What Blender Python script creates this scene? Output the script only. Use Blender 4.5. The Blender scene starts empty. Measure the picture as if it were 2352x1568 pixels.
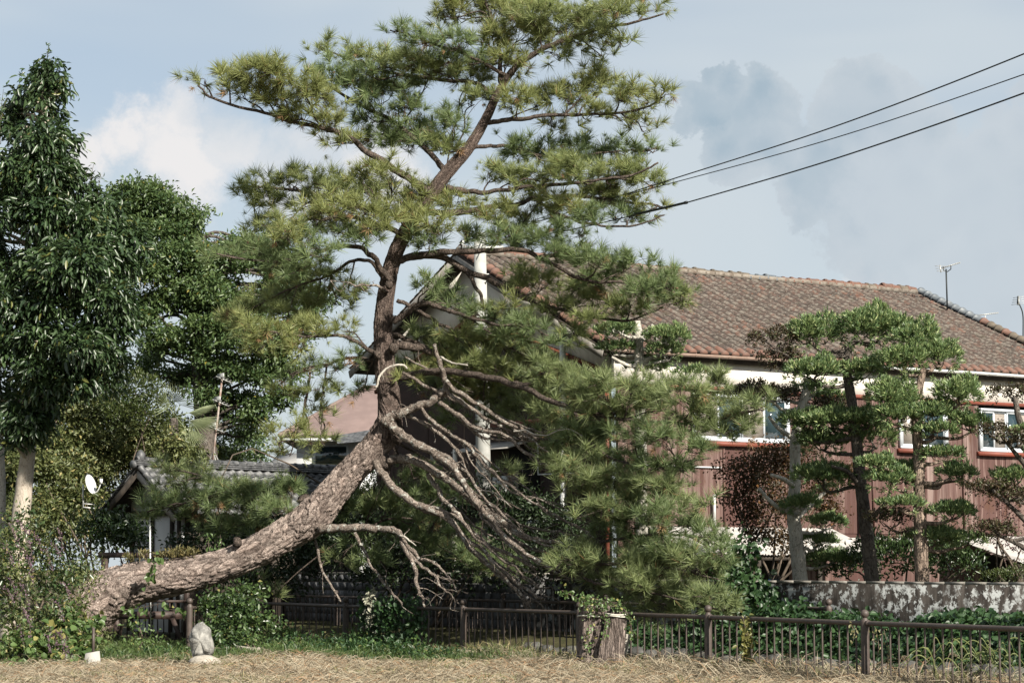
import bpy, math, random
import numpy as np
from mathutils import Vector, Matrix
rng = np.random.default_rng(7)
random.seed(7)
SC = bpy.context.scene
COL = SC.collection
RAD = math.radians
# ------------------------------------------------------------------ camera
F = 5000.0            # focal length for a frame 2352 wide
PITCH = math.atan(521 / F)
EYE = 1.72
cam = bpy.data.cameras.new('camera')
cam.sensor_width = 36.0
cam.lens = 36.0 * F / 2352.0
cam.clip_end = 3000.0
co = bpy.data.objects.new('camera', cam)
COL.objects.link(co)
co.location = (0, 0, EYE)
co.rotation_euler = (math.pi / 2 + PITCH, 0, 0)
SC.camera = co
SC.view_settings.view_transform = 'Standard'
SC.view_settings.look = 'None'
SC.view_settings.exposure = 1.25
SC.view_settings.gamma = 1.0
SC.view_settings.use_curve_mapping = False
SC.render.film_transparent = False
SC.cycles.max_bounces = 5
SC.cycles.diffuse_bounces = 2
SC.cycles.transmission_bounces = 3
SC.cycles.use_denoising = True
SC.cycles.denoising_prefilter = 'ACCURATE'
SC.cycles.sample_clamp_indirect = 4.0
CT, ST = math.cos(PITCH), math.sin(PITCH)


def P(x, y, Y):
    """point at depth Y (world +y) seen at sheet position x, y (2352 x 1568)"""
    dx, du = x - 1176.0, -(y - 784.0)
    d = np.array([dx, F * CT - du * ST, F * ST + du * CT])
    d = d * (Y / d[1])
    return d + np.array([0, 0, EYE])


def S(Y):
    return F / Y          # sheet units per metre


# ------------------------------------------------------------------ sun + sky
SUN_AZ = RAD(37)          # to the right of the line of sight, behind the camera
SUN_EL = RAD(34)
sdir = Vector((math.sin(SUN_AZ) * math.cos(SUN_EL), -math.cos(SUN_AZ) * math.cos(SUN_EL), math.sin(SUN_EL)))
sl = bpy.data.lights.new('sun', 'SUN')
sl.energy = 5.0
sl.angle = RAD(0.55)
sl.color = (1.0, 0.93, 0.82)
so = bpy.data.objects.new('sun', sl)
COL.objects.link(so)
so.rotation_euler = sdir.to_track_quat('Z', 'Y').to_euler()
so.location = (20, -20, 30)

W = bpy.data.worlds.new('World')
SC.world = W
W.use_nodes = True
nt = W.node_tree
nt.nodes.clear()
SKY_STRENGTH = 0.05


class N:
    """small node helper"""
    def __init__(self, tree):
        self.t = tree

    def n(self, typ, **kw):
        nd = self.t.nodes.new(typ)
        for k, v in kw.items():
            setattr(nd, k, v)
        return nd

    def l(self, a, b):
        self.t.links.new(a, b)

    def math(self, op, a, b=None, c=None, clamp=False):
        nd = self.n('ShaderNodeMath', operation=op, use_clamp=clamp)
        for i, v in enumerate((a, b, c)):
            if v is None:
                continue
            if isinstance(v, (int, float)):
                nd.inputs[i].default_value = v
            else:
                self.l(v, nd.inputs[i])
        return nd.outputs[0]

    def vmath(self, op, a, b=None, scale=None):
        nd = self.n('ShaderNodeVectorMath', operation=op)
        for i, v in enumerate((a, b)):
            if v is None:
                continue
            if isinstance(v, (tuple, list, np.ndarray)):
                nd.inputs[i].default_value = tuple(float(q) for q in v)
            else:
                self.l(v, nd.inputs[i])
        if scale is not None:
            if isinstance(scale, (int, float)):
                nd.inputs['Scale'].default_value = scale
            else:
                self.l(scale, nd.inputs['Scale'])
        return nd.outputs['Value'] if op in ('LENGTH', 'DISTANCE', 'DOT_PRODUCT') else nd.outputs[0]

    def noise(self, vec, scale, detail=4, rough=0.55, dist=0.0, out='Fac'):
        nd = self.n('ShaderNodeTexNoise')
        if vec is not None:
            self.l(vec, nd.inputs['Vector'])
        nd.inputs['Scale'].default_value = scale
        nd.inputs['Detail'].default_value = detail
        nd.inputs['Roughness'].default_value = rough
        nd.inputs['Distortion'].default_value = dist
        return nd.outputs[out]

    def mapr(self, v, a, b, c=0.0, d=1.0, smooth=True):
        nd = self.n('ShaderNodeMapRange')
        nd.interpolation_type = 'SMOOTHSTEP' if smooth else 'LINEAR'
        self.l(v, nd.inputs[0])
        for i, q in enumerate((a, b, c, d)):
            nd.inputs[1 + i].default_value = q
        return nd.outputs[0]

    def mix(self, fac, a, b, blend='MIX'):
        nd = self.n('ShaderNodeMix', data_type='RGBA', blend_type=blend)
        for sock, v in ((nd.inputs[0], fac), (nd.inputs[6], a), (nd.inputs[7], b)):
            if isinstance(v, (int, float)):
                sock.default_value = v
            elif isinstance(v, (tuple, list)):
                sock.default_value = tuple(v) if len(v) == 4 else tuple(v) + (1.0,)
            else:
                self.l(v, sock)
        return nd.outputs[2]

    def ramp(self, fac, stops):
        nd = self.n('ShaderNodeValToRGB')
        self.l(fac, nd.inputs[0])
        el = nd.color_ramp.elements
        while len(el) < len(stops):
            el.new(0.5)
        for e, (p, c) in zip(el, stops):
            e.position = p
            e.color = tuple(c) + (1.0,)
        return nd.outputs[0]


def world_sky():
    k = N(nt)
    out = k.n('ShaderNodeOutputWorld')
    bg = k.n('ShaderNodeBackground')
    bg.inputs[1].default_value = SKY_STRENGTH
    k.l(bg.outputs[0], out.inputs[0])
    sky = k.n('ShaderNodeTexSky', sky_type='NISHITA', sun_disc=False)
    sky.sun_elevation = SUN_EL
    sky.sun_rotation = math.pi - SUN_AZ
    sky.air_density = 1.0
    sky.dust_density = 1.2
    sky.ozone_density = 1.2
    tc = k.n('ShaderNodeTexCoord')
    d = tc.outputs['Generated']
    g = 0.43 / SKY_STRENGTH
    # thin high veil over the whole sky
    flat = k.vmath('MULTIPLY', d, (1.0, 1.0, 2.2))
    veil = k.noise(flat, 4.0, 3, 0.5, 0.4)
    veilm = k.mapr(veil, 0.28, 0.70, 0.50, 0.97)
    col = k.mix(veilm, sky.outputs[0], (0.62 * g, 0.685 * g, 0.73 * g))
    # cumulus banks (direction-space, edges broken up by noise)
    wn_ = k.n('ShaderNodeTexNoise')
    k.l(d, wn_.inputs['Vector'])
    wn_.inputs['Scale'].default_value = 24.0
    wn_.inputs['Detail'].default_value = 6.0
    wn_.inputs['Roughness'].default_value = 0.68
    wob = k.vmath('SUBTRACT', wn_.outputs['Color'], (0.5, 0.5, 0.5))
    vo = k.n('ShaderNodeTexVoronoi')
    vo.inputs['Scale'].default_value = 62.0
    dd = k.vmath('ADD', d, k.vmath('SCALE', wob, scale=0.048))
    k.l(k.vmath('ADD', d, k.vmath('SCALE', wob, scale=0.012)), vo.inputs['Vector'])
    puff = k.math('MULTIPLY', vo.outputs['Distance'], 0.26)
    tone = k.noise(dd, 8.0, 3, 0.55)

    def bank(blobs, e0, e1):
        m = None
        for (x, y, r) in blobs:
            c = P(x, y, 1.0) - np.array([0, 0, EYE])
            c = c / np.linalg.norm(c)
            v = k.math('DIVIDE', k.vmath('DISTANCE', dd, c), r / F)
            m = v if m is None else k.math('SMOOTH_MIN', m, v, 0.10)
        m = k.math('ADD', m, puff)
        return k.mapr(m, e0, e1, 1.0, 0.0), k.mapr(m, e0 - 0.45, e1, 0.0, 1.0)
    # pale bank at the left
    lf, lrim = bank([(300, 310, 90), (420, 285, 95), (540, 320, 110), (700, 390, 150), (420, 380, 130), (1990, 690, 90), (860, 420, 150), (220, 360, 80)], 0.50, 1.20)
    lcol = k.mix(k.mapr(tone, 0.36, 0.62), (0.62 * g, 0.67 * g, 0.715 * g), (0.85 * g, 0.83 * g, 0.825 * g))
    col = k.mix(k.math('MULTIPLY', lf, k.mapr(tone, 0.34, 0.60, 0.35, 0.95)), col, lcol)
    # grey-blue banks at the right
    rt, rrim = bank([(1640, 245, 95), (1745, 250, 110), (1740, 340, 120), (1990, 250, 125), (2070, 340, 160), (1900, 410, 150),
               (2050, 500, 200), (2280, 460, 230), (2300, 640, 240), (2560, 420, 300), (2900, 560, 420)], 0.95, 1.07)
    rcol = k.mix(k.mapr(tone, 0.34, 0.62), (0.345 * g, 0.455 * g, 0.545 * g), (0.53 * g, 0.59 * g, 0.65 * g))
    billow = k.mapr(k.math('ADD', k.math('MULTIPLY', vo.outputs['Distance'], 0.9), k.math('MULTIPLY', wn_.outputs['Fac'], 0.6)), 0.35, 0.85)
    rcol = k.mix(k.math('MULTIPLY', billow, 0.28), rcol, (0.60 * g, 0.655 * g, 0.70 * g))
    rcol = k.mix(k.math('MULTIPLY', rrim, 0.32), rcol, (0.66 * g, 0.70 * g, 0.735 * g))
    col = k.mix(k.math('MULTIPLY', rt, k.mapr(tone, 0.36, 0.66, 1.0, 0.7)), col, rcol)
    k.l(col, bg.inputs[0])


world_sky()
W.cycles.sampling_method = 'MANUAL'
W.cycles.sample_map_resolution = 512


# ------------------------------------------------------------------ mesh + object helpers
class MB:
    """collects vertices and faces of ONE mesh"""
    def __init__(self):
        self.v, self.f, self.n = [], [], 0

    def add(self, V, *faces):
        V = np.asarray(V, float).reshape(-1, 3)
        for fa in faces:
            fa = np.asarray(fa, np.int64)
            if fa.size:
                self.f.append(fa + self.n)
        self.v.append(V)
        self.n += len(V)
        return self

    def box(self, c, s, R=None):
        s = np.asarray(s, float) / 2
        q = np.array([[-1, -1, -1], [1, -1, -1], [1, 1, -1], [-1, 1, -1], [-1, -1, 1], [1, -1, 1], [1, 1, 1], [-1, 1, 1]], float) * s
        if R is not None:
            q = q @ np.asarray(R).T
        return self.add(q + np.asarray(c, float), BOXF)

    def bar(self, a, b, w, h=None, up=(0, 0, 1)):
        """box beam from a to b"""
        a, b = np.asarray(a, float), np.asarray(b, float)
        h = h or w
        d = b - a
        L = np.linalg.norm(d)
        d = d / L
        u = np.asarray(up, float)
        if abs(d @ u) > 0.95:
            u = np.array([1.0, 0, 0])
        s = np.cross(d, u)
        s /= np.linalg.norm(s)
        u = np.cross(s, d)
        return self.box((a + b) / 2, (L, w, h), np.stack([d, s, u], 1))

    def tube(self, pts, rad, sides=8, cap=True, wob=0.0):
        pts = np.asarray(pts, float)
        n = len(pts)
        rad = np.broadcast_to(np.asarray(rad, float), (n,))
        t = np.gradient(pts, axis=0)
        t /= np.linalg.norm(t, axis=1, keepdims=True) + 1e-9
        ref = np.array([0.13, 0.31, 0.94])
        if abs(t[0] @ ref) > 0.9:
            ref = np.array([0.9, 0.3, 0.1])
        s = np.cross(t, ref)
        s /= np.linalg.norm(s, axis=1, keepdims=True) + 1e-9
        u = np.cross(s, t)
        a = np.arange(sides) * 2 * math.pi / sides
        rr = rad[:, None] * np.ones(sides)
        if wob:
            rr = rr * (1 + wob * (rng.random((n, sides)) - 0.5) * 2)
        V = pts[:, None, :] + rr[..., None] * (np.cos(a)[None, :, None] * s[:, None, :] + np.sin(a)[None, :, None] * u[:, None, :])
        i = np.arange(n - 1)[:, None] * sides
        j = np.arange(sides)[None, :]
        j2 = (j + 1) % sides
        fa = np.stack([i + j, i + j2, i + sides + j2, i + sides + j], -1).reshape(-1, 4)
        V = V.reshape(-1, 3)
        fs = [fa]
        if cap:
            base = len(V)
            V = np.vstack([V, pts[0] - t[0] * 0.0, pts[-1]])
            jj = np.arange(sides)
            fs.append(np.stack([np.full(sides, base), (jj + 1) % sides, jj], -1))
            o = (n - 1) * sides
            fs.append(np.stack([np.full(sides, base + 1), o + jj, o + (jj + 1) % sides], -1))
        return self.add(V, *fs)

    def lathe(self, c, prof, sides=14):
        """prof: (radius, z) pairs round a vertical axis at c"""
        c = np.asarray(c, float)
        a = np.arange(sides) * 2 * math.pi / sides
        V = np.array([[r * math.cos(t), r * math.sin(t), z] for r, z in prof for t in a]) + c
        n = len(prof)
        i = np.arange(n - 1)[:, None] * sides
        j = np.arange(sides)[None, :]
        fa = np.stack([i + j, i + (j + 1) % sides, i + sides + (j + 1) % sides, i + sides + j], -1).reshape(-1, 4)
        top = np.arange(sides) + (n - 1) * sides
        base = len(V)
        V = np.vstack([V, c + [0, 0, prof[-1][1]]])
        cap = np.stack([np.full(sides, base), top, np.roll(top, -1)], -1)
        return self.add(V, fa, cap)

    def mesh(self, name, smooth=False):
        V = np.vstack(self.v) if self.v else np.zeros((0, 3))
        loops, starts, tot = [], [], 0
        for fa in self.f:
            m, kk = fa.shape
            loops.append(fa.ravel())
            starts.append(tot + np.arange(m) * kk)
            tot += m * kk
        me = bpy.data.meshes.new(name)
        me.vertices.add(len(V))
        me.vertices.foreach_set('co', V.astype(np.float32).ravel())
        if loops:
            L = np.concatenate(loops).astype(np.int32)
            st = np.concatenate(starts).astype(np.int32)
            me.loops.add(len(L))
            me.loops.foreach_set('vertex_index', L)
            me.polygons.add(len(st))
            me.polygons.foreach_set('loop_start', st)
            if smooth:
                me.polygons.foreach_set('use_smooth', np.ones(len(st), bool))
        me.update(calc_edges=True)
        me.validate()
        return me


BOXF = np.array([[0, 3, 2, 1], [4, 5, 6, 7], [0, 1, 5, 4], [1, 2, 6, 5], [2, 3, 7, 6], [3, 0, 4, 7]])


def origin(o):
    v = np.zeros(3)
    while o is not None:
        v = v + np.array(o.location)
        o = o.parent
    return v


def thing(name, label, cat, loc=(0, 0, 0), group=None):
    o = bpy.data.objects.new(name, None)
    o.empty_display_size = 0.2
    COL.objects.link(o)
    o.location = tuple(float(q) for q in loc)
    o['label'] = label
    o['category'] = cat
    if group:
        o['group'] = group
    return o


def part(name, mb, mat, parent=None, smooth=False, kind=None, label=None):
    """one mesh object; vertices of mb are in world space"""
    me = mb.mesh(name, smooth)
    if parent is not None:
        o0 = origin(parent)
        me.transform(Matrix.Translation(tuple(-o0)))
    me.materials.append(mat)
    o = bpy.data.objects.new(name, me)
    COL.objects.link(o)
    o.parent = parent
    if kind:
        o['kind'] = kind
    if label:
        o['label'] = label
    return o


def piece(name, me, parent, loc, rot=None):
    """object sharing mesh data, at a world location"""
    o = bpy.data.objects.new(name, me)
    COL.objects.link(o)
    o.parent = parent
    o.location = tuple(np.asarray(loc, float) - (origin(parent) if parent is not None else 0))
    if rot is not None:
        o.rotation_euler = rot
    return o


def tag(o, label, cat=None, kind=None, group=None):
    o['label'] = label
    if cat:
        o['category'] = cat
    if kind:
        o['kind'] = kind
    if group:
        o['group'] = group
    return o


def spline(pts, k=6):
    """Catmull-Rom through pts (n, d)"""
    p = np.asarray(pts, float)
    if len(p) < 3:
        t = np.linspace(0, 1, k + 1)[:, None]
        return p[0] * (1 - t) + p[-1] * t
    q = np.vstack([2 * p[0] - p[1], p, 2 * p[-1] - p[-2]])
    out = []
    for i in range(1, len(q) - 2):
        t = np.linspace(0, 1, k, endpoint=False)[:, None]
        a, b, c, d = q[i - 1], q[i], q[i + 1], q[i + 2]
        out.append(0.5 * ((2 * b) + (c - a) * t + (2 * a - 5 * b + 4 * c - d) * t ** 2 + (3 * b - 3 * c + d - a) * t ** 3))
    out.append(p[-1:])
    return np.vstack(out)


def unit(v):
    return v / (np.linalg.norm(v, axis=-1, keepdims=True) + 1e-9)


# ------------------------------------------------------------------ materials
MATS = {}


def mat(name):
    m = bpy.data.materials.new(name)
    m.use_nodes = True
    t = m.node_tree
    t.nodes.clear()
    k = N(t)
    k.out = k.n('ShaderNodeOutputMaterial')
    k.b = k.n('ShaderNodeBsdfPrincipled')
    k.l(k.b.outputs[0], k.out.inputs[0])
    MATS[name] = m
    return m, k


def pos(k):
    return k.n('ShaderNodeNewGeometry').outputs['Position']


ALB = 0.80      # overall reflectance level


def setp(k, col=None, rough=0.8, metal=0.0, spec=0.35):
    if col is not None:
        if isinstance(col, (tuple, list)):
            k.b.inputs['Base Color'].default_value = tuple(q * ALB for q in col) + (1.0,)
        else:
            k.l(k.mix(1.0, col, (ALB, ALB, ALB), 'MULTIPLY'), k.b.inputs['Base Color'])
    if isinstance(rough, (int, float)):
        k.b.inputs['Roughness'].default_value = rough
    else:
        k.l(rough, k.b.inputs['Roughness'])
    k.b.inputs['Metallic'].default_value = metal
    k.b.inputs['Specular IOR Level'].default_value = spec


def bump(k, h, strength=0.4, dist=0.02):
    nd = k.n('ShaderNodeBump')
    nd.inputs['Strength'].default_value = strength
    nd.inputs['Distance'].default_value = dist
    k.l(h, nd.inputs['Height'])
    k.l(nd.outputs[0], k.b.inputs['Normal'])


def leaf_mat(name, dark, light, rough=0.45, trans=0.3, tcol=None, spec=0.4, odd=None, oddp=0.05, ns=0.9, wi=0.7, wn=1.1):
    m, k = mat(name)
    isl = k.n('ShaderNodeNewGeometry').outputs['Random Per Island']
    big = k.noise(pos(k), ns, 3)
    f = k.math('ADD', k.math('MULTIPLY', isl, wi), k.math('MULTIPLY', k.math('SUBTRACT', big, 0.5 if wi > 0.5 else 0.25), wn), clamp=True)
    col = k.mix(f, dark, light)
    if odd:
        fr = k.math('FRACT', k.math('MULTIPLY', isl, 57.31))
        col = k.mix(k.math('LESS_THAN', fr, oddp), col, odd)
    setp(k, col, rough, 0, spec)
    tr = k.n('ShaderNodeBsdfTranslucent')
    tc = k.mix(0.5, col, tcol or tuple(min(1, c * 1.6) for c in light))
    k.l(k.mix(1.0, tc, (ALB, ALB, ALB), 'MULTIPLY'), tr.inputs[0])
    mx = k.n('ShaderNodeMixShader')
    mx.inputs[0].default_value = trans
    k.l(k.b.outputs[0], mx.inputs[1])
    k.l(tr.outputs[0], mx.inputs[2])
    k.l(mx.outputs[0], k.out.inputs[0])
    return m


def bark_mat(name, plate, plate2, crack, scale, lichen=None, lic=0.62, stretch=(1, 1, 1), crackw=0.10, strength=0.7, dist=0.03):
    m, k = mat(name)
    p = k.vmath('MULTIPLY', pos(k), stretch)
    w = k.vmath('SUBTRACT', k.noise(p, scale * 0.8, 3, 0.65, 0, 'Color'), (0.5, 0.5, 0.5))
    p2 = k.vmath('ADD', p, k.vmath('SCALE', w, scale=2.2 / scale))
    vo = k.n('ShaderNodeTexVoronoi', feature='DISTANCE_TO_EDGE')
    vo.inputs['Scale'].default_value = scale
    k.l(p2, vo.inputs['Vector'])
    fine = k.noise(p, scale * 2.6, 5, 0.7, 0.5)
    blotch = k.noise(pos(k), scale * 0.18, 4, 0.65)
    f = k.math('ADD', k.math('ADD', k.math('MULTIPLY', k.math('SUBTRACT', fine, 0.5), 0.9), 0.5), k.math('MULTIPLY', k.math('SUBTRACT', blotch, 0.5), 2.0), clamp=True)
    col = k.mix(f, plate, plate2)
    # long irregular fissures from ridged noise, finer flake edges from the cells
    rid = k.math('ABSOLUTE', k.math('SUBTRACT', k.noise(p, scale * 0.62, 2, 0.5, 1.4), 0.5))
    fis = k.mapr(rid, 0.005, crackw * 0.36)
    e = k.mapr(k.math('ADD', vo.outputs['Distance'], k.math('MULTIPLY', k.math('SUBTRACT', fine, 0.5), 0.5)), -0.05, crackw * 1.2)
    e2 = k.math('MULTIPLY', k.math('ADD', k.math('MULTIPLY', fis, 0.8), 0.2), k.math('ADD', k.math('MULTIPLY', e, 0.4), 0.6))
    col = k.mix(e2, crack, col)
    e = k.math('ADD', k.math('MULTIPLY', e, 0.6), k.math('MULTIPLY', fis, 0.6))
    if lichen:
        ln = k.mapr(k.noise(pos(k), 9.0, 5, 0.7), lic, lic + 0.08)
        col = k.mix(ln, col, lichen)
    setp(k, col, 0.9, 0, 0.2)
    h = k.math('ADD', e, k.math('MULTIPLY', fine, 0.8))
    bump(k, h, strength, dist)
    return m


def plain(name, col, col2=None, scale=3.0, rough=0.7, metal=0.0, spec=0.35, b=0.0, bs=40.0, stops=(0.35, 0.7), detail=5):
    m, k = mat(name)
    if col2:
        c = k.mix(k.mapr(k.noise(pos(k), scale, detail, 0.6), *stops), col, col2)
    else:
        c = col
    setp(k, c, rough, metal, spec)
    if b:
        bump(k, k.noise(pos(k), bs, 4, 0.6), b, 0.01)
    return m


# ------------------------------------------------------------------ plan frames
LD = np.array([0.848, 0.530, 0.0])      # along the house front, away to the right
GD = np.array([0.530, -0.848, 0.0])     # along the canal, towards the camera
UP = np.array([0.0, 0.0, 1.0])
F0 = np.array([3.88, 34.4, 0.0])


def CU(c, u, z=0.0):
    return F0 + LD * c + GD * u + UP * z


def to_cu(p):
    d = np.asarray(p)[..., :2] - F0[:2]
    return d @ LD[:2], d @ GD[:2]


# ------------------------------------------------------------------ ground
M_ground, k = mat('dry_grass_ground')
n1 = k.noise(pos(k), 0.7, 5, 0.6)
n2 = k.noise(pos(k), 9.0, 6, 0.7)
straw = k.mix(k.mapr(n2, 0.3, 0.7), (0.20, 0.17, 0.12), (0.36, 0.315, 0.235))
soil = k.mix(k.mapr(n2, 0.3, 0.7), (0.035, 0.04, 0.018), (0.09, 0.08, 0.04))
# the canal and the garden beyond the fence line are bare dark soil
cc = k.math('ADD', k.vmath('DOT_PRODUCT', k.vmath('SUBTRACT', pos(k), F0), LD), k.math('MULTIPLY', k.math('SUBTRACT', n1, 0.5), 1.6))
sxy = k.n('ShaderNodeSeparateXYZ')
k.l(pos(k), sxy.inputs[0])
yy_ = k.math('ADD', sxy.outputs[1], k.math('MULTIPLY', k.math('SUBTRACT', n1, 0.5), 2.0))
beyond = k.math('MAXIMUM', k.mapr(cc, -0.5, 0.1), k.math('MULTIPLY', k.mapr(yy_, 39.3, 40.2), 0.9))
setp(k, k.mix(beyond, k.mix(k.mapr(n1, 0.52, 0.72), straw, (0.14, 0.12, 0.055)), soil), 0.95, 0, 0.1)
bump(k, n2, 0.6, 0.04)


def ground_z(c, u):
    """height of the ground sheet"""
    z = np.interp(c, [-600, 0.25, 0.8, 1.8, 2.4, 3.6, 4.5, 4.65, 600], [0, 0, -0.9, -0.9, -0.1, 0.25, 0.4, 0.55, 0.55])
    head = np.clip((u + 27.0) / 3.0, 0, 1)
    z = np.where(z < 0.3, z * head, z)
    near = np.exp(-((c + 2) / 6.0) ** 2) * np.exp(-((u + 8) / 16.0) ** 2)
    bumps = 0.05 * np.sin(c * 1.3 + 0.7 * u) + 0.04 * np.sin(0.9 * u - 1.7 * c + 2) + 0.03 * np.sin(2.3 * u + 1.1 * c)
    z = z + np.where(c < 0.3, bumps * near, 0)
    # low bank at the foot of the shrubs and the stones on the left
    z = z + 0.10 * np.exp(-((c + 4.6) / 1.6) ** 2) * np.exp(-((u + 13) / 5.0) ** 2)
    return z


cs = np.concatenate([[-1500, -300, -80, -40], np.arange(-24, -0.01, 0.6), [0.25, 0.5, 0.8, 1.8, 2.4, 3.0, 3.6, 4.5, 4.65, 7, 12, 30, 80, 300, 1500]])
us = np.concatenate([[-1500, -300, -120, -60], np.arange(-44, 14, 0.6), [16, 24, 34, 44, 80, 300]])
gc, gu = np.meshgrid(cs, us, indexing='ij')
gz = ground_z(gc, gu)
gv = F0 + gc[..., None] * LD + gu[..., None] * GD + gz[..., None] * UP
ni, nj = gc.shape
ii, jj = np.meshgrid(np.arange(ni - 1), np.arange(nj - 1), indexing='ij')
gf = np.stack([ii * nj + jj, ii * nj + jj + 1, (ii + 1) * nj + jj + 1, (ii + 1) * nj + jj], -1).reshape(-1, 4)
g = part('ground', MB().add(gv.reshape(-1, 3), gf[:, ::-1]), M_ground, None, True, 'structure')

# ------------------------------------------------------------------ shared surface materials
M_plaster, k = mat('plaster')
st = k.noise(k.vmath('MULTIPLY', pos(k), (1, 1, 0.25)), 2.2, 6, 0.65)
c = k.mix(k.mapr(st, 0.42, 0.75), (0.80, 0.765, 0.70), (0.62, 0.585, 0.525))
setp(k, c, 0.9, 0, 0.15)
bump(k, k.noise(pos(k), 60, 3), 0.2, 0.004)
M_tile, k = mat('clay_tile')
TW, TE = 0.305, 0.262          # working width and exposure of a tile
E0 = np.array([2.0, 48.0, 0.0])
rel = k.vmath('SUBTRACT', pos(k), E0)
cu_ = k.math('FLOOR', k.math('DIVIDE', k.vmath('DOT_PRODUCT', rel, LD), TW))
cv_ = k.math('FLOOR', k.math('DIVIDE', k.vmath('DOT_PRODUCT', rel, -GD), TE * 0.913))
cb = k.n('ShaderNodeCombineXYZ')
k.l(cu_, cb.inputs[0])
k.l(cv_, cb.inputs[1])
wn = k.n('ShaderNodeTexWhiteNoise', noise_dimensions='2D')
k.l(cb.outputs[0], wn.inputs['Vector'])
c = k.ramp(wn.outputs['Value'], [(0.0, (0.052, 0.040, 0.034)), (0.35, (0.066, 0.047, 0.039)), (0.75, (0.082, 0.055, 0.045)), (0.94, (0.10, 0.060, 0.046)), (1.0, (0.14, 0.068, 0.047))])
lic = k.mapr(k.noise(pos(k), 9.0, 6, 0.7), 0.45, 0.60)
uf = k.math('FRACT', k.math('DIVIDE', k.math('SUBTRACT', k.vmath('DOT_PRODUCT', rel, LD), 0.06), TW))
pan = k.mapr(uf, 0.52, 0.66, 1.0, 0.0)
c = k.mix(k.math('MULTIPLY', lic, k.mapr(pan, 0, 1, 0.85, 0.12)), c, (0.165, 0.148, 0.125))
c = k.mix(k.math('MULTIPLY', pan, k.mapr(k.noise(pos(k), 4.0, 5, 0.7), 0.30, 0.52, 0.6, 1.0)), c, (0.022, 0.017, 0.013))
moss = k.mapr(k.noise(pos(k), 2.6, 6, 0.7), 0.56, 0.70)
c = k.mix(k.math('MULTIPLY', moss, 0.5), c, (0.050, 0.046, 0.028))
spk = k.mapr(k.noise(pos(k), 22, 4, 0.7), 0.62, 0.70)
c = k.mix(k.math('MULTIPLY', spk, 0.35), c, (0.34, 0.315, 0.27))
setp(k, c, 0.82, 0, 0.3)
bump(k, k.noise(pos(k), 35, 4, 0.7), 0.5, 0.01)
M_ridge_red = plain('ridge_terracotta', (0.165, 0.085, 0.060), (0.12, 0.070, 0.054), 4.0, 0.7, b=0.3)
M_ridge_moss = plain('ridge_weathered', (0.090, 0.074, 0.056), (0.15, 0.125, 0.095), 6.0, 0.85, b=0.3)
M_ridge_grey = plain('ridge_slate', (0.085, 0.10, 0.115), (0.17, 0.185, 0.195), 5.0, 0.5, b=0.2)
M_mortar = plain('mortar', (0.22, 0.195, 0.165), (0.11, 0.085, 0.065), 5.0, 0.95, b=0.5, bs=14)
M_wood_dark = plain('dark_timber', (0.030, 0.024, 0.019), (0.065, 0.052, 0.040), 5.0, 0.85)
M_wood_grey = plain('weathered_timber', (0.20, 0.185, 0.165), (0.33, 0.31, 0.285), 4.0, 0.85)
M_red_trim = plain('red_oxide_trim', (0.20, 0.050, 0.030), (0.15, 0.045, 0.030), 3.0, 0.6)
M_gutter_brown = plain('brown_gutter', (0.29, 0.205, 0.165), (0.35, 0.265, 0.22), 6.0, 0.5)
M_white_metal = plain('white_painted_metal', (0.70, 0.72, 0.72), (0.56, 0.58, 0.58), 6.0, 0.45)
M_alu = plain('window_aluminium', (0.66, 0.70, 0.74), (0.56, 0.60, 0.64), 4.0, 0.4)
M_black = plain('dark_interior', (0.012, 0.012, 0.012), rough=0.9)
M_galv = plain('galvanised', (0.42, 0.43, 0.42), (0.55, 0.55, 0.53), 8.0, 0.45, 0.3)
M_white_sheet = plain('pale_corrugated', (0.50, 0.485, 0.46), (0.34, 0.32, 0.30), 2.5, 0.55)
M_concrete = plain('concrete', (0.36, 0.35, 0.32), (0.24, 0.235, 0.215), 4.0, 0.9, b=0.3)

M_sheet, k = mat('rusty_brown_sheet')
oi = k.n('ShaderNodeObjectInfo')
rnd = oi.outputs['Random']
stv = k.noise(k.vmath('MULTIPLY', pos(k), (9, 9, 0.35)), 1.0, 5, 0.6)
base = k.ramp(rnd, [(0.0, (0.070, 0.027, 0.022)), (0.35, (0.090, 0.043, 0.036)), (0.65, (0.145, 0.090, 0.077)), (1.0, (0.21, 0.15, 0.132))])
c = k.mix(k.mapr(stv, 0.38, 0.62), base, (0.065, 0.026, 0.020))
pale = k.mapr(k.noise(k.vmath('MULTIPLY', pos(k), (14, 14, 0.6)), 1.0, 4, 0.6), 0.55, 0.75)
c = k.mix(k.math('MULTIPLY', pale, 0.6), c, (0.36, 0.26, 0.23))
rust = k.mapr(k.noise(k.vmath('MULTIPLY', pos(k), (3, 3, 1.1)), 1.0, 6, 0.7), 0.55, 0.66)
c = k.mix(k.math('MULTIPLY', rust, 0.7), c, (0.075, 0.030, 0.014))
setp(k, c, 0.6, 0, 0.35)

M_sheet_shade = plain('shade_toned_brown_sheet', (0.036, 0.021, 0.017), (0.060, 0.034, 0.028), 3.0, 0.6)  # shade of the gable side is put into this darker cladding colour
M_glass, k = mat('window_glass')
setp(k, (0.025, 0.045, 0.055), 0.04, 0, 0.9)
M_frost, k = mat('frosted_pane')
setp(k, k.mix(k.mapr(k.noise(k.vmath('MULTIPLY', pos(k), (1, 1, 4)), 3.0, 4, 0.6), 0.4, 0.7), (0.30, 0.265, 0.23), (0.22, 0.19, 0.165)), 0.25, 0, 0.5)
M_teal = plain('teal_panel', (0.05, 0.14, 0.17), (0.035, 0.10, 0.13), 2.0, 0.2)


# ------------------------------------------------------------------ the tiled house
def H(t, w, z):
    return E0 + LD * t - GD * w + UP * z


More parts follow.
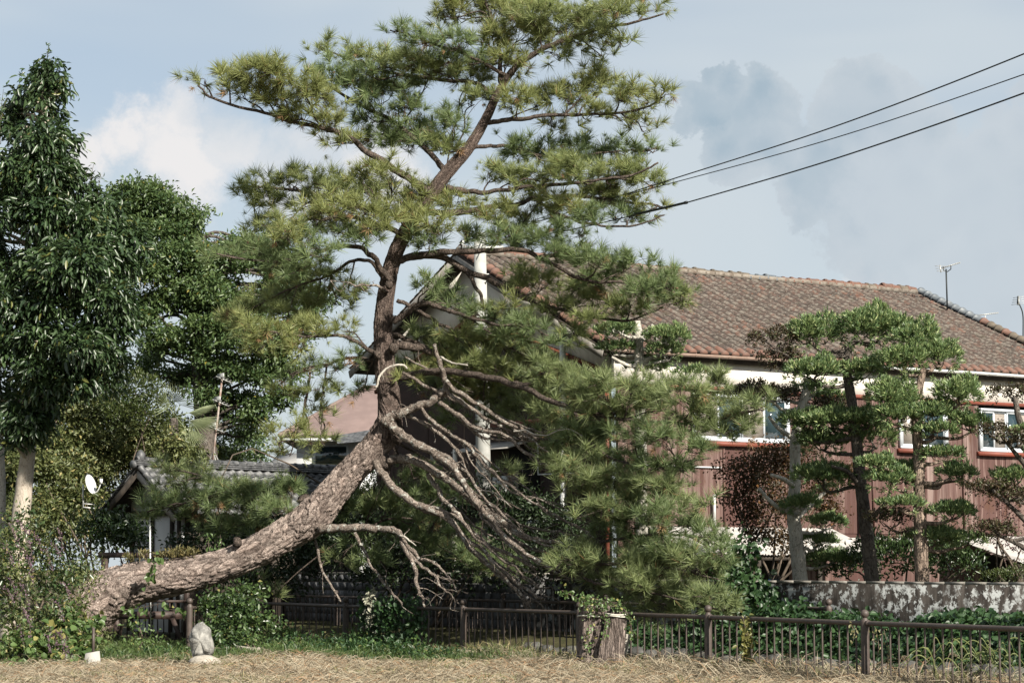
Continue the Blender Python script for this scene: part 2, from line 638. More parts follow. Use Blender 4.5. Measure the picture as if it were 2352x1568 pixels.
RW, RZ0, RZ1, RL = 6.415, 6.62, 9.50, 15.3
BW, BZ = 12.0, 7.05          # back eave
house = thing('tiled_house', 'long two storey house with weathered red-brown tiled roof and white upper wall', 'house', H(0.5, 0.55, 0.5))


def roof_z(w):
    return RZ0 + (RZ1 - RZ0) * w / RW if w <= RW else RZ1 + (BZ - RZ1) * (w - RW) / (BW - RW)


def slab(mb, pts, thick_vec):
    """prism from a polygon (quad or tri) and an offset vector"""
    a = np.array(pts, float)
    n = len(a)
    V = np.vstack([a, a + thick_vec])
    mb.add(V, np.arange(n)[None, ::-1], np.arange(n, 2 * n)[None, :],
           np.array([[i, (i + 1) % n, n + (i + 1) % n, n + i] for i in range(n)]))
    return mb


sl_len = math.hypot(RW, RZ1 - RZ0)
sv = unit(-GD * RW + UP * (RZ1 - RZ0))           # up the front slope
nv = np.cross(LD, sv)
nv = nv if nv[2] > 0 else -nv
deck = MB()
slab(deck, [H(0.05, 0.02, RZ0 - 0.03), H(RL, 0.02, RZ0 - 0.03), H(RL, RW, RZ1 - 0.03), H(0.05, RW, RZ1 - 0.03)], -nv * 0.11)
slab(deck, [H(0.05, RW + 0.004, RZ1 - 0.03), H(RL, RW + 0.004, RZ1 - 0.03), H(RL, BW, BZ - 0.03), H(0.05, BW, BZ - 0.03)], -UP * 0.11)
roof = part('roof', deck, M_wood_dark, house)
# tiles
prof_x = np.array([0, 0.17, 0.36, 0.54, 0.66, 0.76, 0.88, 1.0]) * (TW + 0.012)
prof_z = np.array([0.010, -0.008, -0.014, -0.006, 0.026, 0.052, 0.048, 0.010])
tl = TE + 0.05


def tile_mesh():
    m = MB()
    n = len(prof_x)
    V = []
    for (yy, lift) in ((0.0, 0.034), (tl, 0.004)):
        for x, z in zip(prof_x, prof_z):
            V.append((x, yy, z + lift))
    for x, z in zip(prof_x, prof_z):
        V.append((x, 0.004, z + 0.004))
    i = np.arange(n - 1)
    m.add(V, np.stack([i, i + 1, n + i + 1, n + i], -1), np.stack([2 * n + i, 2 * n + i + 1, i + 1, i], -1))
    return m


tm = tile_mesh()
tile_me = tm.mesh('roof_tile')
tile_me.materials.append(M_tile)
RMAT = np.stack([LD, sv, nv], 1)
tiles = []
ncol, nrow = int(RL / TW), int(sl_len / TE)
for ci in range(ncol):
    for ri in range(nrow):
        base = H(ci * TW + 0.06, 0, RZ0) + sv * (ri * TE - 0.05) + nv * (0.012 + 0.01 * rng.random())
        tiles.append((ci, ri, base, rng.normal(0, 0.016, 3)))
vis = sorted([q for q in tiles if q[0] > 7], key=lambda q: q[2][1])
keep = set((q[0], q[1]) for q in vis[:300])
rest = MB()
TV, TF = np.vstack(tm.v), tm.f
rot_e = Matrix([list(r) for r in RMAT]).to_euler()
for ci, ri, base, jit in tiles:
    if (ci, ri) in keep:
        o = piece('roof_tile', tile_me, roof, base, (rot_e[0] + jit[0], rot_e[1] + jit[1], rot_e[2] + jit[2] * 0.6))
    else:
        th = jit[2] * 0.8
        J = np.array([[math.cos(th), -math.sin(th), 0], [math.sin(th), math.cos(th), jit[1]], [0, jit[0], 1]])
        rest.add((TV @ J.T) @ RMAT.T + base, *TF)
part('roof_tiles', rest, M_tile, roof, kind='stuff', label='rows of weathered brown tiles higher up the slope')
# round-ended eave tiles
et = MB()
a = np.linspace(0, math.pi, 9)
ring = np.stack([0.105 * np.cos(a), np.zeros(9), 0.085 * np.sin(a) - 0.02], 1)
et.add(np.vstack([ring, ring + [0, 0.28, 0.01], [[0, 0, -0.02]]]),
       np.array([[i + 1, i, 9 + i, 10 + i] for i in range(8)]), np.array([[18, i, i + 1] for i in range(8)]))
eave_me = et.mesh('eave_tile', True)
eave_me.materials.append(M_ridge_red)
for ci in range(ncol):
    piece('eave_tile', eave_me, roof, H(ci * TW + 0.325, -0.075, RZ0 - 0.005), rot_e)
# back slope, only its edge shows
bs = MB()
sb = unit(H(0, BW, BZ) - H(0, RW, RZ1))
for i in range(22):
    w0, w1 = RW + i * 0.254, RW + (i + 1) * 0.254 + 0.04
    slab(bs, [H(0.0, w0, roof_z(w0) + 0.02), H(RL, w0, roof_z(w0) + 0.02), H(RL, w1, roof_z(w1) + 0.04), H(0.0, w1, roof_z(w1) + 0.04)], -UP * 0.03)
part('back_slope', bs, M_tile, roof, label='far slope of the roof')
# mortar band and ridge caps
mbd = MB().bar(H(0.1, RW - 0.10, RZ1 + 0.02), H(RL, RW - 0.10, RZ1 + 0.02), 0.16, 0.12)
part('ridge_mortar', mbd, M_mortar, roof)


def cap_mesh(L, r, lip):
    m = MB()
    a = np.linspace(-0.25, math.pi + 0.25, 11)
    ro = [(0, r + lip), (0.05, r + lip), (0.055, r), (L + 0.03, r * 0.93)]
    V = [(x, rr * math.cos(t), rr * math.sin(t) * 0.85) for x, rr in ro for t in a]
    fs = []
    for i in range(len(ro) - 1):
        for j in range(10):
            fs.append((i * 11 + j, i * 11 + j + 1, (i + 1) * 11 + j + 1, (i + 1) * 11 + j))
    m.add(V, np.array(fs), np.array([[j + 1, j, 5] for j in range(10) if j not in (4, 5)]))
    return m.mesh('ridge_tile', True)


caps = []
for mm in (M_ridge_red, M_ridge_moss, M_ridge_grey):
    me = cap_mesh(0.30, 0.125, 0.022)
    me.materials.append(mm)
    caps.append(me)
zr = math.atan2(LD[1], LD[0])
t = 0.1
while t < RL - 0.25:
    kind = 0 if t < 6.9 else (1 if t < 8.9 else (2 if t < 10.2 else 0 if t < 12 else (0 if rng.random() < 0.6 else 1)))
    if rng.random() < 0.08:
        kind = 1
    sag = -0.06 * math.sin(math.pi * t / RL)
    piece('ridge_tile', caps[kind], roof, H(t, RW - 0.04, RZ1 + 0.085 + sag + 0.012 * rng.normal()), (rng.normal() * 0.04, rng.normal() * 0.02, zr))
    t += 0.30
# verge tiles down the right-hand gable edge
down = unit(-sv)
vz = Matrix([list(r) for r in np.stack([down, np.cross(nv, down), nv], 1)]).to_euler()
for i in range(23):
    piece('verge_tile', caps[2 if i < 9 else (1 if i % 3 else 0)], roof, H(RL - 0.04, RW - 0.12, RZ1 + 0.03) + down * i * 0.30 + nv * 0.02, vz)
vz2 = Matrix([list(r) for r in np.stack([-sv, np.cross(nv, -sv), nv], 1)]).to_euler()
for i in range(23):
    piece('verge_tile', caps[0 if i % 4 else 1], roof, H(0.06, RW - 0.12, RZ1 + 0.03) - sv * i * 0.30 + nv * 0.015, vz2)
# barge boards, soffit edge, gutter, fascia
b = MB()
b.bar(H(0.0, 0.0, RZ0 - 0.17), H(0.0, RW, RZ1 - 0.17), 0.035, 0.20)
part('barge_board', b, M_wood_grey, roof)
b = MB()
b.bar(H(0.0, RW, RZ1 - 0.17), H(0.0, BW, BZ - 0.17), 0.035, 0.20)
part('barge_board', b, M_wood_grey, roof)
part('fascia', MB().bar(H(0.1, 0.10, RZ0 - 0.13), H(RL, 0.10, RZ0 - 0.13), 0.03, 0.16), M_wood_dark, roof)


def gutter(t0, t1, m):
    a = np.linspace(-0.1, math.pi + 0.1, 9)
    out = MB()
    ts = np.arange(t0, t1 + 0.01, 1.0)
    for i in range(len(ts) - 1):
        for (ra, sgn) in ((0.062, 1), (0.054, -1)):
            V = [H(tt, -0.065 + ra * math.cos(q), RZ0 - 0.055 - ra * math.sin(q) * 1.05 - 0.006 * math.sin(tt)) for tt in (ts[i], ts[i + 1]) for q in a]
            fs = np.array([[j, j + 1, 9 + j + 1, 9 + j] for j in range(8)])
            out.add(V, fs if sgn > 0 else fs[:, ::-1])
    return part('gutter', out, m, house)


def brackets(g, ts, m):
    for tt in ts:
        part('bracket', MB().tube([H(tt, -0.065 + 0.066 * math.cos(q), RZ0 - 0.055 - 0.069 * math.sin(q)) for q in np.linspace(-0.2, math.pi + 0.2, 7)], 0.008, 5), m, g)


gt = gutter(0.2, 7.2, M_gutter_brown)
brackets(gt, np.arange(0.6, 7, 0.95), M_gutter_brown)
gt = gutter(7.3, RL - 0.1, M_white_metal)
brackets(gt, np.arange(7.8, 15, 0.95), M_white_metal)

# walls
TRIM_Z, WW = 5.83, 0.24
wl = MB()
slab(wl, [H(0.5, WW, TRIM_Z), H(14.9, WW, TRIM_Z), H(14.9, WW, RZ0 + 0.05), H(0.5, WW, RZ0 + 0.05)], -GD * 0.12)
part('front_wall', wl, M_plaster, house, label='white plastered band under the eaves')
core = MB()
slab(core, [H(0.62, WW + 0.06, 0.3), H(14.8, WW + 0.06, 0.3), H(14.8, WW + 0.06, TRIM_Z), H(0.62, WW + 0.06, TRIM_Z)], -GD * 0.08)
part('inner_wall', core, M_black, house)


def chev(w):
    return 6.22 + 0.31 * (w - 0.79) if w < 6.4 else 6.22 + 0.31 * 5.61 - 0.31 * (w - 6.4)


gw = MB()
ws = [0.551, 3.0, 6.4, 9.0, 11.4]
for a_, b_ in zip(ws[:-1], ws[1:]):
    slab(gw, [H(0.5, a_, chev(a_)), H(0.5, b_, chev(b_)), H(0.5, b_, roof_z(b_) - 0.10), H(0.5, a_, roof_z(a_) - 0.10)], LD * 0.11)
part('gable_wall', gw, M_plaster, house, label='white plastered gable in the shade')
gc_ = MB()
for a_, b_ in zip(ws[:-1], ws[1:]):
    slab(gc_, [H(0.58, a_ + 0.02, 0.3), H(0.58, b_ + 0.02, 0.3), H(0.58, b_ + 0.02, chev(b_)), H(0.58, a_ + 0.02, chev(a_))], LD * 0.05)
part('gable_core', gc_, M_wood_dark, house)
for a_, b_ in ((0.52, 6.4), (6.4, 11.4)):
    part('gable_trim', MB().bar(H(0.47, a_, chev(a_) - 0.02), H(0.47, b_, chev(b_) - 0.02), 0.07, 0.09), M_red_trim, house)
part('corner_trim', MB().bar(H(0.475, 0.52, 0.5), H(0.475, 0.52, chev(0.5)), 0.09, 0.09), M_red_trim, house)
part('eave_trim', MB().bar(H(0.55, WW - 0.045, TRIM_Z), H(14.9, WW - 0.045, TRIM_Z), 0.075, 0.085), M_red_trim, house)


def corrugated(name, pt, n_w, z0, z1, m, parent, amp=0.009, label=None):
    """pt(a, off, z): a runs 0..1 along the sheet, off is out of the wall"""
    a = np.linspace(0, 1, n_w * 4 + 1)
    off = amp * np.cos(a * n_w * 2 * math.pi)
    zf1 = z1 if callable(z1) else (lambda q: z1)
    V = [pt(q, o_, z0) for q, o_ in zip(a, off)] + [pt(q, o_, zf1(q)) for q, o_ in zip(a, off)]
    n = len(a)
    i = np.arange(n - 1)
    return part(name, MB().add(V, np.stack([i, i + 1, n + i + 1, n + i], -1)), m, parent, smooth=False, label=label)


WIN = [(2.6, 5.4), (8.86, 10.4), (11.5, 13.35)]
edges = [0.56, 1.3, 1.95, 2.6, 3.5, 4.45, 5.4, 6.25, 7.1, 8.0, 8.86, 9.6, 10.4, 10.95, 11.5, 12.4, 13.35, 14.1, 14.85]
for i, (t0, t1) in enumerate(zip(edges[:-1], edges[1:])):
    inwin = any(t0 >= a_ - 0.01 and t1 <= b_ + 0.01 for a_, b_ in WIN)
    z1 = 4.50 if inwin else TRIM_Z - 0.04
    zo = 0.013 * (i % 2)
    corrugated('cladding_sheet', lambda q, o_, z: H(t0 + (t1 - t0) * q, WW - 0.022 - zo - o_, z), int((t1 - t0) / 0.046), 2.55, z1, M_sheet, house)
    if i not in (4, 5, 14):
        corrugated('cladding_sheet', lambda q, o_, z: H(t0 + (t1 - t0) * q, WW - 0.005 - zo - o_, z), int((t1 - t0) / 0.046), 0.5, 2.56, M_sheet, house)
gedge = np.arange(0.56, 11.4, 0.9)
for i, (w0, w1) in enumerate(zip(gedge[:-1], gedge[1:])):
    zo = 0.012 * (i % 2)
    corrugated('cladding_sheet', lambda q, o_, z: H(0.54 - zo - o_, w0 + (w1 - w0) * q, z), 19, 0.5, lambda q: chev(w0 + (w1 - w0) * q) - 0.05, M_sheet_shade, house)
# seams between sheets on the front
for tt in (3.5, 5.4, 8.0, 10.95, 13.35):
    part('cover_strip', MB().bar(H(tt, WW - 0.05, 2.55), H(tt, WW - 0.05, 4.45), 0.02, 0.05), M_sheet, house)


def window(t0, t1, z0, z1, panes):
    f = MB()
    y = WW - 0.075
    for zz in (z0 + 0.03, z1 - 0.03):
        f.bar(H(t0, y, zz), H(t1, y, zz), 0.10, 0.06)
    for tt in (t0 + 0.03, t1 - 0.03):
        f.bar(H(tt, y + 0.002, z0 + 0.06), H(tt, y + 0.002, z1 - 0.06), 0.06, 0.10, up=LD)
    wobj = part('window', f, M_alu, house)
    n = len(panes)
    for i, pm in enumerate(panes):
        a_, b_ = t0 + 0.06 + (t1 - t0 - 0.12) * i / n, t0 + 0.06 + (t1 - t0 - 0.12) * (i + 1) / n
        yy = y + (0.03 if i % 2 else 0.0)
        s_ = MB()
        for zz in (z0 + 0.085, z1 - 0.085):
            s_.bar(H(a_, yy, zz), H(b_, yy, zz), 0.03, 0.05)
        for tt in (a_ + 0.02, b_ - 0.02):
            s_.bar(H(tt, yy + 0.001, z0 + 0.11), H(tt, yy + 0.001, z1 - 0.11), 0.04, 0.03, up=LD)
        part('sash', s_, M_alu, wobj)
        g_ = MB()
        slab(g_, [H(a_ + 0.03, yy + 0.006, z0 + 0.1), H(b_ - 0.03, yy + 0.006, z0 + 0.1), H(b_ - 0.03, yy + 0.006, z1 - 0.1), H(a_ + 0.03, yy + 0.006, z1 - 0.1)], -GD * 0.006)
        part('pane', g_, pm, wobj)
    part('sill', MB().bar(H(t0 - 0.08, WW - 0.08, z0 - 0.055), H(t1 + 0.08, WW - 0.08, z0 - 0.055), 0.13, 0.10), M_red_trim, wobj)


window(2.6, 5.4, 4.62, 5.70, [M_frost, M_glass, M_frost, M_glass])
window(8.86, 10.4, 4.62, 5.70, [M_frost, M_glass])
window(11.5, 13.35, 4.62, 5.70, [M_glass, M_frost, M_glass, M_frost])
# downpipes on the front
part('downpipe', MB().tube([H(7.55, WW - 0.13, 2.3), H(7.55, WW - 0.13, 4.4)], 0.045, 8), M_white_metal, house)
part('downpipe', MB().tube([H(3.15, WW - 0.13, 2.6), H(3.15, WW - 0.13, 3.4)], 0.04, 8), M_galv, house, label='short grey pipe above the lean-to')
part('flashing', MB().bar(H(1.2, WW - 0.06, 4.02), H(3.4, WW - 0.06, 4.02), 0.05, 0.03), M_white_metal, house)
# pipework and odds and ends on the shaded gable side
g1 = MB()
wv = 2.05
pz = [H(0.30, wv, 7.02), H(0.30, wv, 5.0), H(0.30, wv, 3.15), H(0.30, wv - 0.05, 3.02), H(0.30, wv - 0.25, 2.98)]
part('vent_pipe', g1.tube(pz, 0.075, 12), M_white_metal, house)
part('pipe_cap', MB().box(H(0.30, wv, 7.08), (0.20, 0.20, 0.16)).box(H(0.30, wv, 7.19), (0.34, 0.34, 0.05)), M_teal, house)
part('drain_pipe', MB().tube([H(0.28, 1.6 + 0.3, 2.86), H(0.28, 4.6, 2.72)], 0.055, 10), M_white_metal, house)
part('conduit', MB().tube([H(0.36, 3.2, 4.6), H(0.36, 3.2, 3.9), H(0.36, 1.4, 3.88)], 0.018, 6), M_white_metal, house)
part('canopy_trim', MB().bar(H(0.30, 1.8, 5.15), H(0.30, 5.2, 5.15), 0.08, 0.09), M_red_trim, house)
aw = MB()
slab(aw, [H(-0.35, 3.4, 4.50), H(-0.35, 6.0, 4.50), H(0.42, 6.0, 4.72), H(0.42, 3.4, 4.72)], UP * 0.035)
part('awning', aw, M_white_sheet, house)
op = MB().box(H(0.52, 3.9, 3.55), (0.9, 0.9, 1.9))
part('doorway', op, M_black, house)
acu = MB().box(H(0.12, 4.25, 3.62), (0.62, 0.34, 0.55), np.stack([GD, LD, UP], 1))
ac = part('air_conditioner', acu, M_white_metal, house)
gl = MB()
for i in range(6):
    gl.bar(H(-0.06, 4.0 + 0.10 * i, 3.42), H(-0.06, 4.0 + 0.10 * i, 3.82), 0.012, 0.012)
part('grille', gl, M_black, ac)
part('cable', MB().tube([H(0.34, 5.6, 8.0), H(0.30, 6.3, 7.5), H(0.28, 7.6, 6.9)], 0.02, 5), M_black, house)
for (z0, z1, w) in ((0.5, 4.6, 5.9), (0.5, 4.6, 7.0)):
    part('post', MB().bar(H(-0.3, w, z0), H(-0.3, w, z1), 0.11, 0.11), M_plaster if w < 6 else M_wood_grey, house)

# lean-to sheds against the front
def lean_to(t0, t1, z1, z0, depth, lab, cut=0.0):
    o = thing('lean_to_shed', lab, 'shed', H((t0 + t1) / 2, -depth / 2, 0.55))
    n = int((t1 - t0) / 0.09)
    a = np.linspace(0, 1, n * 4 + 1)
    off = 0.012 * np.cos(a * n * 2 * math.pi)
    V = [H(t0 + (t1 - t0) * q, WW - 0.10, z1 + o_) for q, o_ in zip(a, off)] + [H(t0 + (t1 - t0) * q, WW - 0.1 - depth, z0 + o_) for q, o_ in zip(a, off)]
    m_ = len(a)
    i = np.arange(m_ - 1)
    part('sheet_roof', MB().add(V, np.stack([i, i + 1, m_ + i + 1, m_ + i], -1)), M_white_sheet, o)
    part('beam', MB().bar(H(t0, WW - depth + 0.02, z0 - 0.07), H(t1, WW - depth + 0.02, z0 - 0.07), 0.08, 0.1), M_wood_dark, o)
    for tt in np.linspace(t0 + 0.1, t1 - 0.1, 4):
        part('post', MB().bar(H(tt, WW - depth + 0.02, 0.5), H(tt, WW - depth + 0.02, z0 - 0.12), 0.09, 0.09), M_wood_dark, o)
        part('rafter', MB().bar(H(tt, WW - 0.2, z1 - 0.06), H(tt, WW - depth, z0 - 0.04), 0.05, 0.06), M_wood_dark, o)
    return o


lean_to(1.2, 6.6, 2.66, 2.02, 1.9, 'white corrugated lean-to roof low on the house behind the maple')
lean_to(10.2, 15.6, 2.52, 1.85, 2.6, 'pale corrugated lean-to roof on dark posts near the right edge')
part('wall_rail', MB().bar(H(6.7, WW - 0.15, 2.42), H(10.1, WW - 0.15, 2.42), 0.07, 0.05), M_white_sheet, house)


# ------------------------------------------------------------------ foliage generators
def leaf_geo(c, d, nrm, L, Wd, shape='diamond', fold=0.25, droop=0.15):
    """c base points, d directions, nrm face normals: returns verts, faces"""
    n = len(c)
    d = unit(d)
    s = unit(np.cross(d, nrm))
    up = np.cross(s, d)
    L = np.broadcast_to(np.asarray(L, float), (n,))[:, None]
    Wd = np.broadcast_to(np.asarray(Wd, float), (n,))[:, None]
    if shape == 'needle':
        V = np.stack([c - s * Wd * 0.5, c + s * Wd * 0.5, c + d * L], 1)
        Fc = np.arange(n * 3).reshape(n, 3)
        return V.reshape(-1, 3), Fc
    if shape == 'diamond':
        mid = c + d * L * 0.45 - up * Wd * fold
        V = np.stack([c, mid + s * Wd * 0.5 + up * Wd * fold * 2, c + d * L - up * L * droop, mid - s * Wd * 0.5 + up * Wd * fold * 2], 1)
        b = np.arange(n)[:, None] * 4
        Fc = np.concatenate([b + np.array([[0, 1, 2]]), b + np.array([[0, 2, 3]])])
        return V.reshape(-1, 3), Fc
    # 'oval': six points
    V = np.stack([c,
                  c + d * L * 0.28 + s * Wd * 0.42 + up * Wd * fold,
                  c + d * L * 0.66 + s * Wd * 0.40 + up * Wd * fold - up * L * droop * 0.4,
                  c + d * L - up * L * droop,
                  c + d * L * 0.66 - s * Wd * 0.40 + up * Wd * fold - up * L * droop * 0.4,
                  c + d * L * 0.28 - s * Wd * 0.42 + up * Wd * fold,
                  c + d * L * 0.5 - up * L * droop * 0.3], 1)
    b = np.arange(n)[:, None] * 7
    Fc = np.concatenate([b + np.array([[6, i, (i + 1) % 6]]) for i in range(6)])
    return V.reshape(-1, 3), Fc


def rand_dir(n, zb=0.0):
    v = rng.normal(size=(n, 3))
    v[:, 2] += zb
    return unit(v)


def pad_points(pads, per_area, inner=0.25, lower=0.35, rough=0.12):
    """points on/in ellipsoids (cx, cy, cz, rx, ry, rz) -> positions, outward dirs, pad index"""
    Ps, Os, Is = [], [], []
    for i, (cx, cy, cz, rx, ry, rz) in enumerate(pads):
        area = math.pi * ((rx * rz) + (rx * ry) + (ry * rz)) * 1.3
        n = max(4, int(area * per_area))
        d = rand_dir(n, 0.25)
        flip = (d[:, 2] < 0) & (rng.random(n) > lower)
        d[flip, 2] *= -1
        lump = 1 + rough * (np.sin(5 * d[:, 0] + i) + np.sin(6 * d[:, 1] + 2 * i) + np.sin(5 * d[:, 2] + 3 * i)) * 0.6
        r = np.where(rng.random(n) < inner, rng.uniform(0.35, 0.8, n), rng.uniform(0.82, 1.06, n)) * lump
        R = np.array([rx, ry, rz])
        Ps.append(np.array([cx, cy, cz]) + d * R * r[:, None])
        Os.append(unit(d / R))
        Is.append(np.full(n, i))
    return np.vstack(Ps), np.vstack(Os), np.concatenate(Is)


def foliage(pads, per_area, per, L, Wd, shape='diamond', droop=0.2, spread=0.8, out=0.7, up=0.2, inner=0.25, lower=0.35,
            rough=0.12, cl=0.06, jitter=0.3, nup=0.5):
    """leafy clumps over ellipsoid pads; returns MB"""
    c, o, _ = pad_points(pads, per_area, inner, lower, rough)
    n = len(c)
    c = np.repeat(c, per, 0) + rng.normal(0, cl, (n * per, 3))
    o = np.repeat(o, per, 0)
    d = unit(o * out + rand_dir(n * per) * spread + np.array([0, 0, up - droop]))
    nr = unit(o * 0.5 + rand_dir(n * per) * 0.8 + np.array([0, 0, nup]))
    Ls = L * rng.uniform(1 - jitter, 1 + jitter, n * per)
    V, Fc = leaf_geo(c, d, nr, Ls, Wd * Ls / L, shape)
    return MB().add(V, Fc)


def sp(x, y, Y, rx, ry, rd=None):
    """ellipsoid pad given on the sheet at depth Y"""
    c = P(x, y, Y)
    s = S(Y)
    return (c[0], c[1], c[2], rx / s, (rd if rd else rx * 0.85) / s, ry / s)


def limb_tube(mb, a, b, r0, r1, sag=0.1, k=5, sides=6, wig=0.06):
    a, b = np.asarray(a, float), np.asarray(b, float)
    L = np.linalg.norm(b - a)
    m1 = a + (b - a) * 0.35 + np.array([0, 0, sag * L]) + rng.normal(0, wig * L, 3)
    m2 = a + (b - a) * 0.7 + np.array([0, 0, sag * L * 0.8]) + rng.normal(0, wig * L, 3)
    pts = spline([a, m1, m2, b], k)
    mb.tube(pts, np.linspace(r0, r1, len(pts)), sides)
    return pts


# ------------------------------------------------------------------ the leaning pine
M_pine_bark = bark_mat('pine_bark', (0.52, 0.42, 0.37), (0.72, 0.625, 0.565), (0.33, 0.255, 0.22), 22.0, (0.42, 0.41, 0.36), 0.64, (1, 1, 1.35), 0.16, 1.0, 0.05)
k = N(M_pine_bark.node_tree)      # the upper stem has darker, greyer bark
bs_ = [n_ for n_ in M_pine_bark.node_tree.nodes if n_.type == 'BSDF_PRINCIPLED'][0]
src_ = bs_.inputs['Base Color'].links[0].from_socket
sz_ = k.n('ShaderNodeSeparateXYZ')
k.l(pos(k), sz_.inputs[0])
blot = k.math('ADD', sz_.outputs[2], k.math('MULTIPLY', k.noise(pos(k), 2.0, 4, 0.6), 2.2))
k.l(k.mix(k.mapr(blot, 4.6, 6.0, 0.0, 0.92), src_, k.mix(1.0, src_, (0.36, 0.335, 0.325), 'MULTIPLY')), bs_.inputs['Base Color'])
at1 = k.n('ShaderNodeAttribute', attribute_name='crack')
at2 = k.n('ShaderNodeAttribute', attribute_name='plate')
src_ = bs_.inputs['Base Color'].links[0].from_socket
tone_ = k.math('ADD', k.math('MULTIPLY', at2.outputs['Fac'], 0.75), 1.0)
cc_ = k.n('ShaderNodeCombineColor')
for i_, sh_ in enumerate((1.0, 0.97, 0.95)):
    k.l(k.math('MULTIPLY', tone_, sh_), cc_.inputs[i_])
c_ = k.mix(1.0, src_, cc_.outputs[0], 'MULTIPLY')
k.l(k.mix(k.math('MULTIPLY', at1.outputs['Fac'], 0.8), c_, (0.060, 0.042, 0.034)), bs_.inputs['Base Color'])
M_pine_limb = bark_mat('pine_limb_bark', (0.085, 0.066, 0.055), (0.19, 0.15, 0.125), (0.022, 0.017, 0.014), 20.0, (0.30, 0.32, 0.27), 0.66, (1, 1, 0.7), 0.14, 0.9, 0.03)
M_dead = bark_mat('dead_limb_bark', (0.155, 0.122, 0.10), (0.37, 0.315, 0.27), (0.05, 0.038, 0.03), 18.0, (0.50, 0.50, 0.45), 0.56, (1, 1, 0.8), 0.14, 0.8, 0.03)
M_dead_pale = plain('bare_wood', (0.42, 0.39, 0.34), (0.27, 0.245, 0.21), 9.0, 0.85, b=0.4, bs=30)
M_needle = leaf_mat('pine_needles', (0.085, 0.120, 0.045), (0.345, 0.385, 0.150), 0.5, 0.34, (0.36, 0.44, 0.17), 0.35, (0.22, 0.15, 0.06), 0.02, 3.4, 0.35, 1.5)
M_needle_low = leaf_mat('pine_needles_low', (0.080, 0.118, 0.050), (0.315, 0.365, 0.155), 0.5, 0.34, (0.33, 0.42, 0.18), 0.35, (0.22, 0.13, 0.06), 0.02, 3.4, 0.35, 1.5)
M_needle_b = leaf_mat('pine_needles_yellowish', (0.090, 0.122, 0.044), (0.350, 0.380, 0.145), 0.5, 0.34, (0.40, 0.42, 0.13), 0.35, (0.24, 0.15, 0.06), 0.04, 2.2, 0.35, 1.5)
M_needle_c = leaf_mat('pine_needles_deep', (0.060, 0.100, 0.042), (0.25, 0.315, 0.135), 0.5, 0.34, (0.28, 0.38, 0.14), 0.35, (0.20, 0.13, 0.05), 0.02, 4.5, 0.35, 1.5)
M_needle_dead = plain('dead_needles', (0.20, 0.115, 0.055), (0.32, 0.20, 0.10), 6, 0.8)
M_cone = plain('pine_cone', (0.085, 0.05, 0.03), (0.16, 0.10, 0.06), 30, 0.8)

pine = thing('pine_tree', 'large leaning pine with bent scaly trunk and layered needle branches', 'tree', P(170, 1500, 44) * [1, 1, 0])


def sheet_path(pts, Y0, Y1):
    """polyline on the sheet -> world, depth running from Y0 to Y1"""
    pts = np.asarray(pts, float)
    seg = np.concatenate([[0], np.cumsum(np.linalg.norm(np.diff(pts[:, :2], axis=0), axis=1))])
    f = seg / seg[-1]
    return np.array([P(x, y, Y0 + (Y1 - Y0) * q) for (x, y), q in zip(pts[:, :2], f)]), f


trunk_s = [(120, 1560, 62, 44.6), (165, 1460, 64, 44.4), (205, 1400, 62, 44.3), (262, 1358, 56, 44.2), (330, 1336, 49, 44.1), (420, 1322, 43, 44.0), (505, 1300, 40, 43.9), (590, 1264, 40, 43.8),
           (665, 1222, 41, 43.7), (718, 1186, 45, 43.6), (760, 1136, 39, 43.5), (806, 1084, 36, 43.4), (852, 1036, 35, 43.3), (886, 990, 36, 43.25), (897, 940, 29, 43.2), (889, 880, 27, 43.2),
           (881, 800, 24.5, 43.2), (880, 730, 23, 43.2), (888, 670, 21.5, 43.2), (901, 605, 20, 43.15), (925, 545, 19, 43.1), (965, 480, 18, 43.1), (1012, 415, 17, 43.0),
           (1046, 375, 16, 43.0), (1078, 338, 14.5, 43.0), (1116, 273, 12, 43.0), (1138, 225, 10.5, 43.0), (1156, 193, 9.5, 43.0), (1178, 161, 8, 43.0)]
tp = spline(np.array(trunk_s, float), 24)
tw = np.array([P(q[0], q[1], q[3]) for q in tp])
trad = np.array([q[2] * np.interp(q[0], [250, 480, 720], [1.0, 0.93, 0.93]) / S(q[3]) for q in tp])


def lumpy_tube(pts, rad, sides, amp, scale):
    """tube with bark plates pushed in and out"""
    m = MB()
    m.tube(pts, rad, sides, True)
    V = m.v[0]
    n = len(pts)
    ang = np.tile(np.arange(sides) / sides * 2 * math.pi, n)
    along = np.repeat(np.concatenate([[0], np.cumsum(np.linalg.norm(np.diff(pts, axis=0), axis=1))]), sides)
    ctr = np.repeat(pts, sides, 0)
    q = V[:n * sides] - ctr
    rr = np.repeat(rad, sides)
    f = (np.sin(ang * 3 + along * 1.1) * 0.35 + np.sin(ang * 2 - along * 2.3 + 1) * 0.35 + np.sin(ang * 5 + along * 3.7) * 0.2) * amp
    f = f + rng.normal(0, amp * 0.25, len(f))
    V[:n * sides] = ctr + q * (1 + f)[:, None]
    return m


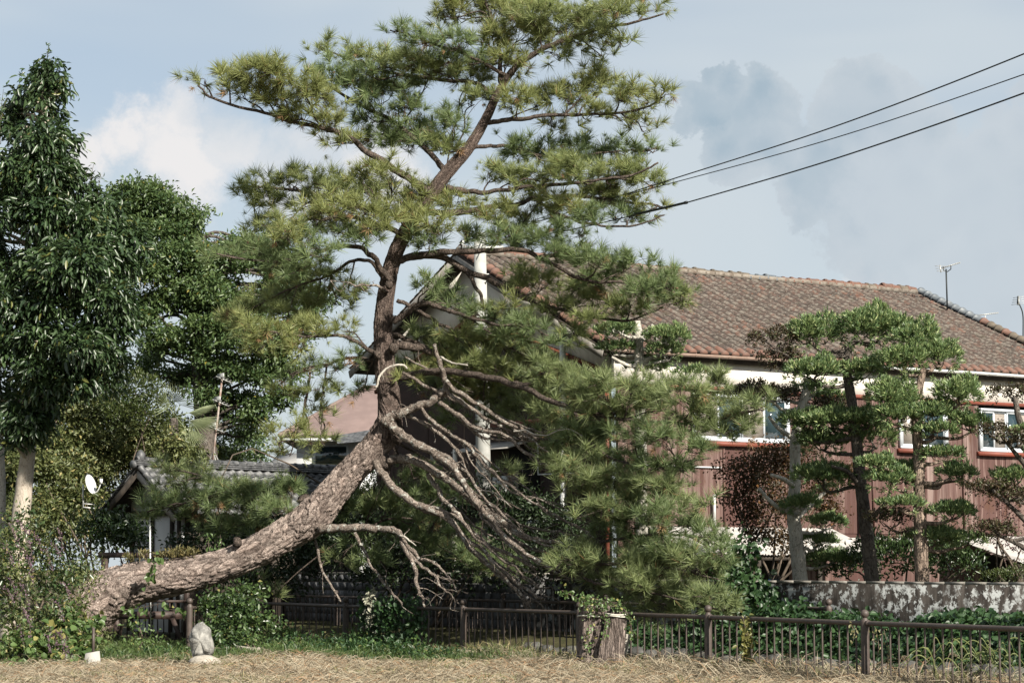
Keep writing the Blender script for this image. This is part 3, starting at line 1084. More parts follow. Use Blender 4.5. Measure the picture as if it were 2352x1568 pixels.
def bark_relief(pts, sides, na, la):
    """plates of a scaly bark on a (length, angle) grid: crack 0..1 and a random tone per plate"""
    al = np.concatenate([[0], np.cumsum(np.linalg.norm(np.diff(pts, axis=0), axis=1))])
    S_, A_ = np.meshgrid(al / la, np.arange(sides) / sides * na, indexing='ij')
    S_ = S_ + 0.35 * np.sin(A_ * 2 * math.pi / na * 3 + S_ * 0.9) + 0.25 * np.sin(A_ * 2 * math.pi / na * 7 - S_ * 2.1)
    rr_ = np.random.default_rng(3)
    ns_ = int(S_.max()) + 6
    jit = rr_.random((ns_, na, 3))
    f1 = np.full(S_.shape, 9.0)
    f2 = np.full(S_.shape, 9.0)
    tone = np.zeros(S_.shape)
    i0, j0 = np.floor(S_).astype(int), np.floor(A_).astype(int)
    for di in (-1, 0, 1):
        for dj in (-1, 0, 1):
            ii, jj = np.clip(i0 + di + 2, 0, ns_ - 1), (j0 + dj) % na
            px_ = i0 + di + jit[ii, jj, 0]
            py_ = j0 + dj + jit[ii, jj, 1]
            d = np.hypot(S_ - px_, A_ - py_)
            new = d < f1
            f2 = np.where(new, f1, np.minimum(f2, d))
            tone = np.where(new, jit[ii, jj, 2], tone)
            f1 = np.where(new, d, f1)
    crack = np.exp(-((f2 - f1) / 0.13) ** 2)
    return crack.ravel(), tone.ravel()


NS = 110
tm_ = lumpy_tube(tw, trad, NS, 0.045, 1)
crk, ton = bark_relief(tw, NS, 22, 0.17)
V_ = tm_.v[0]
ctr_ = np.repeat(tw, NS, 0)
q_ = V_[:len(ctr_)] - ctr_
ln_ = np.linalg.norm(q_, axis=1, keepdims=True)
dep_ = np.clip(np.repeat(trad, NS) * 0.09, 0.006, 0.03)
V_[:len(ctr_)] = ctr_ + q_ / ln_ * (ln_ + ((ton - 0.5) * 0.8 - crk)[:, None] * dep_[:, None])
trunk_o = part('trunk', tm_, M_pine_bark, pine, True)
for nm_, dat in (('crack', crk), ('plate', ton - 0.5)):
    at_ = trunk_o.data.attributes.new(nm_, 'FLOAT', 'POINT')
    at_.data.foreach_set('value', np.concatenate([dat, [0, 0]]).astype(np.float32))
# knots and old branch collars on the trunk
for (x, y, r, Y) in ((700, 1150, 20, 43.75), (905, 800, 15, 42.9), (905, 735, 12, 42.9), (868, 815, 13, 42.9), (893, 655, 12, 42.85), (880, 1060, 26, 43.2), (915, 1000, 24, 43.1), (545, 1245, 14, 43.5)):
    c = P(x, y, Y)
    R = r * 0.8 / S(Y)
    m = MB()
    a = np.linspace(0, 2 * math.pi, 11)[:-1]
    ph = np.linspace(-1.5, 1.5, 7)
    V = [c + R * np.array([math.cos(p_) * math.cos(q), math.cos(p_) * math.sin(q), math.sin(p_)]) * (1 + 0.15 * rng.normal()) for p_ in ph for q in a]
    m.add(V, np.array([[i * 10 + j, i * 10 + (j + 1) % 10, (i + 1) * 10 + (j + 1) % 10, (i + 1) * 10 + j] for i in range(6) for j in range(10)]))
    part('knot', m, M_pine_limb, pine)

# limb: sheet polyline, radii, depth start/end, pads (x, y, rx, ry)
LIMBS = [
    # crown top
    dict(p=[(1170, 172), (1203, 137), (1281, 98), (1360, 70), (1440, 55), (1525, 30)], r=(8, 2), Y=(43, 42.2),
         pads=[(1290, 62, 60, 26), (1350, 40, 60, 30), (1420, 30, 50, 28), (1490, 18, 35, 20), (1390, 78, 40, 18), (1385, 125, 18, 15), (1425, 105, 22, 12), (1270, 115, 45, 18), (1330, 95, 45, 18), (1240, 40, 50, 34)]),
    dict(p=[(1150, 190), (1146, 130), (1140, 70), (1120, 20), (1110, -30)], r=(6, 2), Y=(43, 43.6),
         pads=[(1130, 40, 60, 34), (1060, 40, 45, 34), (1110, 0, 60, 30), (1190, 15, 60, 30), (1200, 80, 60, 30), (1130, 100, 50, 28), (1020, 30, 24, 20), (1250, 5, 50, 24), (1160, 140, 50, 22)]),
    dict(p=[(1165, 180), (1120, 150), (1060, 120), (990, 100), (930, 78), (895, 70)], r=(5, 1.5), Y=(43, 42.2),
         pads=[(915, 72, 28, 18), (985, 95, 40, 22), (1045, 100, 50, 26), (1075, 140, 50, 20), (1000, 130, 40, 16)]),
    dict(p=[(1130, 214), (1086, 190), (998, 181), (890, 166), (793, 132), (735, 112)], r=(6, 1.5), Y=(43, 44.2),
         pads=[(750, 112, 32, 17), (815, 130, 45, 26), (880, 142, 50, 28), (950, 148, 50, 28), (1010, 160, 50, 26), (1075, 178, 40, 18), (860, 175, 40, 16)]),
    # long left limbs
    dict(p=[(990, 445), (964, 425), (905, 391), (841, 347), (778, 303), (714, 288), (622, 266), (500, 230), (452, 198)], r=(10, 2), Y=(43, 41.6),
         pads=[(468, 190, 22, 14), (525, 175, 40, 24), (585, 170, 40, 26), (560, 215, 55, 24), (640, 175, 42, 34), (640, 232, 55, 26), (700, 205, 50, 36), (690, 265, 50, 22), (745, 290, 50, 20), (790, 325, 45, 15), (735, 235, 45, 28)]),
    dict(p=[(1025, 395), (973, 337), (924, 293), (871, 264), (802, 225), (744, 195), (690, 160)], r=(7, 2), Y=(43, 44.0),
         pads=[(760, 180, 45, 30), (820, 200, 50, 34), (875, 225, 50, 36), (930, 250, 46, 30), (850, 275, 50, 22), (930, 185, 40, 28), (960, 300, 46, 22), (900, 320, 50, 20), (985, 165, 30, 20), (1040, 285, 46, 26), (1000, 330, 46, 18)]),
    dict(p=[(1060, 355), (1020, 320), (980, 300), (930, 300), (880, 310)], r=(5, 2), Y=(43, 44.6),
         pads=[(940, 330, 50, 24), (1010, 345, 40, 20), (870, 320, 46, 18), (1090, 230, 36, 26), (1080, 180, 36, 20)]),
    # right limbs, upper
    dict(p=[(1116, 282), (1183, 273), (1261, 266), (1330, 264), (1427, 259), (1500, 240), (1532, 205)], r=(6, 1.5), Y=(43, 42.0),
         pads=[(1190, 222, 46, 26), (1250, 225, 46, 26), (1310, 220, 46, 26), (1375, 205, 40, 28), (1430, 222, 40, 24), (1480, 232, 36, 22), (1520, 215, 18, 22), (1345, 268, 46, 18), (1430, 275, 36, 15), (1475, 298, 26, 12), (1270, 285, 46, 16), (1360, 175, 24, 18)]),
    dict(p=[(1086, 340), (1134, 334), (1183, 342), (1260, 360), (1350, 355), (1430, 345), (1505, 340)], r=(5, 1.5), Y=(43, 43.8),
         pads=[(1190, 350, 46, 24), (1250, 345, 46, 24), (1315, 340, 46, 24), (1380, 345, 42, 24), (1440, 355, 36, 22), (1500, 345, 22, 18), (1310, 385, 50, 20)]),
    dict(p=[(1027, 430), (1066, 437), (1110, 441), (1200, 430), (1330, 420), (1440, 405), (1512, 375)], r=(7, 2), Y=(43, 41.6),
         pads=[(1190, 405, 50, 26), (1260, 400, 50, 26), (1330, 395, 50, 26), (1400, 395, 46, 26), (1465, 400, 40, 24), (1500, 425, 30, 18), (1230, 440, 50, 20), (1130, 405, 32, 16), (1400, 435, 46, 18)]),
    dict(p=[(970, 487), (1030, 490), (1095, 481), (1183, 469), (1257, 452), (1380, 455), (1490, 470), (1535, 480)], r=(8, 2), Y=(43, 42.6),
         pads=[(1060, 470, 42, 24), (1130, 490, 46, 26), (1200, 490, 46, 26), (1280, 475, 46, 26), (1350, 465, 46, 24), (1420, 468, 46, 22), (1490, 478, 36, 18), (1000, 450, 36, 20), (960, 455, 40, 22)]),
    dict(p=[(1230, 458), (1290, 495), (1350, 515), (1420, 520), (1476, 515), (1525, 492)], r=(4, 1.5), Y=(42.7, 41.8),
         pads=[(1300, 505, 46, 18), (1370, 505, 46, 18), (1440, 500, 42, 18), (1250, 535, 46, 18), (1180, 540, 46, 16), (1330, 540, 40, 10)]),
    # left mid
    dict(p=[(945, 505), (880, 490), (841, 483), (744, 449), (622, 430), (540, 432)], r=(8, 2), Y=(43, 44.6),
         pads=[(560, 440, 24, 16), (605, 425, 36, 22), (665, 420, 42, 26), (730, 425, 42, 26), (790, 440, 42, 24), (620, 470, 42, 24), (690, 470, 44, 26), (590, 525, 28, 26), (640, 520, 36, 24), (850, 445, 40, 24)]),
    dict(p=[(930, 540), (880, 520), (820, 500), (760, 500), (690, 510), (620, 535)], r=(7, 2), Y=(43, 41.6),
         pads=[(830, 415, 44, 22), (890, 405, 40, 20), (770, 470, 46, 24), (840, 480, 46, 24), (910, 470, 46, 26), (720, 510, 46, 24), (790, 520, 46, 22), (870, 520, 46, 22), (660, 545, 46, 20), (950, 505, 40, 24), (960, 545, 36, 18), (1010, 530, 40, 20)]),
    dict(p=[(898, 648), (872, 610), (836, 573), (775, 566), (695, 593), (597, 600), (495, 585)], r=(8, 1.5), Y=(43, 41.2),
         pads=[(520, 582, 36, 16), (585, 578, 46, 18), (650, 565, 46, 22), (715, 555, 46, 22), (780, 540, 46, 20), (620, 610, 46, 18), (690, 615, 46, 20), (840, 555, 36, 14), (720, 580, 40, 16)]),
    dict(p=[(880, 640), (850, 600), (810, 600), (760, 630), (700, 650), (630, 680), (560, 720)], r=(5, 1.5), Y=(43.2, 44.4),
         pads=[(745, 640, 40, 24), (690, 660, 44, 24), (640, 690, 44, 22), (580, 715, 42, 20), (530, 735, 34, 18), (770, 690, 34, 22), (720, 700, 42, 20), (660, 725, 42, 18), (800, 660, 30, 18)]),
    dict(p=[(862, 811), (816, 783), (775, 771), (695, 773), (634, 763), (582, 761)], r=(5, 2), Y=(43, 41.8),
         pads=[(560, 752, 36, 18), (620, 770, 42, 20), (680, 755, 40, 20), (740, 765, 36, 18), (600, 795, 36, 12), (790, 755, 28, 16), (700, 790, 36, 12)]),
    dict(p=[(858, 828), (800, 821), (755, 835), (715, 840), (668, 858)], r=(4.5, 2), Y=(43.1, 44), dens=0.6,
         pads=[(670, 862, 28, 18), (720, 850, 28, 18), (770, 845, 32, 18), (815, 840, 28, 20), (830, 890, 18, 26)]),
    dict(p=[(752, 836), (744, 880), (735, 930), (738, 985)], r=(2.5, 1), Y=(43.7, 44), dens=0.5,
         pads=[(745, 900, 24, 26), (735, 960, 26, 30), (745, 1015, 24, 22), (780, 890, 22, 22)]),
    dict(p=[(712, 842), (704, 920), (684, 992), (655, 1030)], r=(3, 1), Y=(43.8, 43), dens=0.5,
         pads=[(700, 930, 30, 26), (672, 985, 34, 22), (640, 1010, 28, 20), (665, 1040, 34, 18), (715, 1010, 28, 24), (650, 900, 22, 18)]),
    # right, middle storey
    dict(p=[(912, 598), (977, 585), (1037, 577), (1110, 577), (1202, 573), (1259, 602), (1330, 640), (1440, 650), (1540, 660)], r=(9, 2), Y=(43.1, 41.4),
         pads=[(985, 560, 40, 18), (1060, 545, 40, 16), (1200, 560, 46, 20), (1260, 575, 46, 24), (1320, 595, 46, 26), (1385, 605, 46, 26), (1440, 615, 44, 24), (1500, 635, 40, 26), (1540, 660, 26, 24), (1380, 650, 46, 20), (1460, 670, 46, 20), (1150, 545, 40, 16)]),
    dict(p=[(940, 590), (1001, 587), (1073, 622), (1138, 650), (1202, 686), (1259, 702), (1339, 722), (1440, 735), (1530, 700)], r=(9, 2), Y=(43.1, 42.2),
         pads=[(1250, 650, 46, 24), (1315, 665, 46, 24), (1380, 690, 46, 22), (1450, 705, 46, 22), (1520, 695, 34, 22), (1290, 720, 46, 24), (1350, 745, 40, 18), (1560, 690, 20, 18), (1200, 640, 40, 18), (1310, 770, 26, 22)]),
    dict(p=[(1073, 626), (1104, 676), (1114, 706), (1158, 726), (1215, 740)], r=(5, 1.5), Y=(42.9, 42.4), dens=0.7,
         pads=[(1150, 720, 34, 18), (1205, 740, 36, 20), (1160, 760, 36, 18)]),
    dict(p=[(908, 734), (937, 718), (973, 698), (1030, 712), (1057, 722), (1138, 743), (1218, 750), (1260, 770)], r=(8, 1.5), Y=(43, 41.6),
         pads=[(985, 655, 34, 20), (1010, 690, 36, 18), (1060, 705, 36, 16), (1110, 725, 36, 16), (1165, 740, 38, 18), (1215, 755, 34, 18), (1250, 790, 30, 20), (1130, 760, 36, 16)]),
    dict(p=[(912, 690), (961, 714), (1009, 743), (1057, 760), (1114, 780), (1158, 795), (1240, 830), (1290, 870)], r=(5, 2), Y=(43.2, 43),
         pads=[(1050, 775, 42, 22), (1105, 795, 44, 24), (1165, 810, 44, 24), (1225, 830, 42, 24), (1010, 800, 36, 22), (1270, 860, 36, 22), (1140, 845, 44, 24), (1070, 840, 42, 22)]),
    dict(p=[(905, 790), (957, 797), (993, 809), (1020, 835), (1080, 850), (1140, 870)], r=(11, 2), Y=(43, 43.6), dens=0.8,
         pads=[(1010, 850, 36, 20), (1070, 870, 40, 22), (1130, 880, 40, 22), (960, 860, 28, 22), (1190, 880, 36, 20), (1110, 915, 36, 16)]),
    # long lower right limbs, reaching over the canal
    dict(p=[(905, 870), (1000, 852), (1100, 862), (1178, 880), (1226, 900), (1279, 924), (1319, 940), (1380, 955), (1450, 965), (1600, 970), (1745, 940)], r=(9, 2), Y=(43.2, 38.6), low=1,
         pads=[(1330, 905, 42, 24), (1390, 900, 42, 24), (1450, 895, 42, 22), (1510, 895, 42, 20), (1570, 900, 42, 18), (1640, 880, 34, 16), (1380, 955, 42, 24), (1445, 945, 42, 22), (1510, 940, 42, 22), (1580, 945, 42, 20), (1650, 950, 42, 18), (1710, 945, 36, 18), (1755, 935, 24, 16), (1590, 985, 42, 18), (1670, 995, 38, 16)]),
    dict(p=[(1178, 880), (1220, 880), (1270, 880), (1330, 870), (1400, 860)], r=(5, 2), Y=(42.2, 41.8), low=1,
         pads=[(1250, 890, 40, 22), (1310, 870, 40, 24), (1250, 850, 36, 20), (1290, 950, 40, 24), (1240, 930, 36, 20), (1350, 870, 36, 20)]),
    dict(p=[(1319, 945), (1346, 1000), (1385, 1040), (1425, 1060), (1485, 1072), (1559, 1060), (1630, 1050)], r=(4, 1.5), Y=(41.4, 38.8), low=1,
         pads=[(1330, 1000, 42, 24), (1395, 1005, 42, 24), (1460, 1010, 42, 22), (1525, 1015, 42, 20), (1590, 1030, 36, 16), (1440, 1060, 42, 20), (1510, 1070, 42, 18), (1570, 1075, 36, 16)]),
    dict(p=[(1340, 1043), (1383, 1075), (1430, 1100), (1476, 1119), (1541, 1140), (1640, 1158)], r=(4, 1.5), Y=(41.2, 38.8), low=1,
         pads=[(1400, 1090, 40, 22), (1460, 1110, 40, 22), (1520, 1130, 40, 20), (1580, 1145, 38, 16), (1620, 1160, 26, 10), (1440, 1150, 40, 20)]),
    dict(p=[(1198, 985), (1235, 1006), (1300, 1020), (1350, 1060), (1390, 1110), (1420, 1170)], r=(4, 1.5), Y=(42.2, 39.6), low=1,
         pads=[(1255, 1005, 36, 22), (1300, 1030, 40, 24), (1345, 1060, 40, 26), (1310, 1085, 36, 22), (1360, 1110, 38, 26), (1400, 1140, 38, 26), (1340, 1140, 32, 22), (1380, 1180, 38, 24), (1280, 1060, 30, 16)]),
    dict(p=[(1327, 1257), (1400, 1240), (1460, 1230), (1540, 1225), (1620, 1240), (1670, 1265)], r=(4, 1.5), Y=(41, 38.4), low=1,
         pads=[(1400, 1215, 40, 24), (1460, 1200, 42, 24), (1520, 1200, 42, 24), (1575, 1220, 42, 22), (1630, 1245, 38, 22), (1660, 1270, 26, 18), (1450, 1250, 42, 22), (1530, 1255, 42, 22)]),
    dict(p=[(1288, 1308), (1350, 1300), (1420, 1295), (1500, 1300), (1580, 1310), (1650, 1330)], r=(4, 1.5), Y=(40.6, 38.2), low=1,
         pads=[(1320, 1285, 36, 18), (1375, 1290, 40, 20), (1435, 1290, 42, 22), (1500, 1295, 42, 22), (1560, 1300, 42, 20), (1610, 1310, 38, 18)]),
    dict(p=[(1300, 1310), (1360, 1335), (1430, 1350), (1520, 1365), (1600, 1385), (1665, 1400)], r=(3.5, 1.5), Y=(40.4, 37.8), low=1,
         pads=[(1380, 1335, 40, 20), (1440, 1345, 42, 22), (1500, 1350, 42, 24), (1560, 1360, 42, 24), (1610, 1375, 38, 20), (1655, 1395, 30, 14), (1480, 1395, 42, 16), (1550, 1405, 40, 14), (1430, 1380, 36, 16)]),
    # low limbs on the left behind the leaning trunk
    dict(p=[(690, 1195), (640, 1160), (580, 1150), (500, 1140), (430, 1150), (340, 1175)], r=(6, 2), Y=(44.2, 45.2), low=1,
         pads=[(335, 1175, 28, 16), (385, 1165, 34, 20), (430, 1140, 38, 22), (490, 1138, 40, 22), (550, 1138, 40, 20), (610, 1132, 40, 20), (665, 1126, 36, 18), (440, 1190, 34, 16), (530, 1160, 40, 18), (600, 1150, 40, 18), (480, 1170, 38, 20), (560, 1195, 40, 22), (630, 1175, 38, 22), (500, 1215, 36, 18), (590, 1225, 34, 16), (660, 1140, 34, 20)]),
    dict(p=[(640, 1160), (560, 1125), (480, 1100), (400, 1075)], r=(3, 1.5), Y=(44.4, 45.8), low=1,
         pads=[(390, 1075, 24, 14), (440, 1090, 30, 14), (500, 1108, 34, 12), (560, 1115, 34, 12), (380, 1110, 22, 12), (470, 1105, 30, 12)]),
    dict(p=[(905, 770), (960, 790), (1030, 820), (1100, 860), (1180, 900), (1250, 930)], r=(6, 2), Y=(43.8, 45.2), low=1,
         pads=[(960, 780, 36, 20), (1000, 815, 40, 24), (1060, 830, 42, 26), (1120, 850, 42, 26), (1180, 870, 42, 26), (1230, 905, 40, 26), (1000, 880, 42, 26), (1070, 900, 42, 26), (1140, 915, 42, 26), (1200, 940, 42, 24), (950, 850, 34, 26), (1040, 950, 40, 22), (1110, 960, 40, 20)]),
    dict(p=[(900, 1010), (960, 1040), (1040, 1090), (1120, 1130), (1200, 1170)], r=(4, 1.5), Y=(44.5, 46.5), low=1,
         pads=[(950, 1090, 36, 22), (1010, 1130, 40, 24), (930, 1150, 40, 26), (990, 1190, 42, 26), (870, 1150, 36, 24), (820, 1180, 36, 24), (780, 1170, 34, 22), (900, 1230, 42, 26), (970, 1260, 42, 26), (1050, 1230, 40, 24), (1090, 1290, 42, 26), (1170, 1300, 42, 26), (840, 1270, 36, 24)]),
    # shaded growth under the crown
    dict(p=[(840, 1215), (900, 1190), (960, 1200), (1020, 1260), (1080, 1300)], r=(3, 1), Y=(44.5, 46), low=1, dens=0.5,
         pads=[(900, 1170, 36, 20), (950, 1200, 34, 20), (850, 1160, 34, 20), (1010, 1270, 30, 18), (1170, 1095, 42, 18), (780, 1290, 30, 16), (620, 1370, 26, 20)]),
]
DEAD = [
    ([(997, 791), (1013, 839), (1023, 872), (1020, 895), (997, 918), (961, 932), (916, 950), (882, 972)], 5, 13, (42.3, 42.9)),
    ([(1024, 872), (1057, 904), (1138, 952), (1198, 988), (1235, 1008)], 6, 4, (42.4, 41.6)),
    ([(1020, 892), (1078, 938), (1138, 972), (1210, 1008)], 6, 4, (42.5, 42)),
    ([(924, 855), (961, 880), (1017, 904), (1049, 920)], 4.5, 4, (42.6, 42.6)),
    ([(1009, 925), (1049, 952), (1094, 984), (1158, 1000), (1218, 1045), (1243, 1061), (1310, 1095)], 6, 3, (42.6, 41)),
    ([(965, 932), (985, 960), (1025, 992), (1082, 1029), (1114, 1069), (1170, 1113), (1230, 1157), (1312, 1200), (1355, 1222)], 5.5, 2, (42.7, 40.8)),
    ([(915, 950), (945, 956), (1001, 992), (1053, 1037), (1069, 1081), (1094, 1121), (1148, 1193)], 5, 3.5, (42.9, 42)),
    ([(888, 972), (916, 992), (949, 1012), (997, 1041), (1037, 1069), (1061, 1101), (1097, 1157), (1140, 1208), (1187, 1255), (1234, 1286), (1288, 1308)], 12, 4, (42.9, 40.6)),
    ([(895, 1055), (924, 1053), (961, 1061), (1001, 1084), (1041, 1108), (1086, 1145), (1144, 1189), (1195, 1228), (1253, 1243), (1327, 1257)], 12, 5, (43.1, 41)),
    ([(862, 1060), (882, 1091), (917, 1130), (960, 1161), (1015, 1181), (1054, 1216), (1077, 1255), (1140, 1310), (1195, 1364), (1218, 1396)], 11, 4, (43, 41.6)),
    ([(1070, 1240), (1101, 1255), (1155, 1310), (1226, 1364), (1249, 1376)], 6, 3, (42.2, 41.3)),
    ([(985, 1085), (995, 1111), (1023, 1150), (1054, 1181), (1085, 1220), (1136, 1259), (1195, 1286), (1226, 1302)], 7, 4, (42.9, 41.5)),
    ([(732, 1214), (804, 1212), (851, 1212), (894, 1216), (917, 1228), (929, 1259), (956, 1310), (964, 1361), (978, 1392)], 12, 3, (43.4, 42)),
    ([(929, 1259), (968, 1302), (999, 1321), (1011, 1345), (1038, 1366)], 5, 2, (42.7, 42)),
    ([(925, 1235), (952, 1271), (991, 1290), (1023, 1314), (1050, 1351)], 6, 2, (42.8, 42.4)),
    ([(723, 1240), (742, 1310), (781, 1380)], 4, 3, (43.7, 43.4)),
    ([(815, 1222), (851, 1294), (900, 1360), (925, 1385)], 4, 3, (43.5, 43)),
    ([(884, 670), (864, 658), (816, 652), (759, 644)], 4, 1.2, (43, 42.4)),
    ([(1116, 1070), (1180, 1130), (1250, 1150), (1320, 1190), (1345, 1195)], 3, 1.2, (42, 41)),
    ([(1049, 952), (1100, 1000), (1160, 1010), (1240, 1010)], 4.5, 2.5, (42.7, 42)),
    ([(1086, 1145), (1110, 1190), (1160, 1240), (1215, 1290)], 5, 3, (42.3, 41.4)),
    ([(930, 820), (985, 850), (1030, 880), (1078, 940)], 3, 3, (42.9, 42.6)),
]
PALE = [
    ([(862, 890), (872, 862), (896, 842), (924, 838), (935, 845)], 3, 2.4, (42.2, 42.4)),
    ([(1012, 820), (1040, 833), (1075, 838)], 3, 1.5, (42.2, 41.8)),
    ([(917, 1228), (940, 1240), (955, 1252)], 3, 1, (42.6, 42.3)),
    ([(1116, 1100), (1150, 1112), (1172, 1130)], 1.5, 0.8, (42, 41.8)),
    ([(1180, 990), (1210, 990), (1250, 1000), (1300, 985), (1340, 1000)], 2, 1, (41.6, 40.6)),
    ([(1090, 1128), (1130, 1128), (1158, 1150)], 1.6, 0.8, (42.2, 41.8)),
]


def tuft_templates(n_t, needles, L, width):
    out = []
    for _ in range(n_t):
        h = rng.random(needles)
        base = np.stack([np.zeros(needles), np.zeros(needles), h * 0.085], 1)
        th = rng.random(needles) * 2 * math.pi
        pol = np.radians(rng.uniform(12, 52, needles) + (1 - h) * 38)
        d = np.stack([np.sin(pol) * np.cos(th), np.sin(pol) * np.sin(th), np.cos(pol)], 1)
        nr = rand_dir(needles)
        V, Fc = leaf_geo(base, d, nr, L * rng.uniform(0.75, 1.15, needles), width, 'needle')
        out.append((V, Fc))
    return out


TUFT = tuft_templates(14, 46, 0.225, 0.0115)


def place_tufts(mb, pts, axes, sc):
    ax = unit(axes)
    n = len(pts)
    ref = rand_dir(n)
    s = unit(np.cross(ax, ref))
    u = np.cross(s, ax)
    R = np.stack([s, u, ax], 2)
    which = rng.integers(0, len(TUFT), n)
    for w in range(len(TUFT)):
        idx = np.where(which == w)[0]
        if not len(idx):
            continue
        V, Fc = TUFT[w]
        VV = np.einsum('nij,vj->nvi', R[idx], V) * sc[idx, None, None] + pts[idx, None, :]
        FF = Fc[None] + (np.arange(len(idx)) * len(V))[:, None, None]
        mb.add(VV.reshape(-1, 3), FF.reshape(-1, 3))


cone_mb = MB()
a = np.arange(8) * math.pi / 4
cone_mb.add([(0, 0, -0.035)] + [(0.022 * math.cos(q), 0.022 * math.sin(q), -0.012) for q in a] + [(0.020 * math.cos(q), 0.020 * math.sin(q), 0.012) for q in a] + [(0, 0, 0.035)],
            np.array([[0, 1 + (j + 1) % 8, 1 + j] for j in range(8)] + [[17, 9 + j, 9 + (j + 1) % 8] for j in range(8)]),
            np.array([[1 + j, 1 + (j + 1) % 8, 9 + (j + 1) % 8, 9 + j] for j in range(8)]))
cone_me = cone_mb.mesh('pine_cone')
cone_me.materials.append(M_cone)


def wiggle(pts, amp):
    q = pts.copy()
    n = len(q)
    nz = rng.normal(0, 1, (n, 3))
    nz = (nz + np.roll(nz, 1, 0) + np.roll(nz, -1, 0)) / 3
    nz[0] = 0
    return q + nz * amp


for li, lb in enumerate(LIMBS):
    path, f = sheet_path(lb['p'], *lb['Y'])
    sm = wiggle(spline(path, 7), 0.022)
    s0 = S(43)
    m = MB()
    m.tube(sm, np.linspace(lb['r'][0], lb['r'][1], len(sm)) / s0, 10, True, 0.10)
    nm = MB()
    bm_ = MB()
    tips = []
    dens = lb.get('dens', 1.0)
    for (px, py, rx, ry) in lb['pads']:
        # depth of the pad: that of the nearest part of the limb, pushed in or out
        scr = np.array(lb['p'], float)
        dist = np.hypot(scr[:, 0] - px, scr[:, 1] - py)
        f_i = f[np.argmin(dist)]
        Yp = lb['Y'][0] + (lb['Y'][1] - lb['Y'][0]) * f_i + rng.uniform(-0.75, 0.75)
        c = P(px, py, Yp)
        R = np.array([rx, rx * 1.0, ry]) / S(Yp)
        # secondary branch from the limb
        j = np.argmin(np.linalg.norm(sm - c, axis=1) + 0.4 * rng.random(len(sm)))
        j = max(0, j - 3)
        sec = limb_tube(m, sm[j], c - np.array([0, 0, R[2] * 0.4]), 0.020, 0.010, 0.05, 4, 5, 0.05)
        ry = ry * (1.05 if lb.get('low') else 0.95)
        nt_ = max(6, int(math.pi * rx * ry / (78.0 if lb.get('low') else 88.0) * dens))
        ncl = max(3, nt_ // 6)
        d = rand_dir(ncl, 0.5)
        cl = c + d * R * rng.uniform(0.35, 1.0, (ncl, 1))
        for q in cl:
            b = sec[rng.integers(len(sec) // 2, len(sec))]
            mid = (b + q) / 2 + rng.normal(0, 0.05, 3) - [0, 0, 0.03]
            m.tube(spline([b, mid, q], 2), [0.009, 0.008, 0.007, 0.006, 0.005], 4, False)
        wh = rng.integers(0, ncl, nt_)
        off = rng.normal(0, 0.14, (nt_, 3)) * [1, 1, 0.6]
        pt = cl[wh] + off
        ax = unit(pt - c) * 0.7 + np.array([0, 0, 0.75]) + rng.normal(0, 0.35, (nt_, 3))
        scl = rng.choice([0.55, 0.8, 1.0, 1.25], nt_) * rng.uniform(0.9, 1.1, nt_)
        dd_ = rng.random(nt_) < 0.025
        place_tufts(nm, pt[~dd_], ax[~dd_], scl[~dd_])
        if dd_.any():
            place_tufts(bm_, pt[dd_] - [0, 0, 0.06], ax[dd_] * [1, 1, -0.6], scl[dd_] * 0.7)
        tips.append(pt)
        for q, h in zip(pt[::2], cl[wh][::2]):
            m.tube([h, q], [0.006, 0.004], 3, False)
    br = part('branch', m, M_pine_limb, pine, True)
    part('needles', nm, (M_needle_low, M_needle_c, M_needle_low)[li % 3] if lb.get('low') else (M_needle, M_needle_b, M_needle_c)[li % 3], br, kind='stuff')
    if bm_.n:
        part('dead_needles', bm_, M_needle_dead, br, kind='stuff', label='brown withered needle tufts')
    tips = np.vstack(tips)
    if not lb.get('low') and dens == 1.0:
        for q in tips[rng.choice(len(tips), min(len(tips), 5 if li < 8 else 3), replace=False)]:
            piece('pine_cone', cone_me, br, q + rng.normal(0, 0.03, 3), (rng.normal() * 0.6, rng.normal() * 0.6, 0))

extra = []
for i, (p_, r0, r1, Yr) in enumerate(DEAD):
    if len(p_) >= 5 and i not in (0, 12) and i < 14:
        j0 = 1 + i % 2
        a_ = np.array(p_[j0:], float)
        t_ = np.linspace(0, 1, len(a_))[:, None]
        for sg in (1, -1):
            o_ = np.array([[rng.uniform(10, 34), -sg * rng.uniform(14, 40)]]) * t_
            extra.append(([tuple(q) for q in a_ + o_], r0 * 0.5, r1 * 0.45, (Yr[0], Yr[1] + rng.uniform(-0.8, 0.8))))
for (p_, r0, r1, Yr) in DEAD + extra:
    path, f = sheet_path(p_, *Yr)
    kk_ = spline(path, 3)
    kk_[1:-1] += rng.normal(0, 0.011, (len(kk_) - 2, 3))
    sm = wiggle(spline(kk_, 3), 0.016)
    m = MB()
    m.tube(sm, np.linspace(r0, r1, len(sm)) * 0.88 * rng.uniform(0.88, 1.14, len(sm)) / S(42.5), 10, True, 0.14)
    for _ in range(len(sm) // 4):
        i = rng.integers(len(sm) // 4, len(sm))
        L = rng.choice([0.06, 0.1, 0.2, 0.4, 0.6]) * rng.uniform(0.7, 1.2)
        d = unit(np.array([rng.normal(0.5, 0.5), rng.normal(-0.3, 0.6), rng.normal(-0.35, 0.5)]))
        limb_tube(m, sm[i], sm[i] + d * L, 0.011, 0.003, 0.05, 3, 4, 0.12)
    part('dead_branch', m, M_dead, pine, True)
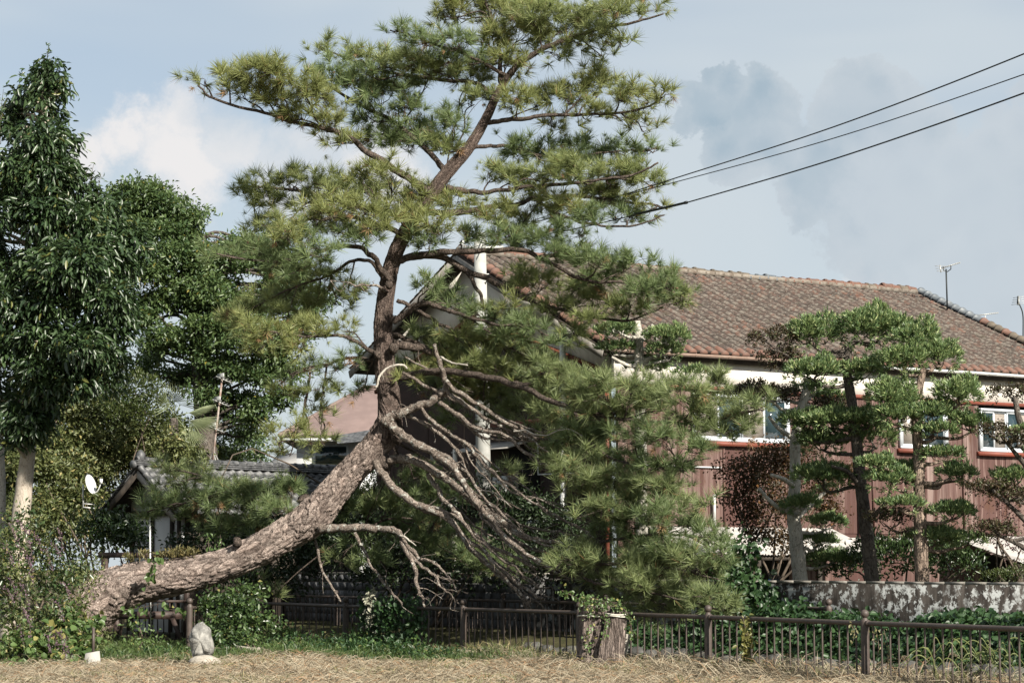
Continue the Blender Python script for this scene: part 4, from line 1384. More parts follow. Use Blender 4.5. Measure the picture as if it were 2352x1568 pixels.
for (p_, r0, r1, Yr) in PALE:
    path, f = sheet_path(p_, *Yr)
    sm = wiggle(spline(path, 6), 0.015)
    m = MB()
    m.tube(sm, np.linspace(r0, r1, len(sm)) / S(42.5), 7, True, 0.15)
    for _ in range(3):
        i = rng.integers(2, len(sm))
        limb_tube(m, sm[i], sm[i] + unit(rng.normal(size=3)) * rng.uniform(0.08, 0.22), 0.007, 0.002, 0.02, 3, 4, 0.15)
    part('dead_branch', m, M_dead_pale, pine, True, label='bare bleached twig')


# ------------------------------------------------------------------ other trees and shrubs
M_bark_pale = bark_mat('pale_bark', (0.38, 0.33, 0.27), (0.50, 0.45, 0.38), (0.22, 0.18, 0.145), 14.0, (0.46, 0.45, 0.40), 0.66, (1, 1, 0.4), 0.08, 0.4, 0.02)
M_bark_dark = bark_mat('dark_bark', (0.075, 0.062, 0.052), (0.16, 0.14, 0.12), (0.03, 0.024, 0.02), 16.0, (0.26, 0.27, 0.24), 0.64, (1, 1, 0.35), 0.10, 0.7, 0.03)
M_bark_grey = bark_mat('grey_bark', (0.36, 0.34, 0.295), (0.58, 0.55, 0.49), (0.17, 0.155, 0.13), 9.0, (0.48, 0.48, 0.44), 0.55, (1, 1, 0.5), 0.07, 0.5, 0.02)
M_bark_brown = bark_mat('peeling_bark', (0.21, 0.155, 0.12), (0.40, 0.315, 0.25), (0.06, 0.042, 0.032), 16.0, None, 0.6, (1, 1, 0.22), 0.12, 0.9, 0.04)
M_evergreen = leaf_mat('glossy_evergreen_leaf', (0.022, 0.046, 0.018), (0.070, 0.115, 0.042), 0.38, 0.2, (0.11, 0.17, 0.05), 0.5, (0.13, 0.14, 0.04), 0.03)
M_zelkova = leaf_mat('broadleaf', (0.048, 0.090, 0.034), (0.160, 0.225, 0.078), 0.42, 0.32, (0.24, 0.33, 0.09), 0.45, (0.25, 0.21, 0.04), 0.012)
M_hedge = leaf_mat('vine_leaf_yellowish', (0.058, 0.082, 0.026), (0.205, 0.222, 0.085), 0.45, 0.3, (0.24, 0.26, 0.08), 0.4, (0.30, 0.26, 0.10), 0.06)
M_hedge_dark = leaf_mat('dense_shrub_leaf', (0.028, 0.050, 0.014), (0.105, 0.128, 0.034), 0.4, 0.25, (0.17, 0.19, 0.04), 0.45)
M_podo = leaf_mat('podocarpus_leaf', (0.080, 0.145, 0.058), (0.285, 0.375, 0.155), 0.4, 0.28, (0.36, 0.46, 0.16), 0.45, (0.42, 0.48, 0.22), 0.14)
M_brownpad = leaf_mat('bronze_leaf', (0.035, 0.026, 0.015), (0.105, 0.078, 0.040), 0.5, 0.2, (0.14, 0.09, 0.04), 0.35, (0.08, 0.10, 0.04), 0.2)
M_maple = leaf_mat('maple_leaf', (0.026, 0.026, 0.012), (0.120, 0.070, 0.030), 0.5, 0.3, (0.20, 0.09, 0.03), 0.35, (0.26, 0.13, 0.05), 0.06)
M_camellia = leaf_mat('camellia_leaf', (0.020, 0.042, 0.014), (0.065, 0.105, 0.032), 0.36, 0.15, (0.10, 0.15, 0.04), 0.5)
M_ivy = leaf_mat('ivy_leaf', (0.018, 0.048, 0.018), (0.056, 0.112, 0.036), 0.45, 0.25, (0.10, 0.18, 0.04), 0.4)
M_vine = leaf_mat('fresh_vine_leaf', (0.055, 0.100, 0.030), (0.150, 0.225, 0.075), 0.4, 0.35, (0.24, 0.33, 0.08), 0.4, (0.30, 0.28, 0.10), 0.07)
M_palm = leaf_mat('palm_leaf', (0.18, 0.22, 0.12), (0.36, 0.40, 0.24), 0.35, 0.2, (0.26, 0.30, 0.12), 0.5)
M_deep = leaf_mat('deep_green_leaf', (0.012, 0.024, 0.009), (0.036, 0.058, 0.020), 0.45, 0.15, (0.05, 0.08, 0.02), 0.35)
M_twig = plain('twig', (0.075, 0.058, 0.042), (0.13, 0.10, 0.075), 8, 0.85)


def tree(name, label, base, trunk_pts, r0, r1, pads, leaf, bark, limbs=True, branch_r=0.05, cat='tree', limb_kw=None):
    """trunk as one mesh with its limbs, crown as another"""
    o = thing(name, label, cat, base)
    tp_ = spline(np.array(trunk_pts, float), 8)
    m = MB()
    m.tube(tp_, np.linspace(r0, r1, len(tp_)), 16, True, 0.03)
    part('trunk', m, bark, o, True)
    if limbs:
        for (cx, cy, cz, rx, ry, rz) in pads:
            c = np.array([cx, cy, cz - rz * 0.35])
            d = np.linalg.norm((tp_ - c) * [1, 1, 1.5], axis=1) + np.where(tp_[:, 2] > c[2] - 0.15, 2.5, 0)
            j = int(np.argmin(d))
            lm = MB()
            limb_tube(lm, tp_[j], c, branch_r, branch_r * 0.35, **(limb_kw or dict(sag=0.06)))
            part('limb', lm, bark, o, True)
    for kw in leaf:
        kw = dict(kw)
        part('crown', foliage(kw.pop('pads', pads), kw.pop('dens'), kw.pop('per'), kw.pop('L'), kw.pop('W'), **{q: v for q, v in kw.items() if q != 'mat'}), kw['mat'], o, kind='stuff')
    return o


def shrub(name, label, base, pads, leafs, stems=4, cat='shrub', bark=None):
    o = thing(name, label, cat, base)
    b = np.array(base, float)
    for i in range(stems):
        q = pads[rng.integers(len(pads))]
        m = MB()
        limb_tube(m, b + rng.normal(0, 0.12, 3) * [1, 1, 0], np.array(q[:3]), 0.035, 0.012, 0.05, 4, 6, 0.08)
        part('stem', m, bark or M_twig, o, True)
    for kw in leafs:
        kw = dict(kw)
        mm = kw.pop('mat')
        part('foliage', foliage(kw.pop('pads', pads), kw.pop('dens'), kw.pop('per'), kw.pop('L'), kw.pop('W'), **kw), mm, o, kind='stuff')
    return o


def lobes(pads, n=3, k_=0.62, flat=1.0, jit=0.75):
    out = []
    for (cx_, cy_, cz_, rx_, ry_, rz_) in pads:
        for _ in range(n):
            d = rand_dir(1)[0] * jit
            q = rng.uniform(0.75, 1.25) * k_
            out.append((cx_ + d[0] * rx_, cy_ + d[1] * ry_, cz_ + d[2] * rz_, rx_ * q, ry_ * q, rz_ * q * flat))
    return out


# tall glossy evergreen at the left edge
ev = [sp(*q) for q in [
    (100, 150, 50, 30, 26), (65, 195, 50, 40, 30), (120, 190, 50, 30, 28), (148, 205, 50, 18, 34), (90, 235, 50, 46, 24), (50, 250, 50.4, 30, 20), (140, 255, 50.2, 26, 18), (10, 300, 50.4, 40, 40), (90, 340, 49.6, 80, 50), (150, 380, 49.8, 40, 60),
    (40, 420, 49.5, 80, 60), (120, 440, 49.4, 80, 60), (30, 510, 49.3, 80, 60), (120, 520, 49.2, 90, 60), (200, 470, 50.2, 55, 45), (200, 560, 49.6, 75, 60), (250, 520, 50.4, 55, 50),
    (50, 610, 49, 90, 60), (150, 620, 49, 90, 60), (240, 630, 49.5, 70, 60), (290, 590, 50, 40, 55), (70, 700, 49, 90, 60), (180, 710, 49, 90, 60), (260, 720, 49.6, 60, 55), (40, 790, 49.1, 80, 60),
    (140, 800, 49, 90, 55), (220, 800, 49.5, 60, 50), (60, 870, 49.2, 70, 55), (170, 860, 49.2, 70, 40), (250, 850, 49.8, 45, 35), (40, 950, 49.3, 65, 50), (100, 950, 49.3, 40, 50), (30, 1000, 49.4, 45, 30),
    (-60, 350, 50, 60, 60), (-60, 480, 50, 70, 70), (-60, 620, 50, 80, 80), (-60, 780, 50, 80, 80), (-60, 920, 50, 70, 70)]]
tree('evergreen_tree', 'tall dark glossy-leaved evergreen tree with pale trunk at the left edge', P(20, 1480, 50) * [1, 1, 0],
     [P(25, 1480, 50), P(38, 1300, 50), P(45, 1220, 50), P(55, 1120, 50), P(65, 1030, 50), P(72, 900, 50), P(80, 700, 50), P(95, 400, 50), P(105, 180, 50)], 0.28, 0.05,
     lobes(ev, 3, 0.66, 0.9), [dict(dens=38, per=6, L=0.19, W=0.066, shape='oval', droop=0.85, up=0.1, out=0.9, spread=0.6, inner=0.3, lower=0.7, cl=0.10, rough=0.2, mat=M_evergreen)], M_bark_pale, True, 0.06)
ev2 = thing('bare_tree', 'second grey trunk standing at the very left edge beside the evergreen', 'tree', P(-6, 1500, 50.8) * [1, 1, 0])
part('trunk', MB().tube(spline([P(-8, 1500, 50.8), P(-2, 1300, 50.8), P(2, 1150, 50.8), P(-4, 980, 50.8), P(-10, 850, 50.8)], 6), 0.12, 10, True, 0.05), M_bark_grey, ev2, True)
bkp = [sp(*q) for q in [(60, 1080, 63, 90, 90), (180, 1060, 63, 90, 90), (300, 1050, 63, 90, 80), (420, 1060, 65, 90, 70), (60, 1220, 62, 90, 90), (180, 1200, 62, 90, 90), (-40, 1150, 63, 90, 120), (520, 1100, 68, 70, 50), (110, 940, 63, 70, 60), (240, 960, 64, 70, 50)]]
shrub('backing_hedge', 'tall dark hedge showing through gaps behind the yellowish thicket', P(180, 1400, 63) * [1, 1, 0], bkp,
      [dict(dens=34, per=7, L=0.15, W=0.08, droop=0.4, out=0.6, spread=0.9, cl=0.12, rough=0.25, mat=M_hedge_dark)], 4)
# airy shoots on the evergreen
sh = thing('sapling', 'thin leafy shoots sticking up above the dark evergreen crown', 'sapling', P(205, 440, 50))
mt, ml = MB(), MB()
for (x0, y0, x1, y1) in ((200, 480, 215, 378), (192, 470, 200, 390), (110, 170, 112, 105), (100, 180, 101, 130), (225, 470, 232, 400), (0, 330, 8, 205), (-5, 330, 15, 225)):
    pts = spline([P(x0, y0, 50), P((x0 + x1) / 2 - 3, (y0 + y1) / 2, 50), P(x1, y1, 50)], 6)
    mt.tube(pts, np.linspace(0.012, 0.004, len(pts)), 5)
    n = 26
    ii_ = rng.integers(4, len(pts), n)
    V, Fc = leaf_geo(pts[ii_] + rng.normal(0, 0.03, (n, 3)), rand_dir(n) + [0, 0, 0.3], rand_dir(n, 1), 0.12, 0.035)
    ml.add(V, Fc)
part('stem', mt, M_twig, sh)
part('leaves', ml, M_zelkova, sh, kind='stuff')

# spreading broadleaf tree behind
zk = [sp(*q) for q in [
    (330, 470, 62, 50, 30), (300, 520, 62, 60, 40), (380, 480, 62, 40, 22), (440, 500, 62, 30, 20), (400, 520, 61.5, 55, 30), (350, 560, 61, 60, 40), (430, 560, 62, 35, 22), (300, 620, 61, 70, 45), (380, 620, 61, 55, 36),
    (470, 590, 62.4, 50, 26), (540, 580, 62.6, 55, 24), (600, 600, 62.6, 55, 28), (660, 620, 62.4, 40, 26), (450, 640, 61.5, 55, 30), (520, 640, 61.5, 60, 34), (600, 660, 62, 60, 34), (670, 680, 62.2, 40, 30),
    (330, 690, 61, 60, 38), (410, 690, 61, 55, 34), (480, 700, 61.2, 50, 30), (560, 710, 61.5, 60, 34), (640, 730, 62, 50, 34), (690, 740, 62, 30, 28), (340, 760, 61, 60, 34), (400, 790, 61.2, 50, 28), (480, 770, 61, 55, 30),
    (560, 780, 61.2, 60, 34), (620, 800, 61.5, 50, 30), (540, 840, 61.5, 55, 26), (600, 860, 61.6, 45, 26), (480, 830, 61.3, 35, 18), (620, 910, 62, 40, 24), (580, 930, 62, 40, 28), (540, 900, 62, 36, 22), (470, 900, 61, 30, 20), (560, 980, 62, 40, 34), (510, 960, 62, 40, 30)]]
zk = [(a_, b_, c_, r1_ * 1.12, r2_ * 1.2, r3_ * 1.15) for (a_, b_, c_, r1_, r2_, r3_) in zk] + [sp(*q) for q in [(700, 640, 63, 40, 30), (720, 690, 63, 34, 28), (500, 730, 61.5, 50, 34), (650, 780, 62, 50, 34), (660, 850, 62.4, 40, 30), (400, 850, 62, 50, 34), (440, 860, 62.5, 50, 34), (340, 830, 62.5, 50, 34), (650, 590, 63, 40, 24), (580, 560, 63, 40, 20), (270, 470, 61, 50, 34), (330, 440, 61, 40, 20), (400, 470, 61, 40, 20), (450, 490, 61.5, 30, 16), (430, 600, 61.5, 50, 30), (500, 600, 61.5, 50, 26), (500, 680, 61, 50, 30)]]
zk = lobes(zk, 3, 0.66, 0.55, 0.8)
tree('broadleaf_tree', 'wide spreading green broadleaf tree behind the yellowish vines', P(470, 1400, 62) * [1, 1, 0],
     [P(470, 1400, 62), P(475, 1100, 62), P(465, 900, 62), P(450, 780, 62), P(430, 650, 62), P(400, 540, 62)], 0.4, 0.07, zk,
     [dict(dens=48, per=7, L=0.145, W=0.06, droop=0.45, up=0.1, out=0.7, spread=0.8, inner=0.2, lower=0.45, cl=0.11, rough=0.25, mat=M_zelkova)], M_bark_dark, True, 0.06)
# shrubs and vine banks
hp = [sp(*q) for q in [(130, 950, 60, 50, 34), (190, 930, 60, 46, 34), (250, 960, 60.5, 50, 36), (300, 1000, 61, 50, 36), (120, 1020, 59, 44, 40), (180, 1010, 60, 50, 40), (230, 1030, 60, 50, 40), (290, 1060, 61, 50, 34), (350, 1000, 61, 46, 34), (400, 1020, 61, 40, 34), (350, 1060, 61, 46, 34),
      (110, 1090, 57.5, 44, 44), (160, 1090, 58.5, 44, 44), (190, 1150, 58.5, 44, 44), (140, 1160, 58, 44, 44), (100, 1190, 56, 44, 54), (430, 1050, 62, 46, 30), (60, 1080, 57, 44, 54), (170, 880, 61, 50, 28), (230, 1090, 60, 40, 36), (398, 1030, 56.9, 34, 34), (430, 1055, 57.1, 34, 24), (180, 1210, 58, 50, 40), (60, 1180, 56, 44, 50)]]
shrub('vine_thicket', 'sunlit yellowish-green thicket overgrown with vines above the small tiled roof', P(220, 1440, 57) * [1, 1, 0], hp,
      [dict(dens=64, per=7, L=0.125, W=0.058, droop=0.5, up=0.15, out=0.6, spread=0.9, inner=0.3, lower=0.5, cl=0.10, rough=0.5, mat=M_hedge)], 6)
hp2 = [sp(*q) for q in [(310, 900, 59, 60, 45), (260, 920, 58.8, 60, 40), (350, 940, 58.8, 50, 40), (300, 960, 58.5, 60, 40), (390, 980, 59, 40, 30)]]
shrub('round_shrub', 'rounded dense dark-green shrub beside the fan palm', P(310, 1400, 59) * [1, 1, 0], hp2,
      [dict(dens=55, per=6, L=0.085, W=0.042, droop=0.1, up=0.25, out=0.8, spread=0.7, inner=0.2, cl=0.06, rough=0.08, mat=M_hedge_dark)], 4)
hp3 = [sp(*q) for q in [(520, 1010, 66, 45, 40), (570, 1020, 66, 45, 45), (540, 1060, 66, 55, 30), (470, 1030, 65, 40, 40), (590, 1060, 66, 24, 26), (440, 1070, 63, 40, 24)]]
shrub('bushy_tree', 'bushy green tree behind the roof aerial', P(530, 1400, 66) * [1, 1, 0], hp3,
      [dict(dens=36, per=6, L=0.12, W=0.055, droop=0.3, out=0.7, spread=0.8, cl=0.1, rough=0.2, mat=M_zelkova)], 4, 'tree', M_bark_dark)

# fan palm
pl = thing('fan_palm', 'fan palm with stiff pale leaf blades rising above the thicket', 'palm', P(405, 1400, 57.6) * [1, 1, 0])
part('trunk', MB().tube([P(405, 1400, 57.6), P(405, 1150, 57.6), P(400, 960, 57.6)], 0.10, 10), M_bark_dark, pl, True)
crown_c = P(402, 955, 57.6)


def fan(ctr, axis, nrm, L, spread, n=16):
    m = MB()
    axis, nrm = unit(np.array(axis, float)), unit(np.array(nrm, float))
    side = unit(np.cross(axis, nrm))
    for a_ in np.linspace(-spread, spread, n):
        d = axis * math.cos(a_) + side * math.sin(a_)
        L_ = 1.25 * L * (0.78 + 0.22 * math.cos(a_)) * rng.uniform(0.94, 1.03)
        p_ = [ctr, ctr + d * L_ * 0.5, ctr + d * L_ - nrm * 0.10 * L_]
        w_ = np.cross(d, nrm)
        V = [p_[0], p_[1] + w_ * 0.011, p_[1] - w_ * 0.011 + nrm * 0.006, p_[2]]
        m.add(V, np.array([[0, 1, 3], [0, 3, 2]]))
    return m


for (ex, ey, L, sprd, nx) in ((425, 905, 0.6, 1.25, (0.2, -1, 0.3)), (470, 975, 0.75, 0.9, (0.5, -0.7, 0.6)), (398, 890, 0.55, 1.2, (-0.4, -1, 0.5)), (375, 915, 0.55, 1.2, (0.6, -0.9, 0.3)), (465, 940, 0.65, 0.7, (0.1, -0.5, 0.9)), (448, 1010, 0.6, 0.9, (0.7, -0.7, 0.4))):
    hub = crown_c + (P(ex, ey, 57.2 + rng.normal() * 0.3) - crown_c) * 0.5
    ax = P(ex, ey, 57.2) - crown_c
    lf_ = part('leaf', fan(hub, ax, nx, L, sprd), M_palm, pl)
    part('stalk', MB().tube([crown_c, hub], [0.014, 0.010], 5), M_palm, lf_)

# ------------------------------------------------------------------ cloud-pruned garden trees
def rosettes(pads, dens=62, per=10, L=0.095, W=0.021, m=M_podo, up=0.55):
    return dict(pads=pads, dens=dens, per=per, L=L, W=W, droop=0.0, up=up, out=1.0, spread=0.7, inner=0.25, lower=0.22, rough=0.14, cl=0.018, nup=0.2, mat=m)


def topiary(name, label, Y, trunk, r0, r1, bark, pads, brown=(), arms=(), Yoff=None):
    o = thing(name, label, 'tree', P(trunk[0][0], 1400, Y) * [1, 1, 0] + [0, 0, 0.5], 'cloud-pruned garden trees')
    tpw = spline(np.array([P(x, y, Y + (q[0] if q else 0)) for (x, y, *q) in trunk]), 8)
    part('trunk', MB().tube(tpw, np.linspace(r0, r1, len(tpw)) / S(Y), 16, True, 0.06), bark, o, True)
    for lst, mm, dn in ((pads, M_podo, 125), (brown, M_brownpad, 60)):
        for (x, y, rx, ry, *dy) in lst:
            Yp = Y + (dy[0] if dy else rng.uniform(-0.45, 0.45))
            rx, ry = rx * 1.14, ry * 1.42
            # a pad is several lobes side by side
            lob = []
            nl = max(1, int(rx / 24))
            for i in range(nl):
                u_ = (i + 0.5) / nl * 2 - 1
                lob.append(sp(x + u_ * rx * 0.62, y + abs(u_) * ry * 0.25 + rng.uniform(-0.1, 0.1) * ry, Yp + rng.uniform(-0.15, 0.15), max(rx / nl * 1.1, rx * 0.45), ry * rng.uniform(0.8, 1.0) * (1 - 0.15 * abs(u_)), max(18, rx * 0.75)))
            c = P(x, y + ry * 0.55, Yp)
            j = int(np.argmin(np.linalg.norm((tpw - c) * [1, 1, 1.3], axis=1) + np.where(tpw[:, 2] > c[2], 0.5, 0)))
            lm = MB()
            limb_tube(lm, tpw[j], c, 0.045, 0.022, -0.08, 4, 7, 0.05)
            for _ in range(4):
                e = c + np.array([rng.uniform(-1, 1) * rx * 0.6, rng.uniform(-1, 1) * rx * 0.4, ry * 0.5]) / [S(Y), S(Y), S(Y)]
                limb_tube(lm, c, e, 0.018, 0.007, -0.1, 3, 5, 0.08)
            l_ = part('limb', lm, bark, o, True)
            kw = rosettes(lob, dens=dn, m=mm) if mm is M_podo else dict(pads=lob, dens=110, per=8, L=0.06, W=0.028, droop=0.0, up=0.2, out=0.6, spread=1.0, inner=0.25, lower=0.4, rough=0.2, cl=0.03, mat=mm)
            kw = dict(kw)
            kw.pop('mat')
            part('foliage_pad', foliage(kw.pop('pads'), kw.pop('dens'), kw.pop('per'), kw.pop('L'), kw.pop('W'), **kw), mm, o, kind='stuff')
    for pts in arms:
        q = spline(np.array([P(x, y, Y + dy) for (x, y, dy) in pts]), 6)
        part('limb', MB().tube(q, np.linspace(0.055, 0.03, len(q)), 9, True, 0.08), bark, o, True)
    return o


topiary('cloud_pruned_tree', 'cloud-pruned tree with a dark slanting trunk and the highest foliage pads', 41.1,
        [(2012, 1420), (2003, 1330), (1990, 1220), (1978, 1120), (1966, 1000), (1956, 920), (1945, 850), (1950, 790)], 18, 9, M_bark_dark,
        [(2011, 757, 82, 40), (1872, 770, 60, 36), (1870, 850, 62, 28), (1975, 850, 60, 22), (1914, 966, 74, 22), (1973, 968, 56, 26), (2008, 1008, 42, 28), (1890, 1015, 55, 24), (1888, 1094, 64, 26), (1842, 972, 50, 26, 0.3)],
        [(1784, 783, 42, 28), (1797, 827, 36, 20)],
        [[(1980, 1130, 0), (1950, 1085, -0.2), (1910, 1070, -0.3)], [(1990, 1200, 0), (2030, 1160, -0.2), (2045, 1130, -0.3)]])
topiary('cloud_pruned_tree', 'cloud-pruned tree with a peeling brown trunk nearest the window', 39.9,
        [(2120, 1420), (2118, 1330), (2114, 1220), (2112, 1150), (2110, 1050), (2104, 960), (2110, 900), (2120, 850)], 18, 8, M_bark_brown,
        [(2105, 780, 52, 38), (2076, 828, 58, 36), (2162, 815, 46, 34), (2055, 909, 58, 42), (2061, 955, 55, 28), (2201, 905, 52, 34), (2149, 950, 58, 26), (2231, 972, 44, 24), (2152, 992, 40, 16), (2017, 1066, 44, 15), (2076, 1082, 48, 20),
         (2045, 1102, 52, 22), (2166, 1046, 42, 16), (2203, 1088, 44, 20), (2189, 1177, 52, 19), (2073, 1162, 40, 14), (2150, 1233, 62, 19), (2215, 1243, 40, 17)],
        [(2045, 1195, 42, 24)],
        [[(2112, 1110, 0), (2150, 1110, -0.2), (2185, 1100, -0.3)], [(2108, 960, 0), (2150, 990, -0.2), (2200, 965, -0.2)]])
topiary('cloud_pruned_tree', 'cloud-pruned tree with a pale grey lopped trunk left of the others', 42.9,
        [(1845, 1420), (1838, 1330), (1828, 1230), (1822, 1180), (1826, 1100), (1828, 1000), (1845, 920), (1862, 870)], 19, 9, M_bark_grey,
        [(1842, 1158, 44, 17, -0.5), (1897, 1204, 38, 15), (1879, 1242, 45, 13), (1902, 1283, 52, 18), (1862, 900, 30, 14), (1908, 915, 34, 16)],
        [(1735, 900, 74, 17), (1800, 905, 45, 16), (1905, 930, 50, 15)],
        [[(1825, 1180, 0), (1780, 1160, -0.2), (1742, 1120, -0.2)], [(1830, 1010, 0), (1790, 985, -0.1), (1765, 955, -0.1)], [(1828, 1120, 0), (1800, 1100, -0.3), (1770, 1090, -0.4)], [(1830, 1190, 0), (1862, 1160, 0.2), (1895, 1130, 0.2)]])
topiary('cloud_pruned_tree', 'smaller cloud-pruned tree rising in front of the house corner', 46.6,
        [(1475, 1350), (1472, 1000), (1470, 880), (1468, 830), (1466, 770), (1462, 738)], 14, 9, M_bark_grey,
        [(1418, 770, 40, 22), (1535, 775, 50, 22), (1422, 805, 34, 14), (1492, 850, 36, 16), (1530, 810, 34, 22), (1592, 857, 30, 14), (1425, 755, 30, 14)], (),
        [[(1470, 842, 0), (1440, 838, -0.1), (1405, 820, -0.2)], [(1472, 830, 0), (1510, 818, -0.1), (1545, 800, -0.2)], [(1468, 790, 0), (1490, 760, 0.2), (1500, 745, 0.2)]])
topiary('cloud_pruned_tree', 'cloud-pruned tree cut off by the right edge of the picture', 38.9,
        [(2400, 1420), (2390, 1250), (2378, 1120), (2362, 1020), (2340, 960), (2332, 915)], 12, 6, M_bark_dark,
        [(2365, 1000, 30, 18), (2330, 1100, 42, 20)], [(2325, 902, 42, 15), (2281, 992, 36, 14), (2332, 1013, 30, 18), (2275, 1118, 62, 14), (2285, 1215, 50, 14), (2340, 1140, 40, 16)],
        [[(2388, 1230, 0), (2340, 1180, -0.1), (2280, 1125, -0.2)], [(2375, 1090, 0), (2340, 1050, -0.1), (2300, 1000, -0.2)], [(2395, 1290, 0), (2340, 1250, -0.1), (2285, 1225, -0.2)]])

# maple, hedge, shrubs behind the wall
mp = [sp(*q) for q in [(1700, 1090, 44.5, 50, 40), (1760, 1060, 44.8, 60, 36), (1740, 1120, 44.4, 60, 40), (1810, 1090, 45, 50, 40), (1690, 1150, 44.4, 36, 26), (1780, 1170, 44.6, 60, 34), (1890, 1130, 45.2, 44, 36), (1900, 1180, 45.2, 40, 30),
      (1830, 1040, 45.2, 50, 26), (1740, 1230, 44.4, 40, 34), (1800, 1250, 44.6, 40, 30), (1930, 1090, 45.4, 36, 26), (1720, 1190, 44.4, 36, 24)]]
shrub('maple', 'bronze-leaved maple with thin stems in front of the rusty wall', P(1765, 1330, 44.5) * [1, 1, 0] + [0, 0, 0.55], mp,
      [dict(dens=60, per=8, L=0.065, W=0.045, droop=0.15, up=0.1, out=0.5, spread=1.0, inner=0.4, lower=0.5, cl=0.09, rough=0.3, mat=M_maple)], 9, 'tree')
hg = [sp(*q) for q in [(2040, 1285, 42, 55, 45), (2090, 1280, 42, 50, 45), (1960, 1300, 43, 45, 34), (2000, 1260, 42.6, 40, 30), (2170, 1290, 41.4, 50, 42), (2225, 1300, 41, 40, 34), (1930, 1310, 43.4, 40, 26), (2130, 1300, 41.6, 40, 36)]]
shrub('glossy_hedge', 'dark glossy hedge behind the mossy wall under the pruned trees', P(2080, 1340, 42) * [1, 1, 0] + [0, 0, 0.55], hg,
      [dict(dens=42, per=6, L=0.12, W=0.042, droop=0.0, up=0.5, out=0.7, spread=0.7, inner=0.25, lower=0.4, cl=0.07, rough=0.15, mat=M_camellia)], 6)
az = [sp(*q) for q in [(2300, 1325, 38.6, 50, 18), (2345, 1318, 38.4, 40, 20)]]
shrub('clipped_azalea', 'low clipped azalea mound peeping over the wall at the right', P(2320, 1345, 38.6) * [1, 1, 0] + [0, 0, 0.55], az,
      [dict(dens=110, per=6, L=0.04, W=0.02, droop=0.0, up=0.3, out=0.8, spread=0.8, cl=0.03, mat=M_hedge_dark)], 3)
rb = [sp(*q) for q in [(2320, 1180, 41, 44, 50), (2345, 1260, 40.6, 40, 50), (2290, 1240, 41, 30, 30)]]
shrub('red_shrub', 'purplish red-leaved shrub with thin twigs at the right edge', P(2330, 1330, 41) * [1, 1, 0] + [0, 0, 0.55], rb,
      [dict(dens=26, per=5, L=0.07, W=0.03, droop=0.1, up=0.1, out=0.5, spread=1.0, inner=0.5, lower=0.5, cl=0.09, rough=0.3, mat=leaf_mat('purple_leaf', (0.035, 0.016, 0.016), (0.13, 0.06, 0.055), 0.5, 0.25, (0.2, 0.07, 0.06)))], 6)
# dark shrubs in the shade behind the block wall
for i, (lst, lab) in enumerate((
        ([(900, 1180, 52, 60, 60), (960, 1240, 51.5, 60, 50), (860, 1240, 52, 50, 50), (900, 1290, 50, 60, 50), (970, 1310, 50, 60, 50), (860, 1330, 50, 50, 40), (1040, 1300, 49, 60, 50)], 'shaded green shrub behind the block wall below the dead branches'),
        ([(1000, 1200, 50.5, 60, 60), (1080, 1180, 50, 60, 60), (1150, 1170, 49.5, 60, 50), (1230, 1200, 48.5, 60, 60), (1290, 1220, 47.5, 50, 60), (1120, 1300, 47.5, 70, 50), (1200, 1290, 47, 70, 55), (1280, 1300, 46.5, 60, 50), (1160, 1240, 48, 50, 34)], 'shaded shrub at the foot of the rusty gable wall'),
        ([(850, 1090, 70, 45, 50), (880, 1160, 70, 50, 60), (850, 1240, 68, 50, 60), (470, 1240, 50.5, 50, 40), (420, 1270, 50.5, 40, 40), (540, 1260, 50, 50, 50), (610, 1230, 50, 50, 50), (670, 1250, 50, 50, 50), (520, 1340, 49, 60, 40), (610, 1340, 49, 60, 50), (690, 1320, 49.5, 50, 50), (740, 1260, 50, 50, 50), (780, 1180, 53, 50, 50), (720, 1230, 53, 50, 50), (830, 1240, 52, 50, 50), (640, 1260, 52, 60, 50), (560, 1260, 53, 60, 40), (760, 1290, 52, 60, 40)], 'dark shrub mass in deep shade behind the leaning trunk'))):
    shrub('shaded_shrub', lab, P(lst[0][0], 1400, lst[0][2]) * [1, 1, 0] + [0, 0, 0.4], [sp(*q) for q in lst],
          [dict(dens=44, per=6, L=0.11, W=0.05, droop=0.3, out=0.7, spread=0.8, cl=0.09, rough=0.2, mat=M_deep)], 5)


# ------------------------------------------------------------------ walls along the canal
M_lichen_wall, k = mat('lichen_concrete')
n1 = k.noise(pos(k), 1.3, 5, 0.65)
n2 = k.noise(pos(k), 5.5, 6, 0.72)
n3 = k.noise(k.vmath('MULTIPLY', pos(k), (6, 6, 1.2)), 1.0, 5, 0.65)
c = k.mix(k.mapr(n3, 0.35, 0.65), (0.028, 0.024, 0.021), (0.085, 0.074, 0.065))
patch = k.math('MULTIPLY', k.mapr(n2, 0.50, 0.56), k.mapr(n1, 0.38, 0.52))
c = k.mix(k.math('MULTIPLY', patch, 0.9), c, (0.46, 0.48, 0.47))
setp(k, c, 0.95, 0, 0.15)
bump(k, n2, 0.5, 0.02)
M_cap = plain('wall_top', (0.20, 0.185, 0.16), (0.32, 0.30, 0.27), 6.0, 0.95, b=0.4)
wall = thing('concrete_wall', 'low dark concrete garden wall blotched with pale lichen', 'wall', CU(4.45, -4, 0.4))
wm = MB()
slab(wm, [CU(4.40, -13.0, 0.0), CU(4.40, 7.0, 0.0), CU(4.40, 7.0, 1.45), CU(4.40, -13.0, 1.45)], LD * 0.16)
part('wall_face', wm, M_lichen_wall, wall)
cm = MB()
uu = np.arange(-13.0, 7.01, 0.5)
tz = 1.497 + rng.normal(0, 0.006, len(uu))
